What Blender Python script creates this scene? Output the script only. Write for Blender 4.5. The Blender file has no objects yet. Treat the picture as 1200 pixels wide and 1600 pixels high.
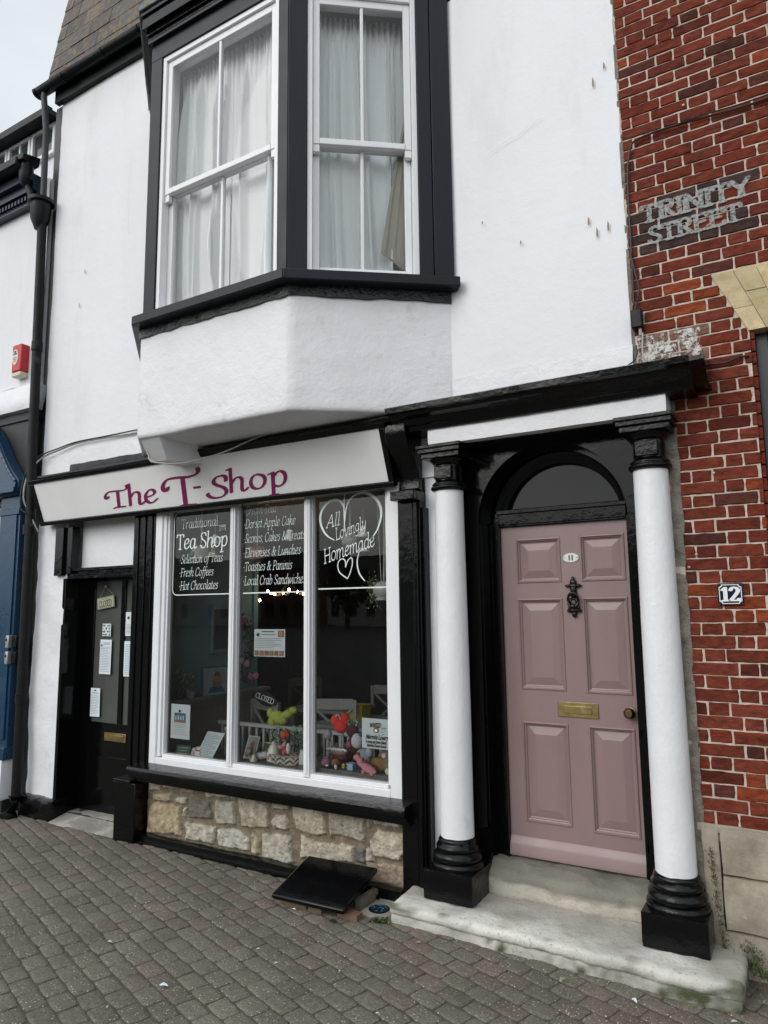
import bpy, bmesh, math, random
import numpy as np
from mathutils import Vector, Matrix, noise
random.seed(11)
SC = bpy.context.scene
COL = SC.collection
# ------------------------------------------------------------------ camera
def make_camera():
    yaw, pitch, roll = -0.534355308, 0.136092625, -0.012009272
    cy, sy, cp, sp = math.cos(yaw), math.sin(yaw), math.cos(pitch), math.sin(pitch)
    fw = Vector((sy*cp, cy*cp, sp)); r = Vector((cy, -sy, 0)); u = r.cross(fw)
    cr, sr = math.cos(roll), math.sin(roll)
    r2 = r*cr + u*sr; u2 = -r*sr + u*cr
    cd = bpy.data.cameras.new('camera'); co = bpy.data.objects.new('camera', cd); COL.objects.link(co)
    m = Matrix.Identity(4)
    for i in range(3):
        m[i][0] = r2[i]; m[i][1] = u2[i]; m[i][2] = -fw[i]
    m[0][3], m[1][3], m[2][3] = 0.0, -4.0, 1.76
    co.matrix_world = m
    cd.sensor_fit = 'VERTICAL'; cd.sensor_height = 36.0; cd.lens = 36.0*1100/1600
    cd.clip_start = 0.05; cd.clip_end = 1500
    SC.camera = co
make_camera()
# ------------------------------------------------------------------ sky, sun, exposure
SUN_EL, SUN_AZ = math.radians(30), math.radians(203)      # azimuth: 0 = +y, clockwise
w = bpy.data.worlds.new('World'); SC.world = w; w.use_nodes = True
nt = w.node_tree; nt.nodes.clear()
sky = nt.nodes.new('ShaderNodeTexSky'); sky.sky_type = 'NISHITA'; sky.sun_disc = False
sky.sun_elevation = SUN_EL; sky.sun_rotation = SUN_AZ; sky.air_density = 1.0; sky.dust_density = 4.0; sky.ozone_density = 1.0
tc = nt.nodes.new('ShaderNodeTexCoord')
nz = nt.nodes.new('ShaderNodeTexNoise'); nz.inputs['Scale'].default_value = 1.6; nz.inputs['Detail'].default_value = 7
mp = nt.nodes.new('ShaderNodeMapping'); mp.inputs['Scale'].default_value = (1, 1, 2.2)
cr_ = nt.nodes.new('ShaderNodeValToRGB')
cr_.color_ramp.elements[0].position = .30; cr_.color_ramp.elements[0].color = (8.2, 8.9, 9.5, 1)
cr_.color_ramp.elements[1].position = .72; cr_.color_ramp.elements[1].color = (12.2, 12.9, 13.3, 1)
mx = nt.nodes.new('ShaderNodeMix'); mx.data_type = 'RGBA'; mx.inputs['Factor'].default_value = 0.88
bg = nt.nodes.new('ShaderNodeBackground'); bg.inputs['Strength'].default_value = 0.11
ow = nt.nodes.new('ShaderNodeOutputWorld')
L = nt.links.new
L(tc.outputs['Generated'], mp.inputs['Vector']); L(mp.outputs['Vector'], nz.inputs['Vector']); L(nz.outputs['Fac'], cr_.inputs['Fac'])
# overcast: the cloud layer is brighter round the hidden sun and towards the zenith
vm = nt.nodes.new('ShaderNodeVectorMath'); vm.operation = 'DOT_PRODUCT'
vm.inputs[1].default_value = (math.sin(SUN_AZ)*math.cos(SUN_EL), math.cos(SUN_AZ)*math.cos(SUN_EL), math.sin(SUN_EL))
mr_ = nt.nodes.new('ShaderNodeMapRange'); mr_.interpolation_type = 'SMOOTHSTEP'
mr_.inputs['From Min'].default_value = .25; mr_.inputs['From Max'].default_value = 1.0; mr_.inputs['To Min'].default_value = 1.2; mr_.inputs['To Max'].default_value = 2.2
sc_ = nt.nodes.new('ShaderNodeVectorMath'); sc_.operation = 'SCALE'
L(tc.outputs['Generated'], vm.inputs[0]); L(vm.outputs['Value'], mr_.inputs['Value'])
L(sky.outputs['Color'], mx.inputs['A']); L(cr_.outputs['Color'], mx.inputs['B']); L(mx.outputs['Result'], sc_.inputs[0]); L(mr_.outputs['Result'], sc_.inputs['Scale']); L(sc_.outputs[0], bg.inputs['Color']); L(bg.outputs['Background'], ow.inputs['Surface'])
sd = bpy.data.lights.new('sun', 'SUN'); sd.energy = 1.2; sd.angle = math.radians(35); sd.color = (1, .97, .93)
so = bpy.data.objects.new('sun', sd); COL.objects.link(so)
sdir = Vector((math.sin(SUN_AZ)*math.cos(SUN_EL), math.cos(SUN_AZ)*math.cos(SUN_EL), math.sin(SUN_EL)))
so.rotation_euler = sdir.to_track_quat('Z', 'Y').to_euler(); so.location = sdir*60
SC.view_settings.view_transform = 'Standard'; SC.view_settings.look = 'None'; SC.view_settings.gamma = 1
SC.view_settings.exposure = -0.62
SC.cycles.max_bounces = 8; SC.cycles.transparent_max_bounces = 16; SC.cycles.caustics_reflective = False; SC.cycles.caustics_refractive = False
# ------------------------------------------------------------------ mesh helpers
def nz3(x, y, z, s=1.0): return noise.noise(Vector((x*s, y*s, z*s)))
class MB:
    def __init__(s, T=None): s.v = []; s.f = []; s.c = []; s.T = T; s.col = (1, 1, 1, 1); s.smooth = False
    def add(s, vs, fs, col=None):
        n = len(s.v)
        for p in vs:
            s.v.append(tuple(s.T(*p)) if s.T else tuple(p)); s.c.append(col or s.col)
        s.f += [tuple(i+n for i in f) for f in fs]; return s
    def box(s, x0, x1, y0, y1, z0, z1, col=None):
        if x0 > x1: x0, x1 = x1, x0
        if y0 > y1: y0, y1 = y1, y0
        if z0 > z1: z0, z1 = z1, z0
        vs = [(x, y, z) for z in (z0, z1) for y in (y0, y1) for x in (x0, x1)]
        return s.add(vs, [(0, 2, 3, 1), (4, 5, 7, 6), (0, 1, 5, 4), (1, 3, 7, 5), (3, 2, 6, 7), (2, 0, 4, 6)], col)
    def hexa(s, b, t, col=None):
        return s.add(list(b)+list(t), [(3, 2, 1, 0), (4, 5, 6, 7), (0, 1, 5, 4), (1, 2, 6, 5), (2, 3, 7, 6), (3, 0, 4, 7)], col)
    def quad(s, a, b, c, d, col=None): return s.add([a, b, c, d], [(0, 1, 2, 3)], col)
    def prism(s, poly, axis, a, b, col=None):   # poly: 2d outline in the two other axes
        n = len(poly); mk = {'x': lambda p, t: (t, p[0], p[1]), 'y': lambda p, t: (p[0], t, p[1]), 'z': lambda p, t: (p[0], p[1], t)}[axis]
        vs = [mk(p, a) for p in poly]+[mk(p, b) for p in poly]
        fs = [tuple(range(n))[::-1], tuple(range(n, 2*n))]+[(i, (i+1) % n, n+(i+1) % n, n+i) for i in range(n)]
        return s.add(vs, fs, col)
    def lathe(s, cx, cy, prof, n=32, col=None, axis='z', a0=0, a1=2*math.pi):
        full = abs(a1-a0-2*math.pi) < 1e-6; m = n if full else n+1; vs = []; fs = []
        for (r, z) in prof:
            for i in range(m):
                a = a0+(a1-a0)*i/n; p = (r*math.cos(a), r*math.sin(a))
                vs.append({'z': (cx+p[0], cy+p[1], z), 'y': (cx+p[0], z, cy+p[1]), 'x': (z, cx+p[0], cy+p[1])}[axis])
        for j in range(len(prof)-1):
            for i in range(n if full else m-1):
                k = (i+1) % m; fs.append((j*m+i, j*m+k, (j+1)*m+k, (j+1)*m+i))
        if full: fs.append(tuple(range(m))[::-1]); fs.append(tuple(range((len(prof)-1)*m, len(prof)*m)))
        return s.add(vs, fs, col)
    def tube(s, pts, r, n=8, col=None):
        pts = [Vector(p) for p in pts]; vs = []; fs = []
        up = Vector((0, 0, 1))
        for i, p in enumerate(pts):
            d = (pts[min(i+1, len(pts)-1)]-pts[max(i-1, 0)]).normalized()
            a = d.cross(up if abs(d.z) < .95 else Vector((0, 1, 0))).normalized(); b = d.cross(a)
            rr = r[i] if isinstance(r, (list, tuple)) else r
            for k in range(n):
                t = 2*math.pi*k/n; vs.append(p+a*rr*math.cos(t)+b*rr*math.sin(t))
        for i in range(len(pts)-1):
            for k in range(n): fs.append((i*n+k, i*n+(k+1) % n, (i+1)*n+(k+1) % n, (i+1)*n+k))
        fs.append(tuple(range(n))[::-1]); fs.append(tuple(range((len(pts)-1)*n, len(pts)*n)))
        return s.add(vs, fs, col)
    def ball(s, c, r, n=14, m=9, rot=None, col=None, jit=0, seed=0):
        if not isinstance(r, (tuple, list)): r = (r, r, r)
        R = Matrix.Rotation(rot[1], 3, rot[0]) if rot else None; vs = [(0, 0, -1)]; 
        for j in range(1, m):
            t = math.pi*j/m
            for i in range(n):
                a = 2*math.pi*i/n; vs.append((math.sin(t)*math.cos(a), math.sin(t)*math.sin(a), -math.cos(t)))
        vs.append((0, 0, 1)); out = []
        for v in vs:
            k = 1+jit*nz3(v[0]*1.7+seed, v[1]*1.7, v[2]*1.7); q = Vector((v[0]*r[0]*k, v[1]*r[1]*k, v[2]*r[2]*k))
            if R: q = R @ q
            out.append((q.x+c[0], q.y+c[1], q.z+c[2]))
        fs = [(0, 1+(i+1) % n, 1+i) for i in range(n)]
        for j in range(m-2):
            for i in range(n): fs.append((1+j*n+i, 1+j*n+(i+1) % n, 1+(j+1)*n+(i+1) % n, 1+(j+1)*n+i))
        L_ = len(out)-1; o = 1+(m-2)*n
        fs += [(L_, o+i, o+(i+1) % n) for i in range(n)]
        return s.add(out, fs, col)
    def rough(s, x0, x1, y0, y1, z0, z1, step=.03, rad=.012, amp=.003, sc=6, seed=0, col=None, f=None):
        # rounded, lumpy block made of six gridded faces
        def g(a, b): n = max(2, int(round((b-a)/step))); return [a+(b-a)*i/n for i in range(n+1)]
        X, Y, Z = g(x0, x1), g(y0, y1), g(z0, z1); idx = {}; vs = []; fs = []
        def V(i, j, k):
            key = (i, j, k)
            if key in idx: return idx[key]
            p = Vector((X[i], Y[j], Z[k])); q = Vector((min(max(p.x, x0+rad), x1-rad), min(max(p.y, y0+rad), y1-rad), min(max(p.z, z0+rad), z1-rad)))
            d = p-q
            if d.length > 1e-9: d.normalize()
            k2 = amp*(nz3(p.x+seed, p.y, p.z, sc)+.6*nz3(p.x, p.y+seed, p.z, sc*3.1))
            p = q+d*(rad+k2)
            if f: p = Vector(f(p.x, p.y, p.z))
            idx[key] = len(vs); vs.append(tuple(p)); return idx[key]
        a, b, c = len(X)-1, len(Y)-1, len(Z)-1
        for i in range(a):
            for j in range(b):
                fs.append((V(i, j, 0), V(i, j+1, 0), V(i+1, j+1, 0), V(i+1, j, 0))); fs.append((V(i, j, c), V(i+1, j, c), V(i+1, j+1, c), V(i, j+1, c)))
        for i in range(a):
            for k in range(c):
                fs.append((V(i, 0, k), V(i+1, 0, k), V(i+1, 0, k+1), V(i, 0, k+1))); fs.append((V(i, b, k), V(i, b, k+1), V(i+1, b, k+1), V(i+1, b, k)))
        for j in range(b):
            for k in range(c):
                fs.append((V(0, j, k), V(0, j, k+1), V(0, j+1, k+1), V(0, j+1, k))); fs.append((V(a, j, k), V(a, j+1, k), V(a, j+1, k+1), V(a, j, k+1)))
        return s.add(vs, fs, col)
    def profile(s, prof, x0, x1, n=1, wob=0, seed=0, col=None):
        # prof: list of (y,z) going round; extruded along x with slight unevenness
        m = len(prof); vs = []; fs = []
        for i in range(n+1):
            x = x0+(x1-x0)*i/n
            for j, (y, z) in enumerate(prof):
                vs.append((x, y+wob*nz3(x*2.3, j*.7, seed), z+wob*nz3(x*2.1, j*.9, seed+9)))
        for i in range(n):
            for j in range(m): fs.append((i*m+j, (i+1)*m+j, (i+1)*m+(j+1) % m, i*m+(j+1) % m))
        fs.append(tuple(range(m))); fs.append(tuple(range(n*m, n*m+m))[::-1])
        return s.add(vs, fs, col)
    def build(s, name, mat, parent=None, bevel=0, smooth=False, seg=2, label=None, angle=35):
        me = bpy.data.meshes.new(name); me.from_pydata(s.v, [], s.f)
        if any(c != (1, 1, 1, 1) for c in s.c):
            at = me.color_attributes.new('Col', 'FLOAT_COLOR', 'POINT')
            at.data.foreach_set('color', np.array(s.c, dtype=np.float32).ravel())
        o = bpy.data.objects.new(name, me); COL.objects.link(o)
        if len(s.f) > 1:
            bm = bmesh.new(); bm.from_mesh(me); bmesh.ops.recalc_face_normals(bm, faces=bm.faces); bm.to_mesh(me); bm.free()
        for mm in (mat if isinstance(mat, (list, tuple)) else [mat]): me.materials.append(mm)
        if smooth:
            for p in me.polygons: p.use_smooth = True
            try: me.set_sharp_from_angle(angle=math.radians(angle))
            except Exception: pass
        if bevel:
            b = o.modifiers.new('bevel', 'BEVEL'); b.width = bevel; b.segments = seg; b.limit_method = 'ANGLE'; b.angle_limit = math.radians(35)
            for p in me.polygons: p.use_smooth = True
            try: me.set_sharp_from_angle(angle=math.radians(angle))
            except Exception: pass
            b.harden_normals = False
        if parent is not None: o.parent = parent
        if label: o['label'] = label
        return o
def tag(o, label, cat, group=None, kind=None):
    if label: o['label'] = label
    if cat: o['category'] = cat
    if group: o['group'] = group
    if kind: o['kind'] = kind
    return o
def thing(name, label, cat, group=None, loc=(0, 0, 0)):
    o = bpy.data.objects.new(name, None); COL.objects.link(o); o.empty_display_size = .2
    o.location = loc
    return tag(o, label, cat, group)
def fix(o, parent):   # child meshes are built in world coordinates: undo the parent's offset
    o.location = (o.location[0]-parent.location[0], o.location[1]-parent.location[1], o.location[2]-parent.location[2])
def structure(o): o['kind'] = 'structure'; return o
def localT(p0, d, nrm=None):
    d = Vector((d[0], d[1], 0)).normalized(); n = Vector((d.y, -d.x, 0))
    def T(sx, t, z): return (p0[0]+d.x*sx+n.x*t, p0[1]+d.y*sx+n.y*t, z)
    return T
# ------------------------------------------------------------------ materials
def newmat(name):
    m = bpy.data.materials.new(name); m.use_nodes = True; nt = m.node_tree; nt.nodes.clear()
    out = nt.nodes.new('ShaderNodeOutputMaterial'); b = nt.nodes.new('ShaderNodeBsdfPrincipled'); nt.links.new(b.outputs[0], out.inputs[0])
    return m, nt, b, out
def tnoise(nt, vec, scale, detail=4, rough=.55, stretch=None):
    n = nt.nodes.new('ShaderNodeTexNoise'); n.inputs['Scale'].default_value = scale; n.inputs['Detail'].default_value = detail; n.inputs['Roughness'].default_value = rough
    if stretch:
        mp = nt.nodes.new('ShaderNodeMapping'); mp.inputs['Scale'].default_value = stretch; nt.links.new(vec, mp.inputs['Vector']); vec = mp.outputs['Vector']
    nt.links.new(vec, n.inputs['Vector']); return n.outputs['Fac']
def ramp(nt, fac, p0, c0, p1, c1):
    r = nt.nodes.new('ShaderNodeValToRGB'); e = r.color_ramp.elements; e[0].position = p0; e[1].position = p1
    e[0].color = (*c0, 1) if len(c0) == 3 else c0; e[1].color = (*c1, 1) if len(c1) == 3 else c1
    nt.links.new(fac, r.inputs['Fac']); return r.outputs['Color']
def mixc(nt, fac, a, b, mode='MIX'):
    m = nt.nodes.new('ShaderNodeMix'); m.data_type = 'RGBA'; m.blend_type = mode
    for sock, v in ((m.inputs['Factor'], fac), (m.inputs['A'], a), (m.inputs['B'], b)):
        if isinstance(v, (int, float)): sock.default_value = v
        elif isinstance(v, (tuple, list)): sock.default_value = (*v, 1) if len(v) == 3 else v
        else: nt.links.new(v, sock)
    return m.outputs['Result']
def pm(name, col, rough=.5, metal=0, vary=0, vs=3, dirt=None, ds=5, dp=(.55, .75), bump=(), attr=False, rvar=0, coat=0, spec=None, dirt2=None, d2s=40, d2p=(.6, .7), stretch=None):
    m, nt, b, out = newmat(name)
    tc = nt.nodes.new('ShaderNodeTexCoord'); vec = tc.outputs['Object']
    if attr:
        a = nt.nodes.new('ShaderNodeAttribute'); a.attribute_name = 'Col'; c = a.outputs['Color']
    else:
        rgb = nt.nodes.new('ShaderNodeRGB'); rgb.outputs[0].default_value = (*col, 1); c = rgb.outputs[0]
    if vary:
        f = tnoise(nt, vec, vs, 5, .6, stretch); c = mixc(nt, 1.0, c, ramp(nt, f, .3, (1-vary,)*3, .7, (1+vary*.6,)*3), 'MULTIPLY')
    if dirt:
        f = tnoise(nt, vec, ds, 8, .68, stretch); c = mixc(nt, ramp(nt, f, dp[0], (0, 0, 0), dp[1], (1, 1, 1)), c, dirt)
    if dirt2:
        f = tnoise(nt, vec, d2s, 6, .6); c = mixc(nt, ramp(nt, f, d2p[0], (0, 0, 0), d2p[1], (1, 1, 1)), c, dirt2)
    nt.links.new(c, b.inputs['Base Color'])
    b.inputs['Roughness'].default_value = rough; b.inputs['Metallic'].default_value = metal
    if rvar:
        f = tnoise(nt, vec, 7, 5); mr = nt.nodes.new('ShaderNodeMapRange'); mr.inputs['From Min'].default_value = .3; mr.inputs['From Max'].default_value = .7
        mr.inputs['To Min'].default_value = max(0.02, rough-rvar); mr.inputs['To Max'].default_value = rough+rvar
        nt.links.new(f, mr.inputs['Value']); nt.links.new(mr.outputs[0], b.inputs['Roughness'])
    if coat: b.inputs['Coat Weight'].default_value = coat; b.inputs['Coat Roughness'].default_value = .08
    if spec is not None: b.inputs['Specular IOR Level'].default_value = spec
    prev = None
    for bb in bump:
        sc, dist = bb[0], bb[1]; st = bb[2] if len(bb) > 2 else None
        f = tnoise(nt, vec, sc, 5, .6, st); bn = nt.nodes.new('ShaderNodeBump'); bn.inputs['Strength'].default_value = 1; bn.inputs['Distance'].default_value = dist
        nt.links.new(f, bn.inputs['Height'])
        if prev: nt.links.new(prev, bn.inputs['Normal'])
        prev = bn.outputs['Normal']
    if prev: nt.links.new(prev, b.inputs['Normal'])
    return m
def glassmat(name, tint=(1, 1, 1), ior=1.5, wav=.0, k=1.0):
    m = bpy.data.materials.new(name); m.use_nodes = True; nt = m.node_tree; nt.nodes.clear()
    out = nt.nodes.new('ShaderNodeOutputMaterial'); t = nt.nodes.new('ShaderNodeBsdfTransparent'); g = nt.nodes.new('ShaderNodeBsdfGlossy')
    t.inputs['Color'].default_value = (*tint, 1); g.inputs['Roughness'].default_value = 0.0
    fr = nt.nodes.new('ShaderNodeFresnel'); fr.inputs['IOR'].default_value = ior
    ml = nt.nodes.new('ShaderNodeMath'); ml.operation = 'MULTIPLY'; ml.inputs[1].default_value = k; ml.use_clamp = True
    mx = nt.nodes.new('ShaderNodeMixShader')
    nt.links.new(fr.outputs[0], ml.inputs[0]); nt.links.new(ml.outputs[0], mx.inputs[0]); nt.links.new(t.outputs[0], mx.inputs[1]); nt.links.new(g.outputs[0], mx.inputs[2]); nt.links.new(mx.outputs[0], out.inputs[0])
    if wav:
        tc = nt.nodes.new('ShaderNodeTexCoord'); f = tnoise(nt, tc.outputs['Object'], 1.7, 2); bn = nt.nodes.new('ShaderNodeBump'); bn.inputs['Distance'].default_value = wav; bn.inputs['Strength'].default_value = 1
        nt.links.new(f, bn.inputs['Height']); nt.links.new(bn.outputs[0], g.inputs['Normal'])
    return m
def emis(name, col, st):
    m = bpy.data.materials.new(name); m.use_nodes = True; nt = m.node_tree; nt.nodes.clear()
    out = nt.nodes.new('ShaderNodeOutputMaterial'); e = nt.nodes.new('ShaderNodeEmission'); e.inputs[0].default_value = (*col, 1); e.inputs[1].default_value = st
    nt.links.new(e.outputs[0], out.inputs[0]); return m
M = {}
M['plaster'] = pm('white_painted_render', (.78, .785, .815), .55, vary=.04, vs=1.4, dirt=(.62, .61, .59), ds=2.2, dp=(.55, .85), dirt2=(.50, .46, .42), d2s=17, d2p=(.735, .76), stretch=(1, 1, .22),
                  bump=((2.5, .008), (14, .0022), (70, .0007)))
M['plaster_rough'] = pm('rough_white_render', (.775, .78, .805), .5, vary=.06, vs=3, dirt=(.55, .53, .50), ds=4.2, dp=(.60, .80), dirt2=(.4, .37, .33), d2s=22, d2p=(.72, .76),
                  bump=((5, .010), (19, .004), (80, .0010)))
M['white_gloss'] = pm('white_gloss_paint', (.80, .805, .82), .28, vary=.03, vs=6, bump=((25, .0012), (6, .002)), dirt=(.6, .58, .54), ds=9, dp=(.7, .85))
M['white_lumpy'] = pm('thick_white_paint', (.79, .80, .82), .33, vary=.03, vs=6, bump=((14, .005, (1, 1, .5)), (45, .002), (120, .0008)), dirt=(.55, .53, .49), ds=7, dp=(.64, .85))
M['black_gloss'] = pm('black_gloss_paint', (.0030, .0031, .0035), .06, bump=((6, .0025), (40, .0005)), rvar=.035, spec=.26)
M['black_lumpy'] = pm('thick_black_paint', (.0030, .0031, .0035), .09, bump=((15, .006), (50, .0015)), rvar=.05, spec=.30)
M['black_streaky'] = pm('black_brushed_paint', (.0045, .0046, .005), .10, bump=((30, .002, (1, 1, .12)), (9, .003)), rvar=.05, spec=.2)
M['anthracite'] = pm('dark_grey_satin_paint', (.012, .016, .022), .34, vary=.1, vs=5, bump=((40, .0015, (1, 1, .15)), (5, .002)), rvar=.06, spec=.22)
M['anthracite_rough'] = pm('flaking_black_paint', (.008, .009, .011), .2, bump=((28, .012), (80, .003)), rvar=.08)
M['pink'] = pm('dusty_pink_paint', (.285, .195, .192), .34, vary=.07, vs=2.5, dirt=(.235, .16, .155), ds=3, dp=(.5, .85), stretch=(1, 1, .3), bump=((30, .0012, (1, 1, .2)), (7, .0012)), rvar=.05)
M['brass'] = pm('aged_brass', (.42, .32, .14), .38, 1, vary=.25, vs=30, rvar=.1, bump=((60, .0006),))
M['bronze'] = pm('tarnished_brass', (.20, .15, .08), .33, 1, vary=.3, vs=30, rvar=.1)
M['cast_black'] = pm('black_cast_iron', (.004, .004, .004), .32, bump=((80, .002),))
M['step'] = pm('weathered_step_stone', (.46, .44, .395), .85, vary=.30, vs=2.4, dirt=(.20, .20, .165), ds=9, dp=(.50, .66), dirt2=(.16, .16, .125), d2s=48, d2p=(.60, .70), bump=((6, .010), (30, .006), (120, .002)))
M['step_riser'] = pm('mossy_step_stone', (.42, .40, .35), .9, vary=.3, vs=3, dirt=(.10, .105, .07), ds=8, dp=(.44, .60), dirt2=(.06, .065, .045), d2s=30, d2p=(.56, .64), bump=((9, .012), (40, .006)))
M['step_worn'] = pm('worn_step_stone', (.27, .255, .225), .8, vary=.25, vs=3, dirt=(.40, .37, .32), ds=3.5, dp=(.52, .60), bump=((5, .012), (30, .006), (120, .002)))
M['ashlar'] = pm('grey_ashlar_stone', (.375, .335, .265), .88, vary=.28, vs=3, dirt=(.20, .175, .13), ds=5, dp=(.44, .68), dirt2=(.55, .53, .48), d2s=9, d2p=(.66, .72), bump=((9, .006), (50, .003)))
M['stone_yellow'] = pm('yellow_sandstone', (.56, .43, .22), .85, attr=True, vary=.22, vs=9, dirt=(.42, .30, .14), ds=14, dp=(.5, .75), bump=((18, .006), (90, .002)))
M['rubble'] = pm('rubble_stone', (.4, .35, .27), .9, attr=True, vary=.38, vs=20, dirt=(.13, .115, .085), ds=28, dp=(.54, .70), bump=((30, .014), (110, .006)))
M['brick'] = pm('red_brick', (.3, .06, .03), .85, attr=True, spec=.12, vary=.45, vs=18, dirt=(.035, .014, .011), ds=11, dp=(.54, .80), dirt2=(.27, .08, .05), d2s=45, d2p=(.66, .76), bump=((30, .010), (140, .003)), stretch=(1, 1, 2.2))
M['mortar'] = pm('lime_mortar', (.62, .52, .43), .95, vary=.25, vs=12, dirt=(.36, .28, .21), ds=9, dp=(.6, .85), bump=((60, .006), (160, .002)))
M['cement'] = pm('patchy_cement', (.24, .215, .18), .95, vary=.3, vs=9, dirt=(.12, .10, .08), ds=13, dp=(.5, .7), bump=((20, .02), (90, .006)))
M['slate'] = pm('roof_slate', (.075, .06, .058), .7, attr=True, vary=.35, vs=10, dirt=(.19, .12, .035), ds=13, dp=(.50, .62), dirt2=(.045, .045, .03), d2s=24, d2p=(.5, .7), bump=((24, .008),))
M['gutter'] = pm('black_gutter', (.005, .006, .0065), .4, spec=.22, vary=.3, vs=8, bump=((20, .002),), rvar=.1)
M['pipe'] = pm('dark_downpipe', (.006, .006, .007), .5, spec=.22, vary=.3, vs=6, bump=((25, .002),), rvar=.1, dirt=(.07, .065, .06), ds=5, dp=(.6, .8))
M['pipe_grey'] = pm('grey_downpipe', (.04, .046, .053), .5, spec=.3, vary=.3, vs=6, rvar=.1)
M['lead'] = pm('weathered_lead', (.17, .19, .17), .7, vary=.35, vs=9, dirt=(.06, .065, .055), ds=9, bump=((20, .004),))
M['navy'] = pm('navy_shopfront_paint', (.006, .040, .090), .3, vary=.1, vs=4, rvar=.08, bump=((20, .001),))
M['navy_dark'] = pm('dark_navy_paint', (.004, .012, .028), .3, vary=.1, vs=4)
M['navy_black'] = pm('black_paint_gap_shade', (.012, .013, .014), .5, vary=.2, vs=5)  # black shopfront paint, also colours the strip that stands for gap shade
M['glass'] = glassmat('window_glass', (.95, .97, .965), 1.5, .0006, 1.05)
M['glass_bay'] = glassmat('old_window_glass', (.985, .99, .99), 1.45, .0015, .8)
M['fan_glass'] = pm('dark_fanlight_glass', (.010, .013, .013), .04, spec=.3, bump=((2.5, .003),))
M['frosted'] = pm('obscured_door_glass', (.085, .092, .082), .16, vary=.15, vs=4)
M['curtain'] = pm('white_curtain_cloth', (.95, .97, .97), .85, vary=.04, vs=3, bump=((120, .0006),))
M['curtain_cream'] = pm('cream_curtain_cloth', (.50, .47, .38), .9, vary=.06, vs=5, bump=((120, .0006),))
M['sign_white'] = pm('off_white_signboard', (.87, .865, .86), .42, vary=.05, vs=3, dirt=(.45, .42, .38), ds=6, dp=(.66, .85))
M['magenta'] = pm('magenta_lettering', (.20, .008, .085), .4)
M['vinyl'] = pm('pale_vinyl_lettering', (.76, .83, .81), .7)
M['vinyl_dim'] = pm('faded_vinyl_lettering', (.26, .29, .28), .6)
M['paper'] = pm('white_paper', (.72, .78, .80), .7)
M['ink'] = pm('grey_print', (.16, .19, .22), .8)
M['ink_black'] = pm('black_print', (.02, .02, .025), .7)
M['attr'] = pm('painted_parts', (1, 1, 1), .6, attr=True, vary=.12, vs=30)
M['attr_gloss'] = pm('glazed_parts', (1, 1, 1), .22, attr=True)
M['felt'] = pm('knitted_wool', (1, 1, 1), .95, attr=True, vary=.2, vs=60, bump=((150, .003),))
M['cable'] = pm('black_cable', (.012, .012, .012), .5)
M['cable_white'] = pm('grey_cable', (.42, .40, .36), .6, vary=.3, vs=20)
M['stone_attr'] = pm('two_tone_step_stone', (1, 1, 1), .85, attr=True, vary=.30, vs=3, dirt2=(.24, .235, .20), d2s=60, d2p=(.58, .74), bump=((6, .010), (30, .006), (120, .002)))
M['moss'] = pm('moss', (.05, .065, .02), .95, vary=.5, vs=30)
M['leaf'] = pm('small_leaves', (.05, .09, .025), .6, attr=True)
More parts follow.
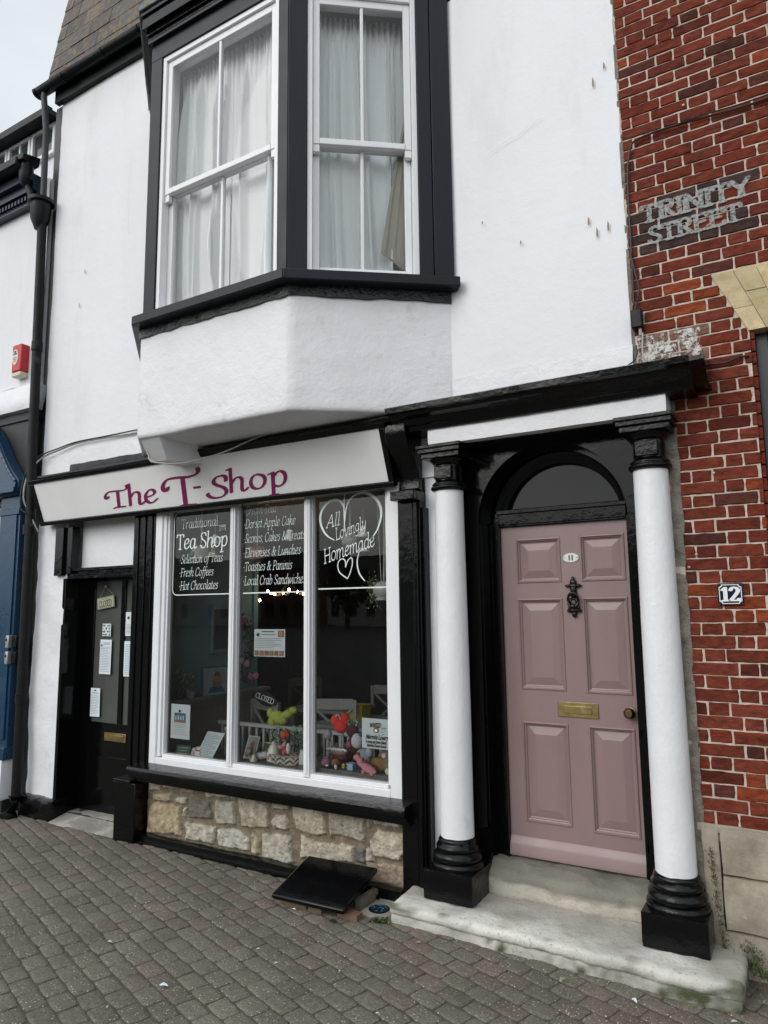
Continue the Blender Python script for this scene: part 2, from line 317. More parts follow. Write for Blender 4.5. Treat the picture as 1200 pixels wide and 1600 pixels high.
# ------------------------------------------------------------------ hand-made pen lettering (units: x-height 5, caps 7.2, ascender 8)
G = {
'a': (4.9, ['s3.7,4.1 2.6,4.8 1.2,4.2 .4,2.2 .9,.4 2,.1 3.2,1.4 3.9,4.6', '3.9,4.7 3.5,1.2', 's3.5,1.2 3.6,.2 4.2,.1 4.8,.7']),
'b': (4.8, ['s.1,7.6 1.1,7.8 .8,4 .6,.9 1.6,.1 3.2,.6 4,2.6 3.6,4.3 2.6,4.8 .9,3.4']),
'c': (4.0, ['s3.5,4.1 2.8,4.8 1.4,4.4 .4,2.6 .8,.7 1.9,.1 3.4,.9']),
'd': (5.0, ['s3.7,4 2.6,4.8 1.2,4.2 .4,2.2 .9,.4 2,.1 3.4,1.4', '4.2,7.8 3.6,1.2', 's3.6,1.2 3.6,.2 4.3,.1 4.9,.7', '3.4,7.6 4.2,7.8']),
'e': (4.2, ['s.6,2.3 2.4,2.7 3.4,3.6 3,4.7 1.8,4.7 .6,3.2 .5,1.4 1.3,.2 2.4,.2 3.8,1.2']),
'f': (3.2, ['s3.8,7.3 3,7.9 2.1,6.8 1.6,3 1.1,-.6 .3,-1.9 -.5,-1.6', '.5,4.6 3.1,4.6']),
'g': (4.7, ['s3.8,4.1 2.6,4.8 1.2,4.2 .5,2.4 1,.8 2,.5 3.2,1.6 3.9,4.6', 's3.9,4.7 3.5,.6 3,-1.6 1.6,-2.4 .2,-1.9']),
'h': (5.1, ['.2,7.6 1.1,7.9 .5,0', 's.7,2.6 2,4.4 3.2,4.7 3.8,3.8 3.5,1.4 3.6,.2 4.3,.1 5,.8']),
'i': (2.4, ['.2,4.4 1.1,4.7 .9,1.3', 's.9,1.3 .9,.2 1.6,.1 2.3,.7', '1.3,6.5 1.4,6.7']),
'j': (2.4, ['1.1,4.7 .9,-1', '1.3,6.5 1.4,6.7']),
'k': (4.6, ['.2,7.6 1.1,7.9 .5,0', 's.8,2.2 2.4,2.6 3.5,3.9 3,4.7 1.9,4.2 .8,2.4', 's1.9,2.6 3.2,.4 4,.1 4.6,.6']),
'l': (2.4, ['.2,7.6 1.2,7.9 .9,1.3', 's.9,1.3 .9,.2 1.6,.1 2.3,.7']),
'm': (7.6, ['.1,4.3 1,4.7 .6,0', 's.8,2.8 1.9,4.4 2.9,4.7 3.4,3.8 3.1,0', 's3.3,2.8 4.5,4.4 5.5,4.7 6.1,3.8 5.8,1.2 6,.2 6.7,.1 7.4,.8']),
'n': (5.1, ['.1,4.3 1,4.7 .6,0', 's.8,2.8 2,4.4 3.1,4.7 3.7,3.8 3.4,1.4 3.5,.2 4.2,.1 4.9,.8']),
'o': (4.7, ['s2.4,4.8 1.2,4.3 .4,2.6 .7,.8 1.8,.1 3.2,.6 4.1,2.4 3.8,4.1 2.4,4.8']),
'p': (4.9, ['.1,4.3 1.1,4.7 .6,-2.5', '-.3,-2.6 1.6,-2.5', 's.9,3 2.2,4.6 3.4,4.7 4.1,3.4 3.7,1.2 2.4,.1 .9,.5']),
'r': (3.6, ['.1,4.3 1,4.7 .6,0', 's.8,2.8 1.7,4.3 2.6,4.8 3.3,4.5']),
's': (3.5, ['s3.1,4.2 2.3,4.8 1.2,4.5 1,3.5 2.3,2.4 2.7,1.1 1.7,.1 .3,.6']),
't': (3.0, ['s1.5,6.4 1,2.4 1,.6 1.7,.1 2.7,.7', '.1,4.6 2.6,4.6']),
'u': (5.0, ['s.1,4.3 1,4.6 .7,1.6 1.1,.2 2.2,.3 3.5,2.2', '3.9,4.7 3.5,1.2', 's3.5,1.2 3.6,.2 4.2,.1 4.8,.7']),
'v': (4.3, ['s.1,4.3 1,4.7 1.5,2.4 1.7,.1 3.4,2.4 3.9,4.6']),
'w': (6.4, ['s.1,4.3 .9,4.7 1.1,2.4 1.4,.1 2.8,2.4 3.3,4.6', 's3.3,4.6 3.3,1.8 3.8,.1 5.4,2.4 5.9,4.6']),
'y': (4.6, ['s.1,4.3 1,4.6 1,1.8 1.5,.4 2.6,.8 3.5,2.6', 's3.9,4.7 3.4,.6 2.6,-1.6 1.2,-2.4 .1,-1.9']),
'A': (6.2, ['0,0 3.2,7.2 5.4,0', '1.2,2.5 4.6,2.5', '-.4,0 .8,0', '4.6,0 6,0']),
'B': (5.4, ['1,7 .8,0', 's.2,7 3,7.1 4.2,6 3.6,4.4 1,3.8', 's1,3.8 4,3.6 4.9,1.9 3.8,.3 .2,0']),
'C': (5.8, ['s5.2,5.6 4.4,7 2.6,7 .8,5 .5,2.6 1.6,.4 3.6,0 5.3,1.4']),
'D': (6.0, ['1,7 .9,0', 's.2,7.1 3.4,7 5.4,5.4 5.3,2.2 3.4,.1 .2,0']),
'E': (5.2, ['1,7 .9,0', '.2,7.1 4.5,7.1 4.6,6', '1,3.7 3.6,3.7', '.2,0 4.6,0 4.9,1.2']),
'F': (4.9, ['1,7 .9,0', '.2,7.1 4.5,7.1 4.6,6', '1,3.7 3.6,3.7', '.2,0 1.8,0']),
'H': (6.3, ['1,7.1 .9,0', '5.2,7.1 5.1,0', '1,3.7 5.1,3.7', '.2,7.1 1.8,7.1', '.2,0 1.8,0', '4.4,7.1 6,7.1', '4.3,0 5.9,0']),
'I': (2.3, ['1,7.1 1,0', '.2,7.1 1.9,7.1', '.2,0 1.9,0']),
'L': (4.9, ['1,7.1 .9,0', '.2,7.1 1.8,7.1', '.2,0 4.4,0 4.7,1.4']),
'M': (7.4, ['.9,0 1.2,7.1 3.7,.6 6.2,7.1 6.4,0', '.2,0 1.6,0', '5.6,0 7.1,0']),
'N': (6.4, ['1,0 1,7.1 5.3,0 5.3,7.1', '.3,0 1.7,0', '4.6,7.1 6,7.1']),
'O': (6.2, ['s3.1,7.2 1.2,6 .5,3.4 1.2,.9 3.1,0 5,1.2 5.7,3.8 5,6.2 3.1,7.2']),
'P': (4.9, ['1,7.1 .9,0', 's.2,7.1 3.4,7.1 4.5,5.4 3.4,3.5 1,3.3', '.2,0 1.8,0']),
'R': (5.5, ['1,7.1 .9,0', 's.2,7.1 3.4,7.1 4.4,5.4 3.4,3.7 1,3.5', '2.4,3.5 4.9,0 5.6,0', '.2,0 1.8,0']),
'S': (4.7, ['s4.1,5.8 3.4,7.1 1.8,7.1 .8,5.8 1.6,4.2 3.4,3 4.1,1.4 2.9,.1 1.3,.1 .4,1.4']),
'T': (5.5, ['.2,5.9 .4,7.1 5,7.1 5.2,5.9', '2.7,7.1 2.6,0', '1.8,0 3.5,0']),
'U': (6, ['s1,7.1 .9,2 2,.2 4,.3 5,2 5.1,7.1']),
'V': (5.6, ['.3,7.1 2.8,0 5.2,7.1']),
'W': (8, ['.3,7.1 2,0 3.9,6 5.8,0 7.5,7.1']),
'Y': (5.4, ['.2,7.1 2.6,3.4 5,7.1', '2.6,3.4 2.6,0', '1.8,0 3.4,0']),
'0': (4.6, ['s2.3,7 .9,5.6 .6,3.4 1,1.2 2.3,0 3.6,1.2 4,3.6 3.6,5.8 2.3,7']),
'1': (3.4, ['.6,5.7 1.9,7 1.9,0', '.7,0 3.1,0']),
'2': (4.6, ['s.7,5.5 1.4,6.9 3,6.9 3.8,5.4 2.8,3.2 .6,.2', '.6,.1 3.8,.1 4.1,1']),
'9': (4.6, ['s3.7,5 2.3,4 .9,5 1.2,6.6 2.4,7 3.6,6.2 3.8,4 3,1.4 1.2,0']),
'&': (6.4, ['s5.9,3.6 4.8,3.9 3.8,1.4 2.2,0 .7,.8 .8,2.6 2.6,4 3.6,5.4 3,6.9 1.8,6.6 1.7,5 3.4,2.2 5,.2 6.2,.2']),
'-': (3.0, ['.3,2.8 2.5,2.8']), ',': (1.8, ['s.9,.4 .9,-.4 .4,-1.2']), '.': (1.8, ['.8,.1 .9,.2']),
'*': (2.6, ['1,3 1.3,3', '1,3.3 1.3,3.3', '1,2.7 1.3,2.7']), "!": (2, ['1,7 .9,2', '.9,.1 .9,.2']), '_': (5, ['0,-.4 5,-.4']),
}
def catmull(p, k=7):
    if len(p) < 3: return p
    q = [p[0]]+p+[p[-1]]; out = []
    for i in range(1, len(q)-2):
        a, b, c, d = q[i-1], q[i], q[i+1], q[i+2]
        for j in range(k):
            t = j/k
            out.append(tuple(.5*((2*b[m])+(-a[m]+c[m])*t+(2*a[m]-5*b[m]+4*c[m]-d[m])*t*t+(-a[m]+3*b[m]-3*c[m]+d[m])*t**3) for m in (0, 1)))
    out.append(p[-1]); return out
def parse(s):
    sm = s[0] == 's'; pts = [tuple(float(v) for v in a.split(',')) for a in (s[1:] if sm else s).split()]
    return catmull(pts) if sm else pts
def text_paths(txt, slant=0, upright=False, sx=1.0, track=0.0, glyphs=None):
    x = 0; out = []
    for ch in txt:
        if ch == ' ': x += 2.6*sx; continue
        adv, ps = (glyphs or {}).get(ch, G.get(ch, G['o']))
        for s in ps: out.append([(x+sx*px+slant*py, py) for px, py in parse(s)])
        x += adv*sx+track
    return out, x
def ink(paths, pen=(.62, .22, 30), res=.22, widths=None):
    # raster the pen strokes to a field and outline it with marching squares -> flat, non-overlapping polygons
    a, b, ang = pen; ca, sa = math.cos(math.radians(ang)), math.sin(math.radians(ang))
    P = np.array([p for q in paths for p in q]); m = a+res*2
    x0, y0 = P.min(0)-m; x1, y1 = P.max(0)+m; nx, ny = int((x1-x0)/res)+2, int((y1-y0)/res)+2
    gx = x0+np.arange(nx)*res; gy = y0+np.arange(ny)*res; F = np.full((ny, nx), -1.0)
    for pi, q in enumerate(paths):
        ww = widths[pi] if widths else None
        for i in range(max(1, len(q)-1)):
            p0 = q[i]; p1 = q[min(i+1, len(q)-1)]
            k = 1 if ww is None else ww[0]+(ww[1]-ww[0])*math.sin(math.pi*i/max(1, len(q)-1))
            mm = a*k+res*1.5
            i0 = max(0, int((min(p0[0], p1[0])-mm-x0)/res)); i1 = min(nx, int((max(p0[0], p1[0])+mm-x0)/res)+2)
            j0 = max(0, int((min(p0[1], p1[1])-mm-y0)/res)); j1 = min(ny, int((max(p0[1], p1[1])+mm-y0)/res)+2)
            X, Y = np.meshgrid(gx[i0:i1], gy[j0:j1])
            def tf(x, y): return (x*ca+y*sa)/(a*k), (-x*sa+y*ca)/(b*k)
            u, v = tf(X, Y); u0, v0 = tf(*p0); u1, v1 = tf(*p1); du, dv = u1-u0, v1-v0; l2 = du*du+dv*dv+1e-12
            t = np.clip(((u-u0)*du+(v-v0)*dv)/l2, 0, 1); d = np.hypot(u-u0-t*du, v-v0-t*dv)
            F[j0:j1, i0:i1] = np.maximum(F[j0:j1, i0:i1], 1-d)
    vs = []; fs = []; vi = {}
    def V(key, p):
        if key not in vi: vi[key] = len(vs); vs.append(p)
        return vi[key]
    ins = F > 0
    for j in range(ny-1):
        i = 0
        while i < nx-1:
            c = (ins[j, i], ins[j, i+1], ins[j+1, i+1], ins[j+1, i])
            if not any(c): i += 1; continue
            if all(c):
                k = i
                while k < nx-1 and ins[j, k] and ins[j, k+1] and ins[j+1, k] and ins[j+1, k+1]: k += 1
                fs.append((V((i, j), (gx[i], gy[j])), V((k, j), (gx[k], gy[j])), V((k, j+1), (gx[k], gy[j+1])), V((i, j+1), (gx[i], gy[j+1])))); i = k; continue
            cs = [(i, j), (i+1, j), (i+1, j+1), (i, j+1)]; poly = []
            for q in range(4):
                A, B = cs[q], cs[(q+1) % 4]; fa, fb = F[A[1], A[0]], F[B[1], B[0]]
                if fa > 0: poly.append(V(A, (gx[A[0]], gy[A[1]])))
                if (fa > 0) != (fb > 0):
                    t = fa/(fa-fb); poly.append(V(('e',)+tuple(sorted((A, B))), (gx[A[0]]+(gx[B[0]]-gx[A[0]])*t, gy[A[1]]+(gy[B[1]]-gy[A[1]])*t)))
            if len(poly) >= 3: fs.append(tuple(poly))
            i += 1
    return vs, fs
def lettering(mb, items, org, ud, vd):
    # items: list of (text or paths, x, y, size(unit->m), kwargs) in plane coordinates
    org, ud, vd = Vector(org), Vector(ud).normalized(), Vector(vd).normalized()
    for it in items:
        src, x, y, sz, kw = it; kw = dict(kw); pen = kw.pop('pen', (.62, .22, 30)); res = kw.pop('res', .28); width = kw.pop('width', None); wd = kw.pop('widths', None); rot = kw.pop('rot', 0)
        if isinstance(src, str): paths, adv = text_paths(src, **kw)
        else: paths, adv = src, 1
        v, f = ink(paths, pen, res, wd)
        k = (width/adv/sz) if width else 1
        cr, sr = math.cos(rot), math.sin(rot)
        out = []
        for px, py in v:
            a, b = px*sz*k, py*sz; out.append(org+ud*(x+a*cr-b*sr)+vd*(y+a*sr+b*cr))
        mb.add(out, f)
    return mb
# ------------------------------------------------------------------ ground
def wall_grid_flat(bed):
    # sandy bed that follows the gentle undulation of the paving
    n, m = 150, 80; x0, x1, y0, y1 = -10, 4, -7, .3; vs = []; fs = []
    for j in range(m+1):
        for i in range(n+1): x, y = x0+(x1-x0)*i/n, y0+(y1-y0)*j/m; vs.append((x, y, -.0050+.010*nz3(x, y, 0, .8)))
    for j in range(m):
        for i in range(n): a = j*(n+1)+i; fs.append((a, a+1, a+n+2, a+n+1))
    bed.add(vs, fs)
def ground():
    g = MB(); 
    g.quad((-700, -700, -.02), (700, -700, -.02), (700, 700, -.02), (-700, 700, -.02))
    m = pm('dark_tarmac', (.06, .06, .058), .9, vary=.2, vs=.5)
    structure(g.build('ground', m)); 
    bed = MB(); wall_grid_flat(bed)
    structure(bed.build('paving_bed', pm('dark_sand_joints', (.085, .076, .058), .95, vary=.3, vs=14, bump=((80, .004),))))
    rnd = random.Random(5); mb = MB(); ang = math.radians(-19); ca, sa = math.cos(ang), math.sin(ang); PL, PW = .158, .105
    for j in range(-75, 90):
        off = (.5 if j % 2 else 0)+rnd.uniform(-.05, .05)
        for i in range(-75, 60):
            u, v = (i+off)*PL, j*PW; cx, cy = u*ca-v*sa-3, u*sa+v*ca-2
            if not (-9.2 < cx < 3.2 and -6.2 < cy < .12): continue
            if cy > -.02 and not (-5.7 < cx < -4.8): continue
            far = cy < -3.2 or cx < -7.6 or cx > 1.2
            hl, hw = PL/2-.0022+rnd.uniform(-.003, .001), PW/2-.0022+rnd.uniform(-.003, .001)
            rot = ang+rnd.uniform(-.035, .035); c2, s2 = math.cos(rot), math.sin(rot)
            h = .010*nz3(cx, cy, 0, .8)+rnd.uniform(-.002, .002); tx, ty = rnd.uniform(-.02, .02), rnd.uniform(-.02, .02)
            t = rnd.random(); near_wall = max(0, min(1, (cy+1.15)/.5))
            base = (.124, .111, .084)
            if rnd.random() < .03+.5*near_wall: base = (.132, .108, .086)
            if rnd.random() < .008: base = (.14, .105, .082)
            k = .88+.24*t; col = (base[0]*k, base[1]*k, base[2]*k, 1)
            nn = 2 if far else 5
            pts = []
            for e in range(4):
                for q in range(nn):
                    s_ = -1+2*q/nn
                    a, b = [(s_, -1), (1, s_), (-s_, 1), (-1, -s_)][e]
                    rr = (abs(a)**9+abs(b)**9)**(1/9); a, b = a/rr*1.01, b/rr*1.01
                    pts.append((a*hl+rnd.uniform(-.0026, .0020), b*hw+rnd.uniform(-.0026, .0020)))
            def W(a, b, z): return (cx+a*c2-b*s2, cy+a*s2+b*c2, z)
            n = len(pts); vs = [W(a, b, -.03) for a, b in pts]+[W(a, b, h-.0035+a*tx+b*ty) for a, b in pts]+[W(a*(1-.005/hl), b*(1-.005/hw), h+a*tx+b*ty) for a, b in pts]+[W(a*.6, b*.6, h+.0018+a*tx*.6) for a, b in pts]
            fs = []
            for r_ in range(3):
                for q in range(n): fs.append((r_*n+q, r_*n+(q+1) % n, (r_+1)*n+(q+1) % n, (r_+1)*n+q))
            fs.append(tuple(range(3*n, 4*n))); mb.add(vs, fs, col)
    m, nt, b, out = newmat('concrete_paver'); tc = nt.nodes.new('ShaderNodeTexCoord'); vec = tc.outputs['Object']
    a = nt.nodes.new('ShaderNodeAttribute'); a.attribute_name = 'Col'; c = a.outputs['Color']
    c = mixc(nt, 1.0, c, ramp(nt, tnoise(nt, vec, 2.2, 5, .65), .3, (.78,)*3, .7, (1.2,)*3), 'MULTIPLY')
    c = mixc(nt, 1.0, c, ramp(nt, tnoise(nt, vec, 95, 4, .75), .3, (.48,)*3, .7, (1.65,)*3), 'MULTIPLY')
    vo = nt.nodes.new('ShaderNodeTexVoronoi'); vo.inputs['Scale'].default_value = 70; nt.links.new(vec, vo.inputs['Vector'])
    sp = ramp(nt, vo.outputs['Distance'], .16, (1, 1, 1), .26, (0, 0, 0))
    vc = nt.nodes.new('ShaderNodeSeparateColor'); nt.links.new(vo.outputs['Color'], vc.inputs[0])
    sel = ramp(nt, vc.outputs[0], .35, (0, 0, 0), .85, (1, 1, 1)); f = mixc(nt, 1.0, sp, sel, 'MULTIPLY')
    pch = ramp(nt, tnoise(nt, vec, 3.3, 3), .36, (.3,)*3, .60, (1,)*3); f = mixc(nt, 1.0, f, pch, 'MULTIPLY')
    c = mixc(nt, f, c, (.62, .59, .52)); nt.links.new(c, b.inputs['Base Color']); b.inputs['Roughness'].default_value = .8
    bn = nt.nodes.new('ShaderNodeBump'); bn.inputs['Distance'].default_value = .0022; bn.inputs['Strength'].default_value = 1
    nt.links.new(tnoise(nt, vec, 120, 4, .7), bn.inputs['Height']); nt.links.new(bn.outputs[0], b.inputs['Normal'])
    structure(mb.build('pavement', m, smooth=True, angle=50))
ground()
# ------------------------------------------------------------------ tea shop building
SHOP = thing('tea_shop_building', 'white rendered tea shop with black trim, grey framed upper bay window and pink door', 'building')
def wall_grid(mb, x0, x1, z0, z1, y=0.0, step=.06, amp=.006, sc=1.6, holes=(), edge=0, seed=0, hf=.0015):
    nx, nzv = max(1, int(round((x1-x0)/step))), max(1, int(round((z1-z0)/step))); vs = []; fs = []
    for j in range(nzv+1):
        for i in range(nx+1):
            x = x0+(x1-x0)*i/nx; z = z0+(z1-z0)*j/nzv; ex = 0
            if edge and i == 0: ex = -edge*nz3(z, seed, 1, 7)
            if edge and i == nx: ex = edge*nz3(z, seed+5, 1, 7)
            vs.append((x+ex, y+amp*nz3(x, z, seed, sc)+hf*nz3(x, z, seed+3, 9), z))
    for j in range(nzv):
        for i in range(nx):
            cx, cz = x0+(x1-x0)*(i+.5)/nx, z0+(z1-z0)*(j+.5)/nzv
            if any(a < cx < b and c < cz < d for a, b, c, d in holes): continue
            a = j*(nx+1)+i; fs.append((a, a+1, a+nx+2, a+nx+1))
    mb.add(vs, fs)
wl = MB()
wall_grid(wl, -6.13, -.72, 3.14, 7.0, 0, .07, .010, 1.1, holes=[(-4.4, -1.95, 3.12, 6.3)], edge=.008)
wl.box(-6.12, -4.42, .014, .3, 2.6, 6.98); wl.box(-1.93, -.73, .014, .3, 2.9, 6.98); wl.box(-4.42, -1.93, .014, .3, 6.33, 6.98); wl.box(-4.42, -1.93, .012, .3, 2.6, 3.6)
WALL = wl.build('wall', M['plaster'], SHOP, smooth=True, angle=60)
w2 = MB()   # lower band of older, rougher render and the pier left of the shop door
wall_grid(w2, -6.12, -4.58, 2.86, 3.215, -.012, .035, .008, 3.2, edge=.006, seed=4); w4 = MB(); wall_grid(w4, -1.84, -.725, 2.86, 3.215, -.012, .035, .008, 3.2, edge=.006, seed=4); w4.build('old_render', M['plaster_rough'], SHOP, smooth=True, angle=60)
w3 = MB()
wall_grid(w3, -6.11, -5.68, .14, 2.9, -.010, .035, .022, 2.4, edge=.018, seed=8, hf=.004)
w3.box(-6.1, -5.70, .02, .3, 0, 2.9)
_=0; w2.build('old_render', M['plaster_rough'], SHOP, smooth=True, angle=60)
w3.build('wall_pier', M['plaster_rough'], SHOP, smooth=True, angle=60)
b = MB(); b.rough(-6.125, -5.64, -.075, .1, -.02, .17, .03, .03, .010, 9, 3); b.build('wall_base', M['black_lumpy'], SHOP, smooth=True)
for (x, z, h) in ((-.79, 4.95, .05), (-.86, 4.86, .07), (-.93, 3.99, .06), (-.885, 3.90, .07), (-.82, 3.92, .07), (-5.62, 4.93, .05), (-5.68, 4.60, .06), (-1.35, 3.99, .03), (-1.6, 4.2, .025)):
    rm = MB(); rm.add([(x, -.016, z), (x+.009, -.016, z+.01), (x+.010, -.016, z+h*.7), (x+.003, -.016, z+h), (x-.001, -.016, z+h*.5)], [(0, 1, 2, 3, 4)], (.25, .17, .10, 1)); rm.build('rust_mark', M['attr'], WALL)
def crack(pts, w_=.0012):
    c = MB(); c.T = None
    for a, b_ in zip(pts[:-1], pts[1:]):
        d = Vector((b_[0]-a[0], b_[1]-a[1])).normalized(); n = Vector((-d.y, d.x))*w_
        c.add([(a[0]-n.x, -.0125, a[1]-n.y), (b_[0]-n.x, -.0125, b_[1]-n.y), (b_[0]+n.x, -.0125, b_[1]+n.y), (a[0]+n.x, -.0125, a[1]+n.y)], [(0, 1, 2, 3)], (.56, .57, .58, 1))
    c.build('hairline_crack', M['attr'], WALL)
def walk(x, z, dx, dz, n, seed):
    R = random.Random(seed); out = [(x, z)]
    for i in range(n): x += dx*R.uniform(.6, 1.4); z += dz+R.uniform(-.012, .012); out.append((x, z))
    return out
crack(walk(-1.55, 4.66, .03, .012, 12, 1)); crack(walk(-5.05, 5.6, .002, -.03, 14, 3), .0009); 
# ---- mansard roof, gutter
sl = MB(); r2 = random.Random(3)
for j in range(12):
    x = -6.34-(.15 if j % 2 else 0)
    while x < -.6:
        wdt = .30; xe = min(x+wdt, -.6); k = r2.uniform(.75, 1.25); cc = (.085*k, .068*k, .066*k, 1) if r2.random() < .8 else (.12*k, .085*k, .075*k, 1)
        z0, y0 = 7.10+j*.205, -.05+j*.034; t = r2.uniform(0, .006)
        if xe > x+.02:
            xa = max(x, -6.32)
            if xa < xe-.01: sl.hexa([(xa+.002, y0-.024-t, z0), (xe-.002, y0-.024-t, z0+r2.uniform(-.006, .006)), (xe-.002, y0+.004, z0), (xa+.002, y0+.004, z0)], [(xa+.002, y0+.030, z0+.30), (xe-.002, y0+.030, z0+.30), (xe-.002, y0+.05, z0+.30), (xa+.002, y0+.05, z0+.30)], cc)
        x += wdt
ROOF = sl.build('roof', M['slate'], SHOP)
gt = MB(); prof = []
for k in range(9):
    a = math.pi*k/8; prof.append((-.115-.062*math.cos(a), 7.06-.062*math.sin(a)))
for k in range(9):
    a = math.pi*(8-k)/8; prof.append((-.115-.054*math.cos(a), 7.06-.054*math.sin(a)))
gt.profile(prof, -6.38, -4.66, 30, .006, 2); 
gt.box(-6.18, -.72, -.052, .0, 6.90, 7.06)
for x in (-6.38, -5.95, -5.35, -4.85): gt.profile([(y-(.006 if y < -.115 else -.006), z-.006) for y, z in prof[:9]]+[(-.055, 7.06), (-.175, 7.06)], x, x+.03, 1)
gt.build('gutter', M['gutter'], SHOP, smooth=True)
# ---- bay window
A_ = [(-3.985, -.65), (-2.665, -.65), (-1.84, -.0)]           # apron plan, left cant returns to (-4.62,0)
ap = MB(); plan = [(-4.70, .0), (-4.035, -.65), (-2.665, -.65), (-1.84, .0)]
def plan_pts(plan, step=.05, rad=.05):
    out = []
    for i in range(len(plan)-1):
        a, c = Vector(plan[i]), Vector(plan[i+1]); n = max(1, int((c-a).length/step))
        for k in range(n): out.append((a+(c-a)*k/n, (c-a).normalized()))
    out.append((Vector(plan[-1]), (Vector(plan[-1])-Vector(plan[-2])).normalized())); return out
pp = plan_pts(plan); nzs = 22; vs = []; fs = []
zt, zb = 3.75, 2.985
prof = [(zt-(zt-zb-.03)*k/nzs, 0) for k in range(nzs+1)]+[(zb+.012, .004), (zb+.004, .012), (zb, .025), (zb-.001, .06)]
for z, inn in prof:
    for p, d in pp:
        n = Vector((d.y, -d.x)); k = -inn+.006*nz3(p.x, p.y, z, 1.7)+.002*nz3(p.x, p.y, z, 7)+(.008*max(0, nz3(p.x*1.0, p.y, z, 2.8)) if z < 3.15 else 0)
        vs.append((p.x+n.x*k, p.y+n.y*k, z+.006*nz3(p.x, p.y, 0, 4)))
m_ = len(pp)
for j in range(len(prof)-1):
    for i in range(m_-1): fs.append((j*m_+i, (j+1)*m_+i, (j+1)*m_+i+1, j*m_+i+1))
base = (len(prof)-1)*m_; fs.append(tuple(base+i for i in range(m_)))
ap.add(vs, fs); 
ap.hexa([(-4.06, -.50, 2.845), (-3.90, -.49, 2.845), (-3.83, -.2, 2.86), (-4.06, -.2, 2.86)], [(-4.03, -.625, 2.99), (-3.84, -.625, 2.99), (-3.81, -.2, 2.99), (-4.025, -.2, 2.99)])
BAY = ap.build('bay_window', M['plaster_rough'], SHOP, smooth=True, angle=50)
bb = MB()   # rough black band and sill
def around(mb, plan, off0, off1, z0, z1, wob=0, n=26):
    # strip between two offsets following front and right cant (mitred)
    def offp(o):
        P_ = [Vector(p) for p in plan]; out = []
        for i in range(len(P_)):
            if i == 0: d = (P_[1]-P_[0]).normalized(); nn = Vector((d.y, -d.x)); out.append(P_[0]+nn*o)
            elif i == len(P_)-1: d = (P_[i]-P_[i-1]).normalized(); nn = Vector((d.y, -d.x)); out.append(P_[i]+nn*o)
            else:
                d1 = (P_[i]-P_[i-1]).normalized(); d2 = (P_[i+1]-P_[i]).normalized(); n1 = Vector((d1.y, -d1.x)); n2 = Vector((d2.y, -d2.x)); bs = (n1+n2).normalized(); out.append(P_[i]+bs*(o/bs.dot(n1)))
        return out
    A, B = offp(off0), offp(off1)
    for i in range(len(plan)-1):
        for k in range(n if wob else 1):
            m = n if wob else 1
            def lerp(L_, t): return L_[i]+(L_[i+1]-L_[i])*t
            t0, t1 = k/m, (k+1)/m; q = []
            for t, z in ((t0, z0), (t1, z0), (t0, z1), (t1, z1)):
                pass
            a0, a1, b0, b1 = lerp(A, t0), lerp(A, t1), lerp(B, t0), lerp(B, t1)
            w0 = wob*nz3(b0.x, b0.y, 0, 9); w1 = wob*nz3(b1.x, b1.y, 0, 9); d0 = wob*nz3(b0.x, b0.y, 7, 9); d1_ = wob*nz3(b1.x, b1.y, 7, 9)
            mb.hexa([(a0.x, a0.y, z0+w0), (a1.x, a1.y, z0+w1), (b1.x, b1.y-d1_, z0+w1), (b0.x, b0.y-d0, z0+w0)], [(a0.x, a0.y, z1), (a1.x, a1.y, z1), (b1.x, b1.y-d1_, z1), (b0.x, b0.y-d0, z1)])
around(bb, plan, -.03, .014, 3.735, 3.805, .012, 22)
bb.build('black_band', M['anthracite_rough'], BAY, smooth=True)
fplan0 = [(-4.68, .0), (-3.99, -.68), (-2.66, -.68), (-1.785, .0)]
fplan = [(-4.88, .197), (-3.99, -.68), (-2.66, -.68), (-1.585, .155)]
bs = MB(); around(bs, fplan0, -.12, .072, 3.805, 3.872); bs.build('bay_sill', M['anthracite'], BAY, bevel=.006)
hd = MB(); around(hd, fplan, -.11, .0, 5.93, 6.07); around(hd, fplan, -.1, .03, 6.07, 6.10); hd.build('window_head', M['anthracite'], BAY, bevel=.004)
cn = MB(); around(cn, fplan, -.1, .03, 6.10, 6.13); around(cn, fplan, -.1, .045, 6.13, 6.17); around(cn, fplan, -.1, .075, 6.17, 6.27); around(cn, fplan, -.1, .09, 6.27, 6.31)
cn.build('bay_cornice', M['black_streaky'], BAY, bevel=.004)
ld = MB(); around(ld, fplan, -.1, .105, 6.312, 6.36, .006, 14); P4 = [(-4.74, .05), (-4.03, -.76), (-2.62, -.76), (-1.75, .05)]
ld.prism(P4, 'z', 6.362, 6.40); ld.build('lead_roof', M['lead'], BAY, bevel=.006)
F1 = localT((-3.99, -.68), (1, 0)); F2 = localT((-2.66, -.68), (.85, .66)); F0 = localT((-4.68, 0), (.69, -.68))
for T, a, b_, o_ in ((F1, 0, .115, 0), (F1, 1.245, 1.328, 0), (F2, .002, .125, 0), (F2, .862, .952, 0), (F2, .956, 1.085, .006), (F0, .02, .2, 0), (F0, .84, .95, 0)):
    pf = MB(T); pf.box(a, b_, -.12, o_, 3.872, 5.93); pf.build('window_post', M['anthracite'], BAY, bevel=.004)
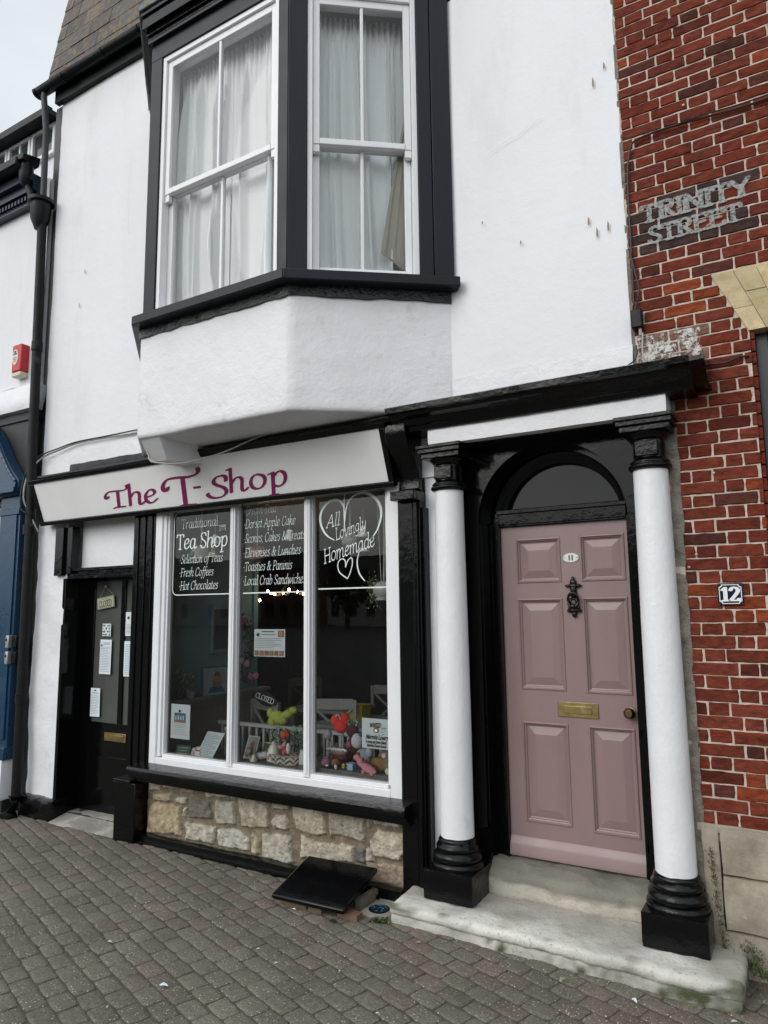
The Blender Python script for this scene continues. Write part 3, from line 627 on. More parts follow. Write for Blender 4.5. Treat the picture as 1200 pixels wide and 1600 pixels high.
def sash_window(T, s0, s1, name):
    z0, z1, zr = 3.872, 5.93, 4.80; f = MB(T)
    f.box(s0, s0+.035, -.15, -.012, z0, z1); f.box(s1-.035, s1, -.15, -.012, z0, z1); f.box(s0+.035, s1-.035, -.15, -.012, z1-.04, z1)
    f.box(s0+.035, s1-.035, -.15, -.012, z0, z0+.02)
    fr = f.build('sash_frame', M['white_gloss'], BAY, bevel=.003)
    a, b = s0+.037, s1-.037; mid = (a+b)/2
    up = MB(T); up.box(a, a+.045, -.070, -.03, zr, z1-.042); up.box(b-.045, b, -.070, -.03, zr, z1-.042); up.box(a+.045, b-.045, -.070, -.03, z1-.095, z1-.042)
    up.box(a+.045, b-.045, -.070, -.026, zr, zr+.042); up.box(mid-.011, mid+.011, -.066, -.034, zr+.042, z1-.095)
    for q in (a-.0, b-.045): up.prism([(T(q, 0, 0)[0], 0)], 'z', 0, 0) if False else None
    up.box(a, a+.045, -.066, -.034, zr-.055, zr-.001); up.box(b-.045, b, -.066, -.034, zr-.055, zr-.001)   # horns
    up.build('upper_sash', M['white_gloss'], BAY, bevel=.004)
    lo = MB(T); lo.box(a, a+.045, -.118, -.076, z0+.022, zr+.04); lo.box(b-.045, b, -.118, -.076, z0+.022, zr+.04); lo.box(a+.045, b-.045, -.118, -.076, z0+.022, z0+.09)
    lo.box(a+.045, b-.045, -.118, -.076, zr+.002, zr+.04); lo.box(mid-.011, mid+.011, -.114, -.08, z0+.09, zr+.002)
    lo.build('lower_sash', M['white_gloss'], BAY, bevel=.004)
    for (p, q, t, za, zb_) in ((a+.04, mid, -.05, zr+.04, z1-.09), (mid, b-.04, -.05, zr+.04, z1-.09), (a+.04, mid, -.097, z0+.085, zr+.004), (mid, b-.04, -.097, z0+.085, zr+.004)):
        g = MB(T); g.quad((p, t, za), (q, t, za), (q, t, zb_), (p, t, zb_)); g.build('window_pane', M['glass_bay'], BAY)
sash_window(F1, .117, 1.243, 'front'); sash_window(F2, .127, .860, 'right')
for k in ((.35, 4.862, F1), (1.02, 4.862, F1), (.2, 4.862, F2)):
    c = MB(k[2]); c.box(k[0], k[0]+.05, -.10, -.068, k[1]-.018, k[1]+.004); c.build('sash_catch', M['bronze'], BAY)
# curtains: hang just behind the bay sashes
def curtain(name, T, s0, s1, z0, z1, t, mat, label, seed, folds=9, amp=.046, sweep=None, group=None):
    c = MB(T); n = int((s1-s0)/.006); mz = 44; vs = []; fs = []; R = random.Random(seed)
    bumps = [(R.uniform(-.1, 1.1), R.uniform(.012, .05), R.uniform(.4, 1.3), R.uniform(-.12, .12), R.uniform(-.05, .05)) for _ in range(int(folds*1.6))]
    for j in range(mz+1):
        v = j/mz; z = z1+(z0-z1)*v
        for i in range(n+1):
            u = i/n; k = 0
            for (u0, w_, a_, dr, cv) in bumps:
                d = (u-(u0+dr*v+cv*math.sin(3*v)))/(w_*(.55+.9*v)); k += a_*math.exp(-d*d)
            k = amp*(min(1, .25+v*3)*k*1.25+.5*(1-min(1, v*6))*math.sin(u*folds*14))+.5*amp*nz3(u*5, v*2.2, seed)+.004*nz3(u*22, v*4, seed)
            ss = sweep(u, v, s0, s1) if sweep else s0+(s1-s0)*u
            vs.append((ss, t+k, z))
    for j in range(mz):
        for i in range(n): a = j*(n+1)+i; fs.append((a, a+1, a+n+2, a+n+1))
    c.add(vs, fs); o = c.build(name, mat, None, smooth=True, angle=180); tag(o, label, 'curtain', group); return o
G_C = 'curtains in the bay window'
curtain('curtain', F1, .14, .66, 3.88, 5.885, -.20, M['curtain'], 'white gathered curtain behind left half of the front bay sash', 1, 6, group=G_C)
curtain('curtain', F1, .60, 1.26, 3.88, 5.885, -.205, M['curtain'], 'white gathered curtain behind right half of the front bay sash', 5, 7, group=G_C)
curtain('curtain', F2, .10, .50, 3.88, 5.885, -.20, M['curtain'], 'white gathered curtain on left of the angled bay sash', 9, 5, group=G_C)
curtain('curtain', F2, .44, .90, 3.88, 5.885, -.215, M['curtain'], 'white gathered curtain on right of the angled bay sash, behind the cream lining', 13, 5, group=G_C)
curtain('curtain', F2, .62, .92, 3.90, 5.45, -.140, M['curtain_cream'], 'cream curtain lining swept across lower right corner of the angled bay sash', 21, 2.6, .016,
        sweep=lambda u, v, a, b: b-(1-u)*(b-a)*(.05+1.05*v**.7) if v < .86 else b-(1-u)*(b-a)*(1.02-.9*(v-.86)/.14*(1-u)), group=G_C)
rb = MB(); rb.quad((-4.42, 1.2, 3.3), (-1.93, 1.2, 3.3), (-1.93, 1.2, 6.3), (-4.42, 1.2, 6.3))
for zz in (3.76, 6.0): rb.add([(-4.42, 1.2, zz), (-4.42, .0, zz), (-3.93, -.55, zz), (-2.70, -.55, zz), (-1.95, .02, zz), (-1.93, 1.2, zz)], [(0, 1, 2, 3, 4, 5)])
rb.quad((-4.42, 1.2, 3.3), (-4.42, .0, 3.3), (-4.42, .0, 6.3), (-4.42, 1.2, 6.3)); rb.quad((-1.93, 1.2, 3.3), (-1.93, .0, 3.3), (-1.93, .0, 6.3), (-1.93, 1.2, 6.3))
rb.build('upstairs_room', pm('dim_room_wall', (.55, .55, .53), .9), SHOP)
# ------------------------------------------------------------------ fascia sign (a box sign leaning out at the top)
SIGN = thing('shop_sign', 'long off-white fascia signboard with magenta lettering in a black frame', 'sign')
s = MB()
XL, XR = -5.955, -2.245
yb, yt, zb, zt = -.10, -.222, 2.578, 2.905
o_, V_ = (0, yb, zb), Vector((0, yt-yb, zt-zb)).normalized()
hgt = math.hypot(yt-yb, zt-zb)
Ts = lambda x, t, v: (x, yb+V_.y*v-t*V_.z, zb+V_.z*v+t*V_.y)     # t outward from board face
bd = MB(Ts); bd.box(XL+.03, XR-.01, -.03, 0, 0, hgt); bd.build('board', M['sign_white'], SIGN, bevel=.002)
fr = MB(Ts); fr.box(XL-.005, XL+.045, -.04, .012, -.035, hgt+.0); fr.box(XR-.022, XR+.018, -.04, .010, -.035, hgt+.0); fr.box(XL-.005, XR+.018, -.045, .016, -.036, -.001)
fr.T = None; fr.prism([(yt-.012, zt+.0), (yt-.03, zt+.03), (-.02, zt+.04), (-.02, zt+.0)], 'x', XL-.012, XR+.03)
fr.prism([(yb+.01, zb-.032), (yb+.01, zt-.02), (-.0, zt-.02), (-.0, zb-.02)], 'x', XL+.05, XR-.002)
fr.build('frame', M['black_lumpy'], SIGN, bevel=.004)
GT = {'T': (7.4, ['s.4,4.9 0,4.2 -.6,4.5 -.5,5.6 .6,6.8 2.6,7.0 5,6.8 6.6,7.1 7.3,7.7 7.3,8.5', '3.9,6.9 3.2,0', 's1.6,-.2 2.4,.1 3.4,.1 5.2,0']),
      'S': (5.6, ['s4.9,5.3 5,6.6 4.2,7.2 2.6,6.9 1.7,5.6 2.2,4.4 4.1,3.1 4.6,1.6 3.6,.3 1.8,-.1 .4,.3 -.4,1.2 -.3,1.7'])}
lt = MB(); pen = (.60, .25, 22)
def ln(*a, **k): return (*a, k)
yy = lambda z: (z-zb)/V_.z
lettering(lt, [ln('T', -4.985, yy(2.625), .0198, pen=pen, res=.12, glyphs=GT, slant=.02, width=.27), ln('he', -4.745, yy(2.627), .0222, pen=(.56, .24, 24), res=.12, slant=.06, width=.355),
    ln('T', -4.275, yy(2.575), .0325, pen=(.52, .22, 22), res=.1, glyphs=GT, slant=.0, width=.385), ln('-', -3.985, yy(2.625), .028, pen=(.4, .3, 10), res=.1, width=.085),
    ln('S', -3.84, yy(2.607), .0222, pen=pen, res=.12, glyphs=GT, slant=.04, width=.215), ln('hop', -3.632, yy(2.632), .0222, pen=(.54, .25, 24), res=.12, slant=.06, track=.5, width=.585)],
    (0, yb-.0025*V_.z, zb+.0025*V_.y), (1, 0, 0), V_)
lt.build('lettering', M['magenta'], SIGN)
# ------------------------------------------------------------------ cornice over the shopfront and porch
c = MB()
c.profile([(0, 2.93), (-.245, 2.93), (-.262, 2.945), (-.262, 2.962), (-.0, 2.985)], -5.80, -2.16, 60, .004, 1)
c.rough(-5.40, -4.0, -.225, -.0, 2.955, 3.03, .04, .012, .006, 7, 4)
c.rough(-3.95, -2.2, -.22, 0., 2.945, 3.0, .04, .012, .005, 7, 4)
c.profile([(0, 2.86), (-.19, 2.86), (-.20, 2.885), (-.215, 2.895), (-.235, 2.925), (-.275, 2.94), (-.285, 2.955), (-.318, 2.962), (-.322, 2.995), (-.30, 3.005), (0, 3.05)], -2.165, -.405, 50, .005, 7)
c.profile([(0, 2.885), (-.20, 2.885), (-.30, 2.96), (-.315, 2.965), (-.315, 2.99), (0, 3.04)], -.405, -.335, 4, .003, 7)
c.build('cornice', M['black_lumpy'], SHOP, smooth=True, angle=40)
# console brackets
k = MB(); out = []
for t in range(13):
    a = t/12; out.append((-.05-.175*(.5+.5*math.cos(math.pi*a))-.02*math.sin(math.pi*a*2), 2.92-.40*a))
out += [(0, 2.50), (0, 2.92)]
k.prism(out, 'x', -2.222, -2.075); k.box(-2.235, -2.062, -.15, 0, 2.44, 2.50); k.build('console_bracket', M['black_lumpy'], SHOP, bevel=.006)
k = MB(); k.box(-5.812, -5.70, -.045, .02, 2.085, 2.52); k.box(-5.70, -5.60, -.02, .05, 2.10, 2.52); k.box(-5.60, -5.585, -.035, .04, 2.10, 2.52); k.build('console_bracket', M['black_gloss'], SHOP, bevel=.004)
# pilasters
for (x0, x1, yf, za, zb_, mt) in ((-4.775, -4.515, -.035, .50, 2.58, 'black_streaky'), (-2.232, -2.07, -.055, .02, 2.50, 'black_streaky')):
    p = MB(); p.box(x0, x1, yf, .12, za, zb_)
    n = 3; ww = (x1-x0)
    if x0 < -4: 
        for q in range(3): p.box(x0+.02+q*.082, x0+.068+q*.082, yf-.012, yf, za+.05, zb_)
    else:
        p.box(x0+.012, x1-.045, yf-.012, yf, za, zb_-.05); p.box(x1-.04, x1-.012, yf-.02, yf, za, zb_-.05); p.box(x1, x1+.02, -.03, .1, za, zb_-.1)
    p.build('pilaster', M[mt], SHOP, bevel=.004)
p = MB(); p.box(-4.79, -4.556, -.12, .05, -.02, .44); p.box(-4.80, -4.60, -.135, .05, .44, .462); p.build('pilaster_base', M['black_gloss'], SHOP, bevel=.005)
p = MB(); p.rough(-2.075, -1.97, .03, .2, .0, 2.9, .05, .006, .004, 5, 3); p.build('white_pier', M['white_lumpy'], SHOP, smooth=True)
# ------------------------------------------------------------------ stone stall riser
STONES = [
[(-4.381,0.430),(-4.231,0.447),(-4.194,0.431),(-4.372,0.406)],[(-4.179,0.433),(-4.055,0.432),(-4.062,0.406),(-4.170,0.404)],[(-4.485,0.346),(-4.295,0.374),(-4.293,0.318),(-4.483,0.305)],
[(-4.242,0.350),(-4.125,0.359),(-4.128,0.319),(-4.226,0.317)],[(-4.089,0.358),(-3.891,0.363),(-3.860,0.250),(-4.099,0.228)],[(-4.519,0.244),(-4.47,.29),(-4.196,0.290),(-4.181,0.093),(-4.541,0.057)],
[(-4.159,0.285),(-4.122,0.290),(-4.135,0.233),(-4.164,0.225)],[(-3.829,0.370),(-3.660,0.391),(-3.637,0.243),(-3.818,0.227),(-3.841,0.311)],[(-3.615,0.425),(-3.466,0.434),(-3.339,0.408),(-3.331,0.262),(-3.572,0.237)],
[(-3.296,0.431),(-3.156,0.444),(-3.162,0.407),(-3.296,0.395)],[(-3.277,0.347),(-3.180,0.360),(-3.161,0.272),(-3.276,0.265),(-3.307,0.306)],[(-4.133,0.184),(-3.831,0.192),(-3.841,0.080),(-4.122,0.072)],
[(-3.803,0.177),(-3.604,0.210),(-3.505,0.149),(-3.511,0.079),(-3.800,0.077)],[(-3.481,0.208),(-3.430,0.179),(-3.415,0.076),(-3.485,0.079)],[(-3.380,0.214),(-3.143,0.230),(-3.118,0.061),(-3.384,0.058)],
[(-3.935,0.426),(-3.728,0.436),(-3.728,0.416),(-3.920,0.398)],[(-3.675,0.432),(-3.635,0.437),(-3.641,0.420),(-3.672,0.418)],[(-3.104,0.439),(-2.909,0.453),(-2.863,0.428),(-2.844,0.295),(-2.909,0.270),(-3.082,0.286),(-3.117,0.359)],
[(-2.818,0.434),(-2.616,0.450),(-2.549,0.410),(-2.545,0.280),(-2.729,0.306),(-2.812,0.279)],[(-3.048,0.250),(-2.922,0.223),(-2.630,0.243),(-2.625,0.146),(-3.054,0.112)],[(-2.612,0.231),(-2.545,0.246),(-2.546,0.159),(-2.612,0.163)],
[(-2.525,0.438),(-2.489,0.438),(-2.496,0.379),(-2.520,0.380)],[(-2.477,0.439),(-2.278,0.437),(-2.285,0.413),(-2.460,0.403)],[(-2.442,0.372),(-2.251,0.371),(-2.248,0.259),(-2.288,0.215),(-2.474,0.214),(-2.502,0.296)],
[(-2.533,0.248),(-2.467,0.243),(-2.468,0.181),(-2.534,0.175)],[(-2.534,0.156),(-2.249,0.184),(-2.251,0.068),(-2.440,0.058),(-2.522,0.091)],[(-4.53,.43),(-4.43,.44),(-4.43,.385),(-4.53,.38)]]
SC_ = {4: (.17, .155, .125), 5: (.44, .35, .22), 2: (.40, .33, .22), 20: (.16, .155, .14), 25: (.36, .27, .20), 13: (.48, .40, .26), 12: (.50, .47, .40), 14: (.48, .44, .36), 11: (.50, .46, .37), 3: (.55, .50, .42), 6: (.58, .52, .4)}
def rubble():
    x0, x1, z0, z1 = -4.56, -2.23, .04, .50; st = .005; nx, nz_ = int((x1-x0)/st), int((z1-z0)/st)
    X = np.linspace(x0, x1, nx+1); Z = np.linspace(z0, z1, nz_+1); GX, GZ = np.meshgrid(X, Z)
    WX = GX.copy(); WZ = GZ.copy()
    for j in range(nz_+1):
        for i in range(nx+1):
            x, z = X[i], Z[j]; WX[j, i] += .010*nz3(x, z, 3, 14)+.006*nz3(x, z, 5, 40); WZ[j, i] += .010*nz3(x, z, 8, 14)+.006*nz3(x, z, 11, 40)
    H = np.zeros_like(GX); C = np.empty(GX.shape+(3,)); C[:] = (.225, .180, .125); best = np.full(GX.shape, -1.0)
    for si, poly in enumerate(STONES):
        P = np.array(poly); d = np.full(GX.shape, 1e9); inside = np.zeros(GX.shape, bool); n = len(P)
        cx, cz = P.mean(0)
        for a in range(n):
            p, q = P[a], P[(a+1) % n]; e = q-p; t = np.clip(((WX-p[0])*e[0]+(WZ-p[1])*e[1])/(e@e), 0, 1)
            d = np.minimum(d, np.hypot(WX-p[0]-t*e[0], WZ-p[1]-t*e[1]))
            cr = ((p[1] > WZ) != (q[1] > WZ)) & (WX < (q[0]-p[0])*(WZ-p[1])/(q[1]-p[1]+1e-12)+p[0]); inside ^= cr
        sd_ = np.where(inside, d, -d)+.004
        m = sd_ > best; r = random.Random(si); sm = si == 25
        col = SC_.get(si, (lambda q_, g_: (.50*q_, (.46-.02*g_)*q_, (.385-.05*g_)*q_))(r.uniform(.75, 1.12), r.random()))
        hh = np.clip(sd_/.012, 0, 1)**.5*(.024 if not sm else .007)
        mk = m & (sd_ > 0); H[mk] = hh[mk]; best[m] = sd_[m]; C[mk] = col
    vs = []; cs = []
    for j in range(nz_+1):
        for i in range(nx+1):
            x, z = X[i], Z[j]; hgt = H[j, i]; rr = (.008 if hgt > 0 else .004)
            h = hgt+rr*nz3(x, z, 1, 22)+.004*nz3(x, z, 2, 60); vs.append((x, .012-h, z)); k = 1+.16*nz3(x, z, 9, 20)
            cs.append((*(C[j, i]*k), 1))
    fs = [(j*(nx+1)+i, j*(nx+1)+i+1, (j+1)*(nx+1)+i+1, (j+1)*(nx+1)+i) for j in range(nz_) for i in range(nx)]
    mb = MB(); mb.v = vs; mb.f = fs; mb.c = cs
    o = mb.build('stall_riser', M['rubble'], SHOP, smooth=True, angle=180); return o
RIS = rubble()
sk = MB(); sk.rough(-4.56, -2.24, -.07, .0, -.02, .062, .04, .014, .006, 7, 2); sk.rough(-4.6, -2.235, -.095, -.05, -.02, .022, .04, .01, .006, 9, 2)
sk.build('skirting', M['black_lumpy'], RIS, smooth=True)
# ------------------------------------------------------------------ shop window
sw = MB()
sw.box(-4.512, -4.44, -.035, .06, .585, 2.58); sw.box(-4.44, -4.405, -.02, .055, .64, 2.57); sw.box(-4.405, -4.385, -.005, .05, .655, 2.56)
sw.box(-2.325, -2.235, -.035, .06, .585, 2.58); sw.box(-2.35, -2.325, -.015, .05, .655, 2.56)
sw.box(-4.44, -2.325, -.036, .06, .585, .635); sw.box(-4.385, -2.35, -.018, .055, .635, .662)
sw.box(-4.44, -2.325, -.034, .06, 2.56, 2.62)
WIN = sw.build('shop_window', M['white_gloss'], SHOP, bevel=.004)
for xm in (-3.68, -2.982):
    mm = MB(); mm.box(xm-.022, xm+.028, .0, .05, .655, 2.57); mm.box(xm-.027, xm+.022, -.03, .0, .64, 2.57); mm.box(xm-.012, xm+.008, -.036, -.03, .66, 2.57); mm.build('mullion', M['white_gloss'], WIN, bevel=.005)
for a, b_ in ((-4.39, -3.70), (-3.655, -3.0), (-2.957, -2.34)):
    g = MB(); g.quad((a, .03, .655), (b_, .03, .655), (b_, .03, 2.575), (a, .03, 2.575)); g.build('window_pane', M['glass'], WIN)
sl = MB(); sl.profile([(.0, .455), (-.10, .46), (-.105, .478), (-.135, .49), (-.14, .51), (-.165, .52), (-.172, .555), (-.16, .575), (-.03, .59), (.0, .59)], -4.61, -2.155, 50, .003, 3)
sl.build('window_sill', M['black_lumpy'], WIN, smooth=True, angle=40)
# lettering on the panes
pn = (.32, .15, 28); pb = (.52, .24, 20); v1 = MB(); it = []
def T_(txt, x, z, sz, wdt, pen=pn, **k): it.append((txt, x, z, sz, dict(pen=pen, width=wdt, res=.25, **k)))
T_('Traditional', -4.285, 2.415, .0105, .40, pen=(.28, .14, 20), slant=0)
T_('Tea Shop', -4.335, 2.25, .0165, .555, pen=(.44, .22, 15), slant=0)
T_('1991', -3.875, 2.375, .0062, .075)
for (tx, z, wd) in (('*Selection of Teas', 2.135, .475), ('*Fresh Coffees', 2.03, .38), ('*Hot Chocolates', 1.925, .43)): T_(tx, -4.30, z, .0092, wd*.98, slant=.18)
for (tx, z, wd) in (('*Cream Teas', 2.475, .33), ('*Dorset Apple Cake', 2.372, .51), ('*Scones, Cakes & Treats', 2.262, .60), ('*Elevenses & Lunches', 2.155, .56), ('*Toasties & Paninis', 2.05, .48), ('*Local Crab Sandwiches', 1.945, .605)): T_(tx, -3.625, z, .0092, wd*.97, slant=.18)
for sel in (lambda x: x < -3.7, lambda x: x > -3.7):
    v1 = MB(); lettering(v1, [i_ for i_ in it if sel(i_[1])], (0, .0275, 0), (1, 0, 0), (0, 0, 1)); v1.build('pane_lettering', M['vinyl'], WIN)
v2 = MB()
bord = [('s' and [(-4.365+.03, 1.885), (-3.70, 1.885)]), [(-3.62, 1.885), (-3.01, 1.885)], [(-2.925, 1.90), (-2.345, 1.90)]]
def line2(mb, pts, w_, y=.0275):
    for a, b_ in zip(pts[:-1], pts[1:]):
        d = Vector((b_[0]-a[0], b_[1]-a[1])).normalized(); n = Vector((-d.y, d.x))*w_/2
        mb.quad((a[0]-n.x, y, a[1]-n.y), (b_[0]-n.x, y, b_[1]-n.y), (b_[0]+n.x, y, b_[1]+n.y), (a[0]+n.x, y, a[1]+n.y))
corner = [(-4.368+.05*(1-math.cos(t)), 1.935-.05*math.sin(t)) for t in [math.pi/2*q/6 for q in range(7)]]
line2(v2, [(-4.368, 2.50)]+corner+[(-3.705, 1.885)], .008)
line2(v2, [(-4.368, 2.50)]+[(-4.368+.05*(1-math.cos(t)), 2.50+.05*math.sin(t)) for t in [math.pi/2*q/6 for q in range(7)]]+[(-3.705, 2.55)], .005)
line2(v2, bord[1], .009); line2(v2, bord[2], .009); v2.build('pane_border', M['vinyl'], WIN)
v3 = MB(); S_ = .01
def hp(s): return [(a, b_) for a, b_ in parse('s'+s)]
heart = [hp('-2.706,2.40 -2.712,2.47 -2.76,2.515 -2.84,2.505 -2.90,2.44 -2.905,2.36 -2.86,2.28 -2.79,2.235'), hp('-2.70,2.55 -2.706,2.46 -2.703,2.36 -2.705,2.29'),
         hp('-2.70,2.36 -2.685,2.46 -2.63,2.53 -2.53,2.545 -2.44,2.49 -2.405,2.40 -2.435,2.29 -2.50,2.215'), hp('-2.575,2.17 -2.60,2.08 -2.585,2.0 -2.54,1.945')]
small = [hp('-2.695,2.045 -2.70,2.09 -2.735,2.10 -2.76,2.065 -2.745,2.01 -2.68,1.965'), hp('-2.695,2.045 -2.675,2.09 -2.645,2.105 -2.64,2.06 -2.66,2.0 -2.68,1.965')]
lettering(v3, [([[(p[0]*100, p[1]*100) for p in q] for q in heart], 0, 0, .01, dict(pen=(.95, .65, 40), res=.3, widths=[(.3, 1.2), (.45, .6), (.4, 1.2), (.3, .6)])),
               ([[(p[0]*100, p[1]*100) for p in q] for q in small], 0, 0, .01, dict(pen=(.42, .32, 40), res=.2)),
               ('All', -2.855, 2.325, .0120, dict(pen=(.36, .18, 40), width=.115, slant=.3, rot=.12)), ('Lovingly', -2.775, 2.235, .0112, dict(pen=(.36, .18, 40), width=.26, slant=.3, rot=.26)),
               ('Homemade', -2.875, 2.075, .0135, dict(pen=(.38, .19, 40), width=.43, slant=.3, rot=.24))], (0, .0275, 0), (1, 0, 0), (0, 0, 1))
v3.build('heart_lettering', M['vinyl'], WIN)
# ------------------------------------------------------------------ shop door
dy = .20
ds = MB(); 
ds.box(-5.705, -5.665, -.02, .24, .02, 2.06); ds.box(-5.705, -5.70, 0, .22, .02, 2.06)          # left jamb, reveal
ds.box(-5.70, -5.585, .0, .24, 2.052, 2.10); ds.box(-5.585, -4.77, -.012, .24, 2.052, 2.075); ds.box(-5.585, -4.77, .005, .24, 2.075, 2.12); ds.box(-5.60, -4.77, -.025, .2, 2.12, 2.145)
ds.box(-4.772, -4.60, .02, .24, .02, 2.58); ds.box(-4.82, -4.772, .19, .25, .02, 2.58)
SURR = ds.build('door_surround', M['black_gloss'], SHOP, bevel=.004)
tp = MB(); tp.rough(-5.585, -4.775, .07, .12, 2.15, 2.60, .05, .006, .003, 5); tp.build('white_panel', M['white_lumpy'], SURR, smooth=True)
d = MB(); d.box(-5.665, -5.545, dy, dy+.045, .05, 2.05); d.box(-5.19, -5.135, dy, dy+.045, .80, 2.035); d.box(-4.93, -4.85, dy, dy+.045, .05, 2.05); d.box(-5.545, -4.93, dy, dy+.045, 2.035, 2.05)
d.box(-5.545, -4.93, dy, dy+.045, .05, .80); d.box(-5.47, -5.0, dy-.008, dy, .12, .52); d.box(-5.50, -4.97, dy-.004, dy, .56, .74)
DOOR2 = d.build('shop_door', M['black_gloss'], SHOP, bevel=.004)
g = MB(); g.box(-5.545, -5.19, dy+.015, dy+.02, .80, 2.035); g.build('door_glass', M['frosted'], DOOR2)
g = MB(); g.box(-5.135, -4.93, dy+.015, dy+.02, .80, 2.035); g.build('door_glass', M['frosted'], DOOR2)
lp = MB(); lp.box(-5.325, -5.05, dy-.016, dy-.008, .655, .725); lp.box(-5.295, -5.08, dy-.020, dy-.016, .672, .708); lp.build('letter_plate', M['brass'], DOOR2, bevel=.003)
th = MB(); th.rough(-5.66, -4.80, -.10, .26, -.02, .052, .03, .02, .008, 5, 4, f=lambda x, y, z: (x, y, z-(.045*max(0, (.1-y)/.2) if z > 0 else 0))); 
tag(th.build('door_threshold', M['step_worn'], None, smooth=True), 'low worn stone threshold under the black shop door', 'doorstep')
# ------------------------------------------------------------------ pink front door in its arched recess
CX, SPR, RO = -1.27, 2.285, .457; yp, yd = .08, .262
an = MB(); N = 40
arc = [(CX+RO*math.cos(math.pi-math.pi*i/N), SPR+RO*math.sin(math.pi*i/N)) for i in range(N+1)]
xa, xb, ztop = -1.985, -.555, 2.80
vs = []; fs = []
for i, (x, z) in enumerate(arc): vs.append((x, yp, z)); vs.append((xa+(xb-xa)*i/N, yp, ztop))
for i in range(N): fs.append((2*i, 2*i+2, 2*i+3, 2*i+1))
an.add(vs, fs)
an.quad((xa, yp, .12), (CX-RO, yp, .12), (CX-RO, yp, SPR), (xa, yp, SPR)); an.quad((CX+RO, yp, .12), (xb, yp, .12), (xb, yp, SPR), (CX+RO, yp, SPR))
an.add([(xa, yp, SPR), (CX-RO, yp, SPR), (xa, yp, ztop)], [(0, 1, 2)]); an.add([(xb, yp, SPR), (CX+RO, yp, SPR), (xb, yp, ztop)], [(0, 1, 2)])
vs = []; fs = []
op = [(CX-RO, .12)]+arc+[(CX+RO, .12)]
for (x, z) in op: vs += [(x, yp, z), (x, .34, z)]
for i in range(len(op)-1): fs.append((2*i, 2*i+1, 2*i+3, 2*i+2))
an.add(vs, fs)
ARCH = an.build('porch_surround', M['black_gloss'], SHOP, smooth=True, angle=30)
# raised mouldings round the arch and reveal
mo = MB(); vs = []; fs = []
for i in range(N+1):
    a = math.pi-math.pi*i/N
    for rr, y in ((RO-.03, .185), (RO-.03, .21), (RO-.0, .21), (RO-.0, .185)): vs.append((CX+rr*math.cos(a), y, SPR+rr*math.sin(a)))
for i in range(N):
    for q in range(4): fs.append((4*i+q, 4*i+4+q, 4*i+4+(q+1) % 4, 4*i+(q+1) % 4))
mo.add(vs, fs); 
for sgn, xx in ((1, CX-RO), (-1, CX+RO)):
    for y in (.10, .185): mo.box(xx, xx+sgn*.012, y, y+.02, .28, SPR)
    mo.box(xx, xx+sgn*.010, .10, .20, 1.05, 1.09); mo.box(xx, xx+sgn*.010, .10, .20, .46, .50)
mo.build('arch_moulding', M['black_gloss'], ARCH, smooth=True, angle=30)
df = MB(); df.box(CX-RO, -1.652, .225, .34, .26, SPR); df.box(-.862, CX+RO, .225, .34, .26, SPR); df.box(-1.652, -.862, .235, .34, 2.265, 2.375); df.box(-1.652, -.862, .222, .26, 2.275, 2.292); df.box(-1.66, -.855, .215, .26, 2.345, 2.37)
# fan frame ring
RF = .36; vs = []; fs = []
for i in range(N+1):
    a = math.pi-math.pi*i/N
    for rr, y in ((RO, .25), (RF+.02, .25), (RF, .262), (RF, .31)): vs.append((CX+.02*(rr < .4)+rr*math.cos(a), y, SPR-.005*(rr < .4)+rr*math.sin(a)))
for i in range(N):
    for q in range(3): fs.append((4*i+q, 4*i+4+q, 4*i+5+q, 4*i+1+q))
df.add(vs, fs)
df.build('door_frame', M['black_gloss'], ARCH, bevel=.003)
fg = MB(); fg.prism([(CX+.02+RF*1.02*math.cos(math.pi*i/24), SPR+RF*1.02*math.sin(math.pi*i/24)) for i in range(25)], 'y', .30, .305); fg.build('fanlight', M['fan_glass'], ARCH)
# door leaf: frame with six raised and fielded panels
dl = MB(); x0, x1, z0, z1 = -1.65, -.864, .292, 2.262
PAN = [(-1.553, -1.267, 1.905, 2.185), (-1.150, -.895+.01, 1.905, 2.185), (-1.553, -1.267, 1.255, 1.812), (-1.150, -.885, 1.250, 1.812), (-1.553, -1.267, .480, 1.068), (-1.150, -.885, .470, 1.068)]
xs = sorted({x0, x1}|{p[0] for p in PAN}|{p[1] for p in PAN}); zs = sorted({z0, z1}|{p[2] for p in PAN}|{p[3] for p in PAN})
for i in range(len(xs)-1):
    for j in range(len(zs)-1):
        cx_, cz_ = (xs[i]+xs[i+1])/2, (zs[j]+zs[j+1])/2
        if any(p[0] < cx_ < p[1] and p[2] < cz_ < p[3] for p in PAN): continue
        dl.quad((xs[i], yd, zs[j]), (xs[i+1], yd, zs[j]), (xs[i+1], yd, zs[j+1]), (xs[i], yd, zs[j+1]))
for p in PAN:
    a, b_, c_, d_ = p; rings = [(0, 0), (.004, -.006), (.010, -.007), (.015, .004), (.020, .006), (.024, .016), (.030, .018), (.034, .016), (.072, .007), (.076, .006)]
    for q in range(len(rings)-1):
        (i0, y0), (i1, y1) = rings[q], rings[q+1]
        A = [(a+i0, yd+y0, c_+i0), (b_-i0, yd+y0, c_+i0), (b_-i0, yd+y0, d_-i0), (a+i0, yd+y0, d_-i0)]; B = [(a+i1, yd+y1, c_+i1), (b_-i1, yd+y1, c_+i1), (b_-i1, yd+y1, d_-i1), (a+i1, yd+y1, d_-i1)]
        for e in range(4): dl.quad(A[e], A[(e+1) % 4], B[(e+1) % 4], B[e])
    i1, y1 = rings[-1]; dl.quad((a+i1, yd+y1, c_+i1), (b_-i1, yd+y1, c_+i1), (b_-i1, yd+y1, d_-i1), (a+i1, yd+y1, d_-i1))
dl.box(x0, x1, yd+.02, yd+.045, z0, z1)
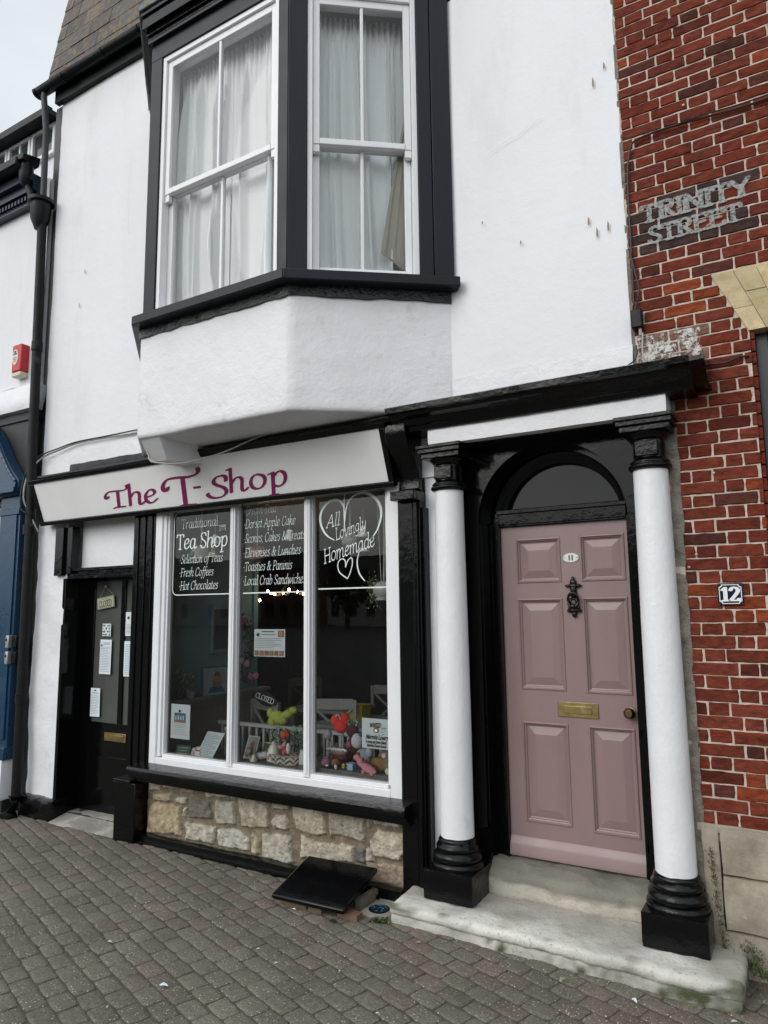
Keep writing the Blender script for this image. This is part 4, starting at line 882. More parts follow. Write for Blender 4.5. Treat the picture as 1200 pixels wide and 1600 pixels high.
DOOR = dl.build('front_door', M['pink'], SHOP, smooth=True, angle=12)
wb = MB(); wb.profile([(yd-.001, .285), (yd-.032, .285), (yd-.032, .30), (yd-.026, .318), (yd-.024, .345), (yd-.018, .36), (yd-.008, .385), (yd-.001, .395)], x0, x1-.0, 1); wb.build('weather_board', M['pink'], DOOR, bevel=.002)
op_ = MB()
op_.add([(-1.205+.048*math.cos(2*math.pi*i/28), yd-.006, 2.052+.028*math.sin(2*math.pi*i/28)) for i in range(28)]+[(-1.205+.048*math.cos(2*math.pi*i/28), yd, 2.052+.028*math.sin(2*math.pi*i/28)) for i in range(28)], [tuple(range(28))]+[(i, (i+1) % 28, 28+(i+1) % 28, 28+i) for i in range(28)], (.75, .76, .72, 1))
for i in (-.009, .009): op_.box(-1.205+i-.0035, -1.205+i+.0035, yd-.0075, yd-.006, 2.035, 2.068, (.01, .015, .05, 1))
for i in (-.04, .04): op_.box(-1.205+i-.0025, -1.205+i+.0025, yd-.009, yd-.006, 2.050, 2.055, (.05, .04, .03, 1))
op_.build('number_plate', M['attr_gloss'], DOOR)
kn = MB(); kx = -1.196; yk = yd-.012
for (dx, z, rx, rz) in ((0, 1.922, .010, .016), (0, 1.902, .020, .022), (-.030, 1.882, .020, .010), (.030, 1.882, .020, .010), (0, 1.880, .028, .018), (0, 1.855, .019, .03), (0, 1.83, .023, .02), (0, 1.765, .028, .04), (-.02, 1.75, .016, .016), (.02, 1.75, .016, .016), (0, 1.735, .032, .017), (-.032, 1.733, .012, .011), (.032, 1.733, .012, .011), (0, 1.712, .015, .020), (-.018, 1.79, .012, .02), (.018, 1.79, .012, .02)):
    kn.ball((kx+dx, yk, z), (rx, .014, rz), jit=.15, seed=z*50)
ring = [(kx+.031*math.cos(a), yk-.016-.012*abs(math.sin(a)), 1.795+.044*math.sin(a)) for a in [2*math.pi*i/22 for i in range(23)]]
kn.tube(ring, .008, 8); kn.ball((kx, yk-.028, 1.758), (.018, .014, .016)); kn.box(kx-.012, kx+.012, yd-.008, yd, 1.71, 1.92)
kn.build('door_knocker', M['cast_black'], DOOR, smooth=True, angle=60)
lp = MB(); lp.box(-1.325, -1.085, yd-.007, yd, 1.108, 1.196); lp.box(-1.288, -1.122, yd-.012, yd-.007, 1.130, 1.175); lp.build('letter_plate', M['brass'], DOOR, bevel=.003)
kb = MB(); kb.lathe(-.905, 1.155, [(.0, yd-.062), (.018, yd-.062), (.028, yd-.055), (.032, yd-.044), (.028, yd-.032), (.013, yd-.022), (.012, yd-.010), (.030, yd-.006), (.031, yd)], 28, axis='y'); kb.build('door_knob', M['bronze'], DOOR, smooth=True)
# ------------------------------------------------------------------ porch columns
def column(cx, sd):
    y = -.052; zt, zb = 2.482, .425
    sh = MB(); n = 44; m = 60; vs = []; fs = []
    for j in range(m+1):
        z = zb+(zt-zb)*j/m; r0 = .0985-.0095*(j/m)**1.6
        for i in range(n):
            a = 2*math.pi*i/n; r = r0*(1+.012*nz3(math.cos(a)*1.1+sd, math.sin(a)*1.1, z*2, 1)+.006*nz3(math.cos(a)*3+sd, math.sin(a)*3, z*9, 1)); vs.append((cx+r*math.cos(a), y+r*math.sin(a), z))
    for j in range(m):
        for i in range(n): fs.append((j*n+i, j*n+(i+1) % n, (j+1)*n+(i+1) % n, (j+1)*n+i))
    sh.add(vs, fs); col = sh.build('column', M['white_lumpy'], SHOP, smooth=True, angle=180)
    bs = MB(); prof = [(.095, .44), (.107, .432), (.112, .42), (.108, .408), (.116, .402), (.124, .39), (.124, .376), (.116, .368), (.126, .362), (.139, .348), (.142, .33), (.136, .316), (.128, .312), (.146, .304), (.150, .286), (.146, .274)]
    bs.lathe(cx, y, prof, 40); vv = [(a+.0035*nz3(a, b_, c_, 22), b_+.0035*nz3(b_, a, c_, 22), c_+.003*nz3(c_, a, b_, 16)) for a, b_, c_ in bs.v]; bs.v = vv
    bs.rough(cx-.155, cx+.155, -.205, .095, .112, .280, .03, .012, .003, 6, sd)
    bs.build('column_base', M['black_lumpy'], col, smooth=True, angle=70)
    cp = MB(); cp.lathe(cx, y, [(.088, 2.476), (.104, 2.482), (.113, 2.492), (.112, 2.504), (.100, 2.510), (.106, 2.520), (.094, 2.532), (.084, 2.54), (.083, 2.640), (.096, 2.645), (.098, 2.656), (.112, 2.668), (.118, 2.676)], 40)
    cp.box(cx-.128, cx+.128, y-.128, y+.128, 2.676, 2.708); cp.box(cx-.142, cx+.142, y-.148, y+.14, 2.708, 2.735); cp.box(cx-.150, cx+.150, y-.158, y+.14, 2.735, 2.757)
    cp.box(cx-.058, cx+.058, y-.092, y, 2.548, 2.630)
    cp.build('column_capital', M['black_lumpy'], col, bevel=.004, angle=50)
column(-1.862, 1.0); column(-.663, 9.0)
en = MB(); en.rough(-1.945, -.545, -.172, -.095, 2.758, 2.868, .04, .006, .004, 4, 6); en.build('entablature', M['white_lumpy'], SHOP, smooth=True, angle=50)
# ------------------------------------------------------------------ stone steps
so_ = MB(); so_.box(-1.98, -.56, -.094, .079, 2.752, 2.86); so_.box(-.62, -.56, -.16, -.0, 2.86, 2.87); so_.build('porch_soffit', M['black_lumpy'], SHOP, bevel=.003)
en = MB(); en.box(-.60, -.5455, -.0945, -.004, 2.758, 2.868); en.build('entablature_return', M['white_lumpy'], SHOP)
ST = thing('doorstep', 'two pale weathered stone steps in front of the pink door', 'doorstep')
def skew(x, y, z):
    t = (x+2.17)/1.8; f = max(0, min(1, (.03-y)/.36)); return (x, y-.055*t*f, z-.018*f*max(0, z)/.12+(.008*t if z > .05 else 0))
s1 = MB(); s1.col = (.5, .5, .5, 1); s1.rough(-2.17, -.365, -.335, .06, .050, .118, .02, .024, .010, 7, 3, f=skew)
def treadc(x, y, z):
    d = max(0, min(1, (y+.27)/.10+1.2*nz3(x, y, 1, 5))); m = max(0, min(1, 2.2*(nz3(x, z*2, 4, 9)-.05)))*(y < -.31); a, b_ = (.60, .585, .53), (.40, .375, .325)
    c_ = [p+(q-p)*d for p, q in zip(a, b_)]; return tuple(p+(q-p)*m for p, q in zip(c_, (.12, .125, .08)))
s1.c = [(*treadc(*p), 1) for p in s1.v]; s1.build('lower_tread', M['stone_attr'], ST, smooth=True, angle=80)
s2 = MB(); s2.col = (.5, .5, .5, 1); s2.rough(-2.163, -.372, -.322, .05, -.03, .062, .02, .012, .010, 8, 5, f=skew)
def mossy(x, y, z):
    t = (x+2.17)/1.8; g = max(0, min(1, .5+1.6*nz3(x, z, 1, 7)+1.2*nz3(x, z, 9, 19)+1.6*(t-.55)-.4)); a, b_ = (.50, .49, .43), (.075, .085, .040)
    return tuple(p+(q-p)*g for p, q in zip(a, b_))
s2.c = [(*mossy(*p), 1) for p in s2.v]; s2.build('lower_riser', M['stone_attr'], ST, smooth=True, angle=80)
s3 = MB(); s3.col = (.5, .5, .5, 1); s3.rough(-1.74, -.62, .036, .34, .10, .270, .018, .028, .014, 5, 8, f=lambda x, y, z: (x, y+.012*nz3(x, z, 2, 5), z-.028*max(0, (.14-y)/.1)*(z > .18)*(1+.8*nz3(x, 3, 1, 2.5))))
def tone(mb, fn): mb.c = [(*fn(*p), 1) for p in mb.v]
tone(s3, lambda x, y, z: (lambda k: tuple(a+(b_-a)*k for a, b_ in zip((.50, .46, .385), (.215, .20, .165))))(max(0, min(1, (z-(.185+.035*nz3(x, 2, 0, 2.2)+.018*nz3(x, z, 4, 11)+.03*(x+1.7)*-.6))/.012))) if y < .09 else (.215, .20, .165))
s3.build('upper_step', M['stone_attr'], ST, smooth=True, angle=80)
# ------------------------------------------------------------------ red brick house on the right
BH = thing('brick_house', 'red brick house with pale mortar, splayed yellow stone window head and grey stone base', 'building')
def bricks():
    mb = MB(); rnd = random.Random(17); H = .0664; z = .672; row = 0
    while z < 9.0:
        zc = z+H/2; left = -.712 if z > 3.0 else (-.53 if z > .7 else -.53)
        left += .006*nz3(z, 0, 0, 5)
        if 2.95 < z < 3.2: left = -.70
        seq = ([.062, .105, .205] if row % 2 == 0 else [.222, .09, .205]); x = left; k = 0
        first = True
        while x < 2.2:
            if first: w_ = seq[0]
            else: w_ = (.105, .205)[k % 2] if k > 0 else seq[1]
            if not first: k += 1
            if first: first = False
            w_ *= rnd.uniform(.94, 1.06); xa, xb = x, x+w_-.008; x += w_
            # clip against window head and opening
            if z+H > 3.175 and z < 3.52:
                lim = -.302+(.302-.145)*(3.52-min(max(zc, 3.17), 3.52))/.35; rl = 1.0-lim
                if xa < lim < xb: xb = lim-.004
                elif xa < rl < xb: xa = rl+.004
                elif lim <= xa and xb <= rl: continue
            if 1.0 < zc < 3.175:
                if xa < -.135 < xb: xb = -.135
                elif xa < .835 < xb: xa = .835
                elif -.14 <= xa and xb <= .84: continue
            if xb-xa < .015: continue
            t = rnd.random(); base = (.190, .043, .026)
            if t < .10: base = (.135, .030, .022)
            elif t < .14: base = (.10, .032, .025)
            elif t < .23: base = (.27, .058, .024)
            elif t < .42: base = (.185, .037, .021)
            kk = rnd.uniform(.82, 1.2); cx = (xa+xb)/2
            if z > 4.5 and rnd.random() < .14: base = (.095, .032, .022)
            # sooty band left by the old painted street name
            if -.66 < cx < -.02 and 3.74 < zc < 4.08 and not (cx < -.5 and zc > 4.02) and rnd.random() < .80: base = (.068, .040, .038)
            cc = tuple(c*kk*.9 for c in base)
            if 3.06 < zc < 3.24 and cx < -.36 and rnd.random() < .9 and z > 3.0: cc = (.22, .12, .09)
            z0, z1 = z+rnd.uniform(-.002, .002)+.0035, z+H-.0035+rnd.uniform(-.002, .002)
            def outl(ins):
                pts = []; n1 = max(2, int((xb-xa)/.03))
                for i in range(n1): pts.append((xa+(xb-xa)*i/n1, z0, 0))
                pts += [(xb, z0, 1), (xb, (z0+z1)/2, 1)]
                for i in range(n1): pts.append((xb-(xb-xa)*i/n1, z1, 2))
                pts += [(xa, z1, 3), (xa, (z0+z1)/2, 3)]; return pts
            P = outl(0); mx_, mz_ = (xa+xb)/2, (z0+z1)/2; J = [(rnd.uniform(-.0022, .0022), rnd.uniform(-.0019, .0019)) for _ in P]
            fy = -.004+rnd.uniform(-.003, .002); tl = rnd.uniform(-.012, .012); v = []
            for lay, (ins, y) in enumerate(((0, .012), (0, fy+.004), (.0035, fy))):
                for (px, pz, e), (jx, jz) in zip(P, J):
                    dx = max(-ins, min(ins, mx_-px)) if abs(px-mx_) > ins else 0; dz = max(-ins, min(ins, mz_-pz)) if abs(pz-mz_) > .004 else 0
                    rr = .004 if (abs(px-xa) < .001 or abs(px-xb) < .001) and abs(pz-mz_) > .01 else 0
                    v.append((px+dx+jx+(rr if px < mx_ else -rr)*.5, y+tl*(px-mx_)+.0012*nz3(px, pz, 1, 30), pz+dz+jz))
            n = len(P); f = []
            for l_ in range(2):
                for i in range(n): f.append((l_*n+i, l_*n+(i+1) % n, (l_+1)*n+(i+1) % n, (l_+1)*n+i))
            f.append(tuple(range(2*n, 3*n))); mb.add(v, f, (*cc, 1))
        z += H; row += 1
    return mb.build('brickwork', M['brick'], BH, smooth=True, angle=40)
BRK = bricks()
mt = MB()
for (a, b_, c_, d_) in ((-.722, -.14, .60, 9), (-.14, .84, 3.3, 9), (.84, 2.2, .6, 9), (-.14, .84, .6, 1.0)): mt.quad((a, .0015, c_), (b_, .0015, c_), (b_, .0015, d_), (a, .0015, d_))
mt.quad((2.2, .0015, .0), (2.2, 4, .0), (2.2, 4, 9), (2.2, .0015, 9)); mt.build('mortar_bed', M['mortar'], BH)
cm = MB(); wall_grid(cm, -.60, -.522, .1, 2.98, -.006, .015, .012, 9, edge=.010, seed=3, hf=.010); wall_grid(cm, -.728, -.708, 2.9, 9, -.001, .02, .006, 9, edge=.003, seed=6, hf=.004)
cm.build('cement_joint', M['cement'], BH, smooth=True, angle=180)
# splayed stone lintel
ln_ = MB(); cols = [(.50, .43, .24), (.62, .46, .20), (.58, .47, .28), (.50, .36, .22), (.6, .48, .26), (.50, .42, .27), (.6, .45, .2), (.52, .43, .25)]; n = 12
for i in range(n):
    a0, a1 = -.302+1.304*i/n, -.302+1.304*(i+1)/n; b0, b1 = -.143+.986*i/n, -.143+.986*(i+1)/n
    for (t0, t1) in ((0, .38), (.38, 1)) if i % 2 == 0 else ((0, .62), (.62, 1)):
        def X(a, b_, t): return b_+(a-b_)*t
        kq = random.Random(i*7+int(t0*9)).uniform(.85, 1.12); z0, z1 = 3.172+.348*t0, 3.172+.348*t1
        P = [(X(a0, b0, t0)+.001, z0+.001), (X(a1, b1, t0)-.001, z0+.001), (X(a1, b1, t1)-.001, z1-.001), (X(a0, b0, t1)+.001, z1-.001)]
        ln_.prism(P, 'y', -.007+.002*((i+int(t0*3)) % 2), .1, (*[c*kq for c in cols[(i*5+2) % 8]], 1))
ln_.build('window_head', M['stone_yellow'], BH, bevel=.002)
wr = MB(); wl_ = MB()
z = 1.0
while z < 3.17:
    wr.box(-.137, -.118, .006, .13, z+.004, min(z+.062, 3.17), (.17, .034, .022, 1)); wl_.box(.82, .837, .006, .13, z+.004, min(z+.062, 3.17), (.17, .034, .022, 1)); z += .0664
wr.build('brick_reveal', M['brick'], BH); wl_.build('brick_reveal', M['brick'], BH)
dw = pm('dark_window_paint', (.018, .022, .026), .35)
wf = MB(); wf.box(-.118, -.06, .07, .16, 1.03, 3.172); wf.box(.76, .82, .07, .16, 1.03, 3.172); wf.box(-.06, .76, .07, .16, 3.10, 3.172); wf.box(-.06, .76, .07, .16, 1.03, 1.10); wf.box(-.06, .76, .09, .13, 2.08, 2.12); wf.box(.34, .36, .09, .13, 1.1, 3.1)
WF = wf.build('window', dw, BH, bevel=.003)
g = MB(); g.quad((-.06, .11, 1.1), (.76, .11, 1.1), (.76, .11, 3.1), (-.06, .11, 3.1)); g.build('window_pane', M['glass'], WF)
g = MB(); g.box(-.2, .9, .0, .13, .94, 1.03); g.build('window_sill', M['ashlar'], WF, bevel=.005)
cu = MB(); n = 120; vs = []
for j in range(2):
    for i in range(n+1): vs.append((-.05+.8*i/n, .26+.022*math.sin(i*.55)+.01*math.sin(i*1.3), (1.1, 2.86)[j]))
cu.add(vs, [(i, i+1, n+2+i, n+1+i) for i in range(n)]); tag(cu.build('curtain', M['curtain_cream'], None, smooth=True), 'cream curtain inside the window of the brick house', 'curtain')
bxm = pm('dark_room', (.02, .02, .02), .9)
rm_ = MB(); rm_.box(-.3, 1.0, .4, 2, .9, 3.3); rm_.build('room', bxm, BH)
# ashlar base
P_ = [(-.455, .30, .452, .672), (.31, 1.1, .452, .672), (1.11, 2.2, .452, .672), (-.455, .62, .198, .446), (.63, 1.5, .198, .446), (1.51, 2.2, .198, .446), (-.47, .3, -.02, .192), (.31, 1.2, -.02, .192), (1.21, 2.2, -.02, .192)]
ab = MB()
for i, (a, b_, c_, d_) in enumerate(P_): ab.rough(a, b_, -.030, .1, c_, d_, .035, .010, .005, 7, i*3)
ab.rough(-.54, -.459, -.018, .1, .05, .665, .03, .012, .006, 9, 40); ab.rough(-.56, 2.2, -.012, .05, .640, .682, .03, .008, .006, 9, 44)
ab.build('stone_base', M['ashlar'], BH, smooth=True, angle=60)
# painted street name, worn
ts = MB(); lettering(ts, [('TRINITY', -.632, 3.915, .0135, dict(pen=(.80, .62, 0), res=.3, width=.555, rot=.0)), ('STREET', -.60, 3.782, .0128, dict(pen=(.80, .62, 0), res=.3, width=.475, rot=.012))], (0, -.0135, 0), (1, 0, 0), (0, 0, 1))
m, nt, b, out = newmat('worn_painted_letters'); tcn = nt.nodes.new('ShaderNodeTexCoord'); f = tnoise(nt, tcn.outputs['Object'], 60, 6, .75); b.inputs['Base Color'].default_value = (.36, .38, .37, 1); b.inputs['Roughness'].default_value = .9
al = ramp(nt, f, .34, (0, 0, 0), .54, (.88,)*3); nt.links.new(al, b.inputs['Alpha'])
ts.build('painted_street_name', m, BRK)
wp = MB(); wp.quad((-.695, -.0125, 3.075), (-.37, -.0125, 3.075), (-.37, -.0125, 3.245), (-.695, -.0125, 3.245))
m2, nt, b, out = newmat('old_whitewash'); tcn = nt.nodes.new('ShaderNodeTexCoord'); f = tnoise(nt, tcn.outputs['Object'], 16, 10, .85); b.inputs['Base Color'].default_value = (.66, .64, .60, 1); b.inputs['Roughness'].default_value = .9
al = ramp(nt, f, .48, (0, 0, 0), .54, (1,)*3); nt.links.new(al, b.inputs['Alpha']); wp.build('whitewash_patch', m2, BRK)
# number 12
NP = thing('house_number_sign', 'small dark blue enamel house number sign reading 12 on the brick wall', 'sign')
def octo(x0, x1, z0, z1, c): 
    pts = []
    for (cx, cz, a0) in ((x0, z0, 0), (x1, z0, 90), (x1, z1, 180), (x0, z1, 270)):
        seg = [(cx+c*math.cos(math.radians(a0+90-q*22.5)), cz+c*math.sin(math.radians(a0+90-q*22.5))) for q in range(5)]; pts += seg
    return pts
n_ = MB(); n_.box(-.382, -.266, -.016, -.010, 1.756, 1.866); n_.build('plate', pm('navy_enamel', (.006, .010, .035), .15), NP, bevel=.002)
n2 = MB(); a = octo(-.376, -.272, 1.762, 1.860, .012); b_ = octo(-.372, -.276, 1.766, 1.856, .012); n = len(a)
n2.add([(p[0], -.0175, p[1]) for p in a]+[(p[0], -.0175, p[1]) for p in b_], [(i, (i+1) % n, n+(i+1) % n, n+i) for i in range(n)])
lettering(n2, [('1', -.366, 1.778, .0094, dict(pen=(1.0, .42, 0), res=.15, width=.034)), ('2', -.330, 1.778, .0094, dict(pen=(.95, .42, 0), res=.15, width=.050))], (0, -.0175, 0), (1, 0, 0), (0, 0, 1))
n2.build('numerals', pm('white_enamel', (.8, .8, .8), .2), NP)
for (x, z) in ((-.377, 1.761), (-.271, 1.761), (-.377, 1.861), (-.271, 1.861)):
    q = MB(); q.ball((x, -.0165, z), (.003, .002, .003), 8, 5); q.build('screw', M['bronze'], NP)
# small wall scars
for (x, z, c_) in ((-.47, 2.02, (.55, .33, .27, 1)), (-.51, 1.955, (.45, .3, .25, 1)), (-.36, 2.44, (.5, .48, .45, 1)), (-.37, 4.55, (.6, .5, .42, 1))): sp = MB(); sp.ball((x, -.010, z), (.008, .004, .007), 9, 6, col=c_); sp.build('filled_hole', M['attr'], BRK)
# ------------------------------------------------------------------ cables
def cab(name, pts, r, mat, label, extra=()):
    c = MB(); 
    P = [Vector(p) for p in pts]; out = []
    q = [P[0]]+P+[P[-1]]
    for i in range(1, len(q)-2):
        for j in range(6):
            t = j/6; a, b_, cc, d = q[i-1], q[i], q[i+1], q[i+2]; out.append(.5*((2*b_)+(-a+cc)*t+(2*a-5*b_+4*cc-d)*t*t+(-a+3*b_-3*cc+d)*t**3))
    out.append(P[-1]); c.tube(out, r, 6); o = c.build(name, mat, None, smooth=True); tag(o, label, 'cable'); return o
cab('cable', [(.9, -.02, 4.47), (.04, -.02, 4.415), (-.27, -.022, 4.425), (-.47, -.025, 4.435), (-.62, -.025, 4.425), (-.665, -.025, 4.38), (-.69, -.022, 4.2), (-.695, -.02, 3.8), (-.70, -.02, 3.44)], .006, M['cable'], 'black cable crossing the brickwork above the painted street name, turning down at the corner')
cab('cable', [(.9, -.028, 4.485), (.04, -.03, 4.43), (-.27, -.03, 4.437), (-.44, -.03, 4.43)], .004, M['cable'], 'thinner second cable lying on top of the black one above the street name')
cab('cable', [(-.70, -.03, 3.75), (-.68, -.032, 3.62), (-.665, -.034, 3.52), (-.685, -.03, 3.44), (-.695, -.03, 3.39)], .005, M['cable'], 'short black cable bowing out just above the junction box')
cab('cable', [(-.66, -.04, 3.26), (-.665, -.045, 3.16), (-.66, -.05, 3.08), (-.64, -.07, 3.01)], .005, M['cable_white'], 'grey cable dropping from the junction box to the cornice')
cab('cable', [(-.70, -.03, 3.2), (-.705, -.04, 3.12), (-.76, -.05, 3.08), (-.83, -.10, 3.03)], .0045, M['cable'], 'black cable curling left under the junction box onto the cornice')
cab('cable', [(-.13, .01, 3.03), (-.19, -.02, 3.035), (-.26, -.022, 3.015), (-.33, -.025, 3.02), (-.40, -.03, 3.03), (-.46, -.06, 3.01)], .006, M['cable'], 'short black cable from cornice end to the brick house window')
jb = thing('junction_box', 'black cable junction box clipped to the corner of the brickwork', 'junction box'); q = MB(); q.box(-.715, -.655, -.06, -.005, 3.29, 3.40); q.build('box_body', M['gutter'], jb, bevel=.008); q = MB(); q.lathe(-.672, -.035, [(.009, 3.25), (.009, 3.29)], 10); q.build('cable_gland', M['cable_white'], jb)
cab('cable', [(-4.80, -.02, 3.275), (-5.2, -.022, 3.285), (-5.6, -.024, 3.285), (-5.86, -.03, 3.25), (-6.05, -.06, 3.20), (-6.14, -.10, 3.10), (-6.17, -.14, 2.95), (-6.16, -.15, 2.8), (-6.13, -.12, 2.70), (-6.08, -.1, 2.6), (-6.05, -.06, 2.5)], .008, M['cable_white'], 'grey cable running along the wall left of the bay and curling down at the downpipe')
cab('cable', [(-4.75, -.02, 3.30), (-5.2, -.03, 3.295), (-5.6, -.034, 3.295), (-5.85, -.05, 3.26), (-6.06, -.08, 3.21), (-6.165, -.13, 3.08), (-6.19, -.16, 2.9), (-6.17, -.17, 2.72), (-6.11, -.14, 2.66), (-6.10, -.1, 2.56)], .006, M['cable'], 'black cable bundled with the grey one left of the bay, ending below the signboard corner')
cab('cable', [(-4.01, -.60, 2.97), (-4.03, -.55, 2.90), (-3.98, -.58, 2.84), (-3.86, -.60, 2.80), (-3.7, -.50, 2.80), (-3.5, -.34, 2.88), (-3.2, -.27, 2.975), (-2.8, -.26, 3.0)], .005, M['cable_white'], 'grey cable looped under the lower left corner of the bay')
# ------------------------------------------------------------------ rainwater downpipe
DP = thing('downpipe', 'dark rainwater downpipe with hopper head between the two shops', 'downpipe')
q = MB(); q.tube([(-6.265, -.115, 7.02), (-6.26, -.12, 6.95), (-6.225, -.10, 6.6), (-6.205, -.10, 5.70)], .030, 14); q.build('upper_pipe', M['pipe_grey'], DP, smooth=True)
q = MB(); q.tube([(-6.20, -.10, 5.55), (-6.17, -.10, 4.2), (-6.15, -.10, 3.3), (-6.12, -.10, 2.6), (-6.10, -.10, .5), (-6.10, -.10, .12)], .043, 18); q.tube([(-6.10, -.10, .16), (-6.10, -.14, .02), (-6.1, -.2, -.01)], .066, 14); 
q.build('lower_pipe', M['pipe'], DP, smooth=True)
q = MB(); q.lathe(-6.225, -.11, [(.05, 5.52), (.06, 5.55), (.088, 5.62), (.098, 5.74), (.098, 5.78), (.125, 5.785), (.125, 5.82), (.10, 5.82), (.09, 5.74)], 20); q.build('hopper_head', M['gutter'], DP, smooth=True, angle=40)
for z in (4.3, 2.52, 1.0):
    q = MB(); q.lathe(-6.17+(4.3-z)*.018 if z > 2.5 else -6.105, -.10, [(.043, z-.05), (.050, z-.045), (.050, z+.045), (.043, z+.05)], 18); q.build('pipe_collar', M['pipe'], DP, smooth=True)
# ------------------------------------------------------------------ neighbouring navy shop on the left
NB = thing('navy_shop_building', 'neighbouring white house with navy shopfront at the left edge', 'building')
q = MB(); wall_grid(q, -12, -6.27, 4.0, 6.15, .0, .12, .012, 1.3, seed=12); wall_grid(q, -6.6, -6.27, .42, 4.0, .01, .1, .006, 1.5, seed=14); q.box(-12, -6.27, .02, .5, 2.5, 6.15)
q.build('wall', M['plaster'], NB, smooth=True, angle=60)
q = MB(); q.rough(-12, -6.22, -.10, .05, 3.70, 3.98, .06, .03, .014, 4, 2, f=lambda x, y, z: (x, y+.05*max(0, (z-3.8)/.18), z)); q.build('plaster_band', M['plaster_rough'], NB, smooth=True)
q = MB(); q.box(-12, -6.23, -.04, .1, 3.62, 3.70); q.box(-12, -6.25, -.02, .1, 3.0, 3.62); q.build('black_fascia', M['navy_black'], NB)
q = MB(); pr_ = []
for t in range(17):
    a = t/16; pr_.append((-6.98+.70*a, 3.62-.62*(a**1.5)*1.0+.05*math.sin(math.pi*2*a)))
pr_ += [(-6.28, 2.86), (-6.98, 2.86)]
q.prism(pr_, 'y', -.14, -.02); q.build('swept_bracket', M['navy'], NB, bevel=.012)
q = MB(); 
for i in range(1, 16): 
    a, b_ = pr_[i-1], pr_[i]; q.tube([(a[0]+.02, -.15, a[1]-.05), (b_[0]+.02, -.15, b_[1]-.05)], .018, 8)
q.box(-12, -6.28, -.17, -.14, 2.93, 2.98); q.box(-12, -6.27, -.19, .0, 2.88, 2.93); q.box(-12, -6.99, -.13, -.02, 2.98, 3.45); q.build('fascia_moulding', M['navy'], NB, bevel=.004)
q = MB(); q.box(-6.62, -6.30, -.09, .05, .45, 2.86); q.box(-6.585, -6.335, -.105, -.09, .62, 2.68); q.box(-6.63, -6.29, -.11, .0, 2.68, 2.74); q.box(-6.64, -6.28, -.13, .0, .45, .56); q.build('pilaster', M['navy'], NB, bevel=.005)
q = MB(); q.box(-12, -6.62, -.02, .1, 2.80, 2.88); q.box(-12, -6.62, -.03, .1, 2.22, 2.40); q.box(-6.70, -6.62, -.02, .1, .55, 2.86); q.box(-12, -6.7, -.02, .1, .42, .58); q.box(-7.6, -7.52, -.02, .1, .5, 2.9); q.build('shopfront_frame', M['navy'], NB, bevel=.004)
q = MB(); q.quad((-12, .05, .5), (-6.62, .05, .5), (-6.62, .05, 2.86), (-12, .05, 2.86)); q.build('window_pane', M['glass'], NB)
q = MB(); q.quad((-12, .3, .4), (-6.5, .3, .4), (-6.5, .3, 2.2), (-12, .3, 2.2)); q.build('window_blind', pm('grey_green_blind', (.30, .34, .30), .8), NB)
q = MB(); q.quad((-12, .32, 2.2), (-6.5, .32, 2.2), (-6.5, .32, 3.2), (-12, .32, 3.2)); q.build('window_backing', pm('brown_interior', (.16, .12, .09), .8, vary=.5, vs=4), NB)
q = MB(); q.rough(-12, -6.30, -.13, .1, .10, .46, .06, .012, .004, 4, 2); q.build('plinth', M['white_lumpy'], NB, smooth=True); q = MB(); q.rough(-12, -6.28, -.12, .1, -.03, .11, .06, .02, .006, 7, 3); q.build('plinth_foot', M['navy_black'], NB, smooth=True)
# eaves of the neighbour
q = MB(); q.box(-12, -6.36, -.12, .1, 5.99, 6.08); q.box(-12, -6.36, -.17, .1, 6.08, 6.16); q.box(-12, -6.36, -.08, .1, 5.88, 5.99)
x = -9
while x < -6.40: q.box(x, x+.028, -.105, -.08, 5.92, 5.965); x += .055
q.build('dentil_cornice', M['navy_dark'], NB)
q = MB(); q.box(-12, -6.42, -.28, -.08, 6.19, 6.285); q.box(-12, -6.42, -.16, -.0, 6.16, 6.20); q.build('gutter', M['gutter'], NB, bevel=.015)
q = MB(); q.hexa([(-6.50, -.27, 6.25), (-6.36, -.25, 6.25), (-6.36, -.07, 6.25), (-6.50, -.07, 6.25)], [(-6.50, -.27, 6.31), (-6.34, -.25, 6.30), (-6.34, -.07, 6.34), (-6.50, -.07, 6.35)]); q.lathe(-6.425, -.16, [(.035, 6.02), (.06, 6.06), (.07, 6.14), (.068, 6.27)], 12); q.tube([(-6.42, -.15, 6.06), (-6.385, -.13, 5.95), (-6.35, -.12, 5.80)], .034, 10); q.build('gutter_outlet', M['gutter'], NB, smooth=True, angle=40)
q = MB(); q.box(-12, -6.45, .25, .9, 6.1, 7.02); q.build('attic_wall', M['plaster'], NB)
q = MB(); q.hexa([(-12, .13, 7.03), (-6.5, .13, 7.03), (-6.5, 2.5, 7.03), (-12, 2.5, 7.03)], [(-12, .13, 7.08), (-6.5, .13, 7.08), (-6.5, 2.5, 7.2), (-12, 2.5, 7.2)]); q.box(-12, -6.5, .07, .13, 7.02, 7.10); q.build('attic_roof', M['gutter'], NB)
for i in range(8):
    x = -6.98-.44*i; q = MB(); q.box(x, x+.42, .205, .25, 6.66, 6.70); q.box(x, x+.42, .205, .25, 6.98, 7.02); q.box(x, x+.035, .205, .249, 6.70, 6.98); q.box(x+.385, x+.42, .205, .249, 6.70, 6.98); q.box(x+.20, x+.225, .215, .249, 6.70, 6.98)
    o = q.build('attic_window', M['white_gloss'], NB); q = MB(); q.box(x+.035, x+.385, .235, .248, 6.70, 6.98); q.build('window_pane', pm('dark_attic_glass', (.05, .07, .08), .1), o)
q = MB(); q.box(-6.30, -6.125, .05, .12, .0, 6.95); q.build('gap_shade_strip', M['navy_black'], NB)  # black strip: shade between the two buildings put in as colour
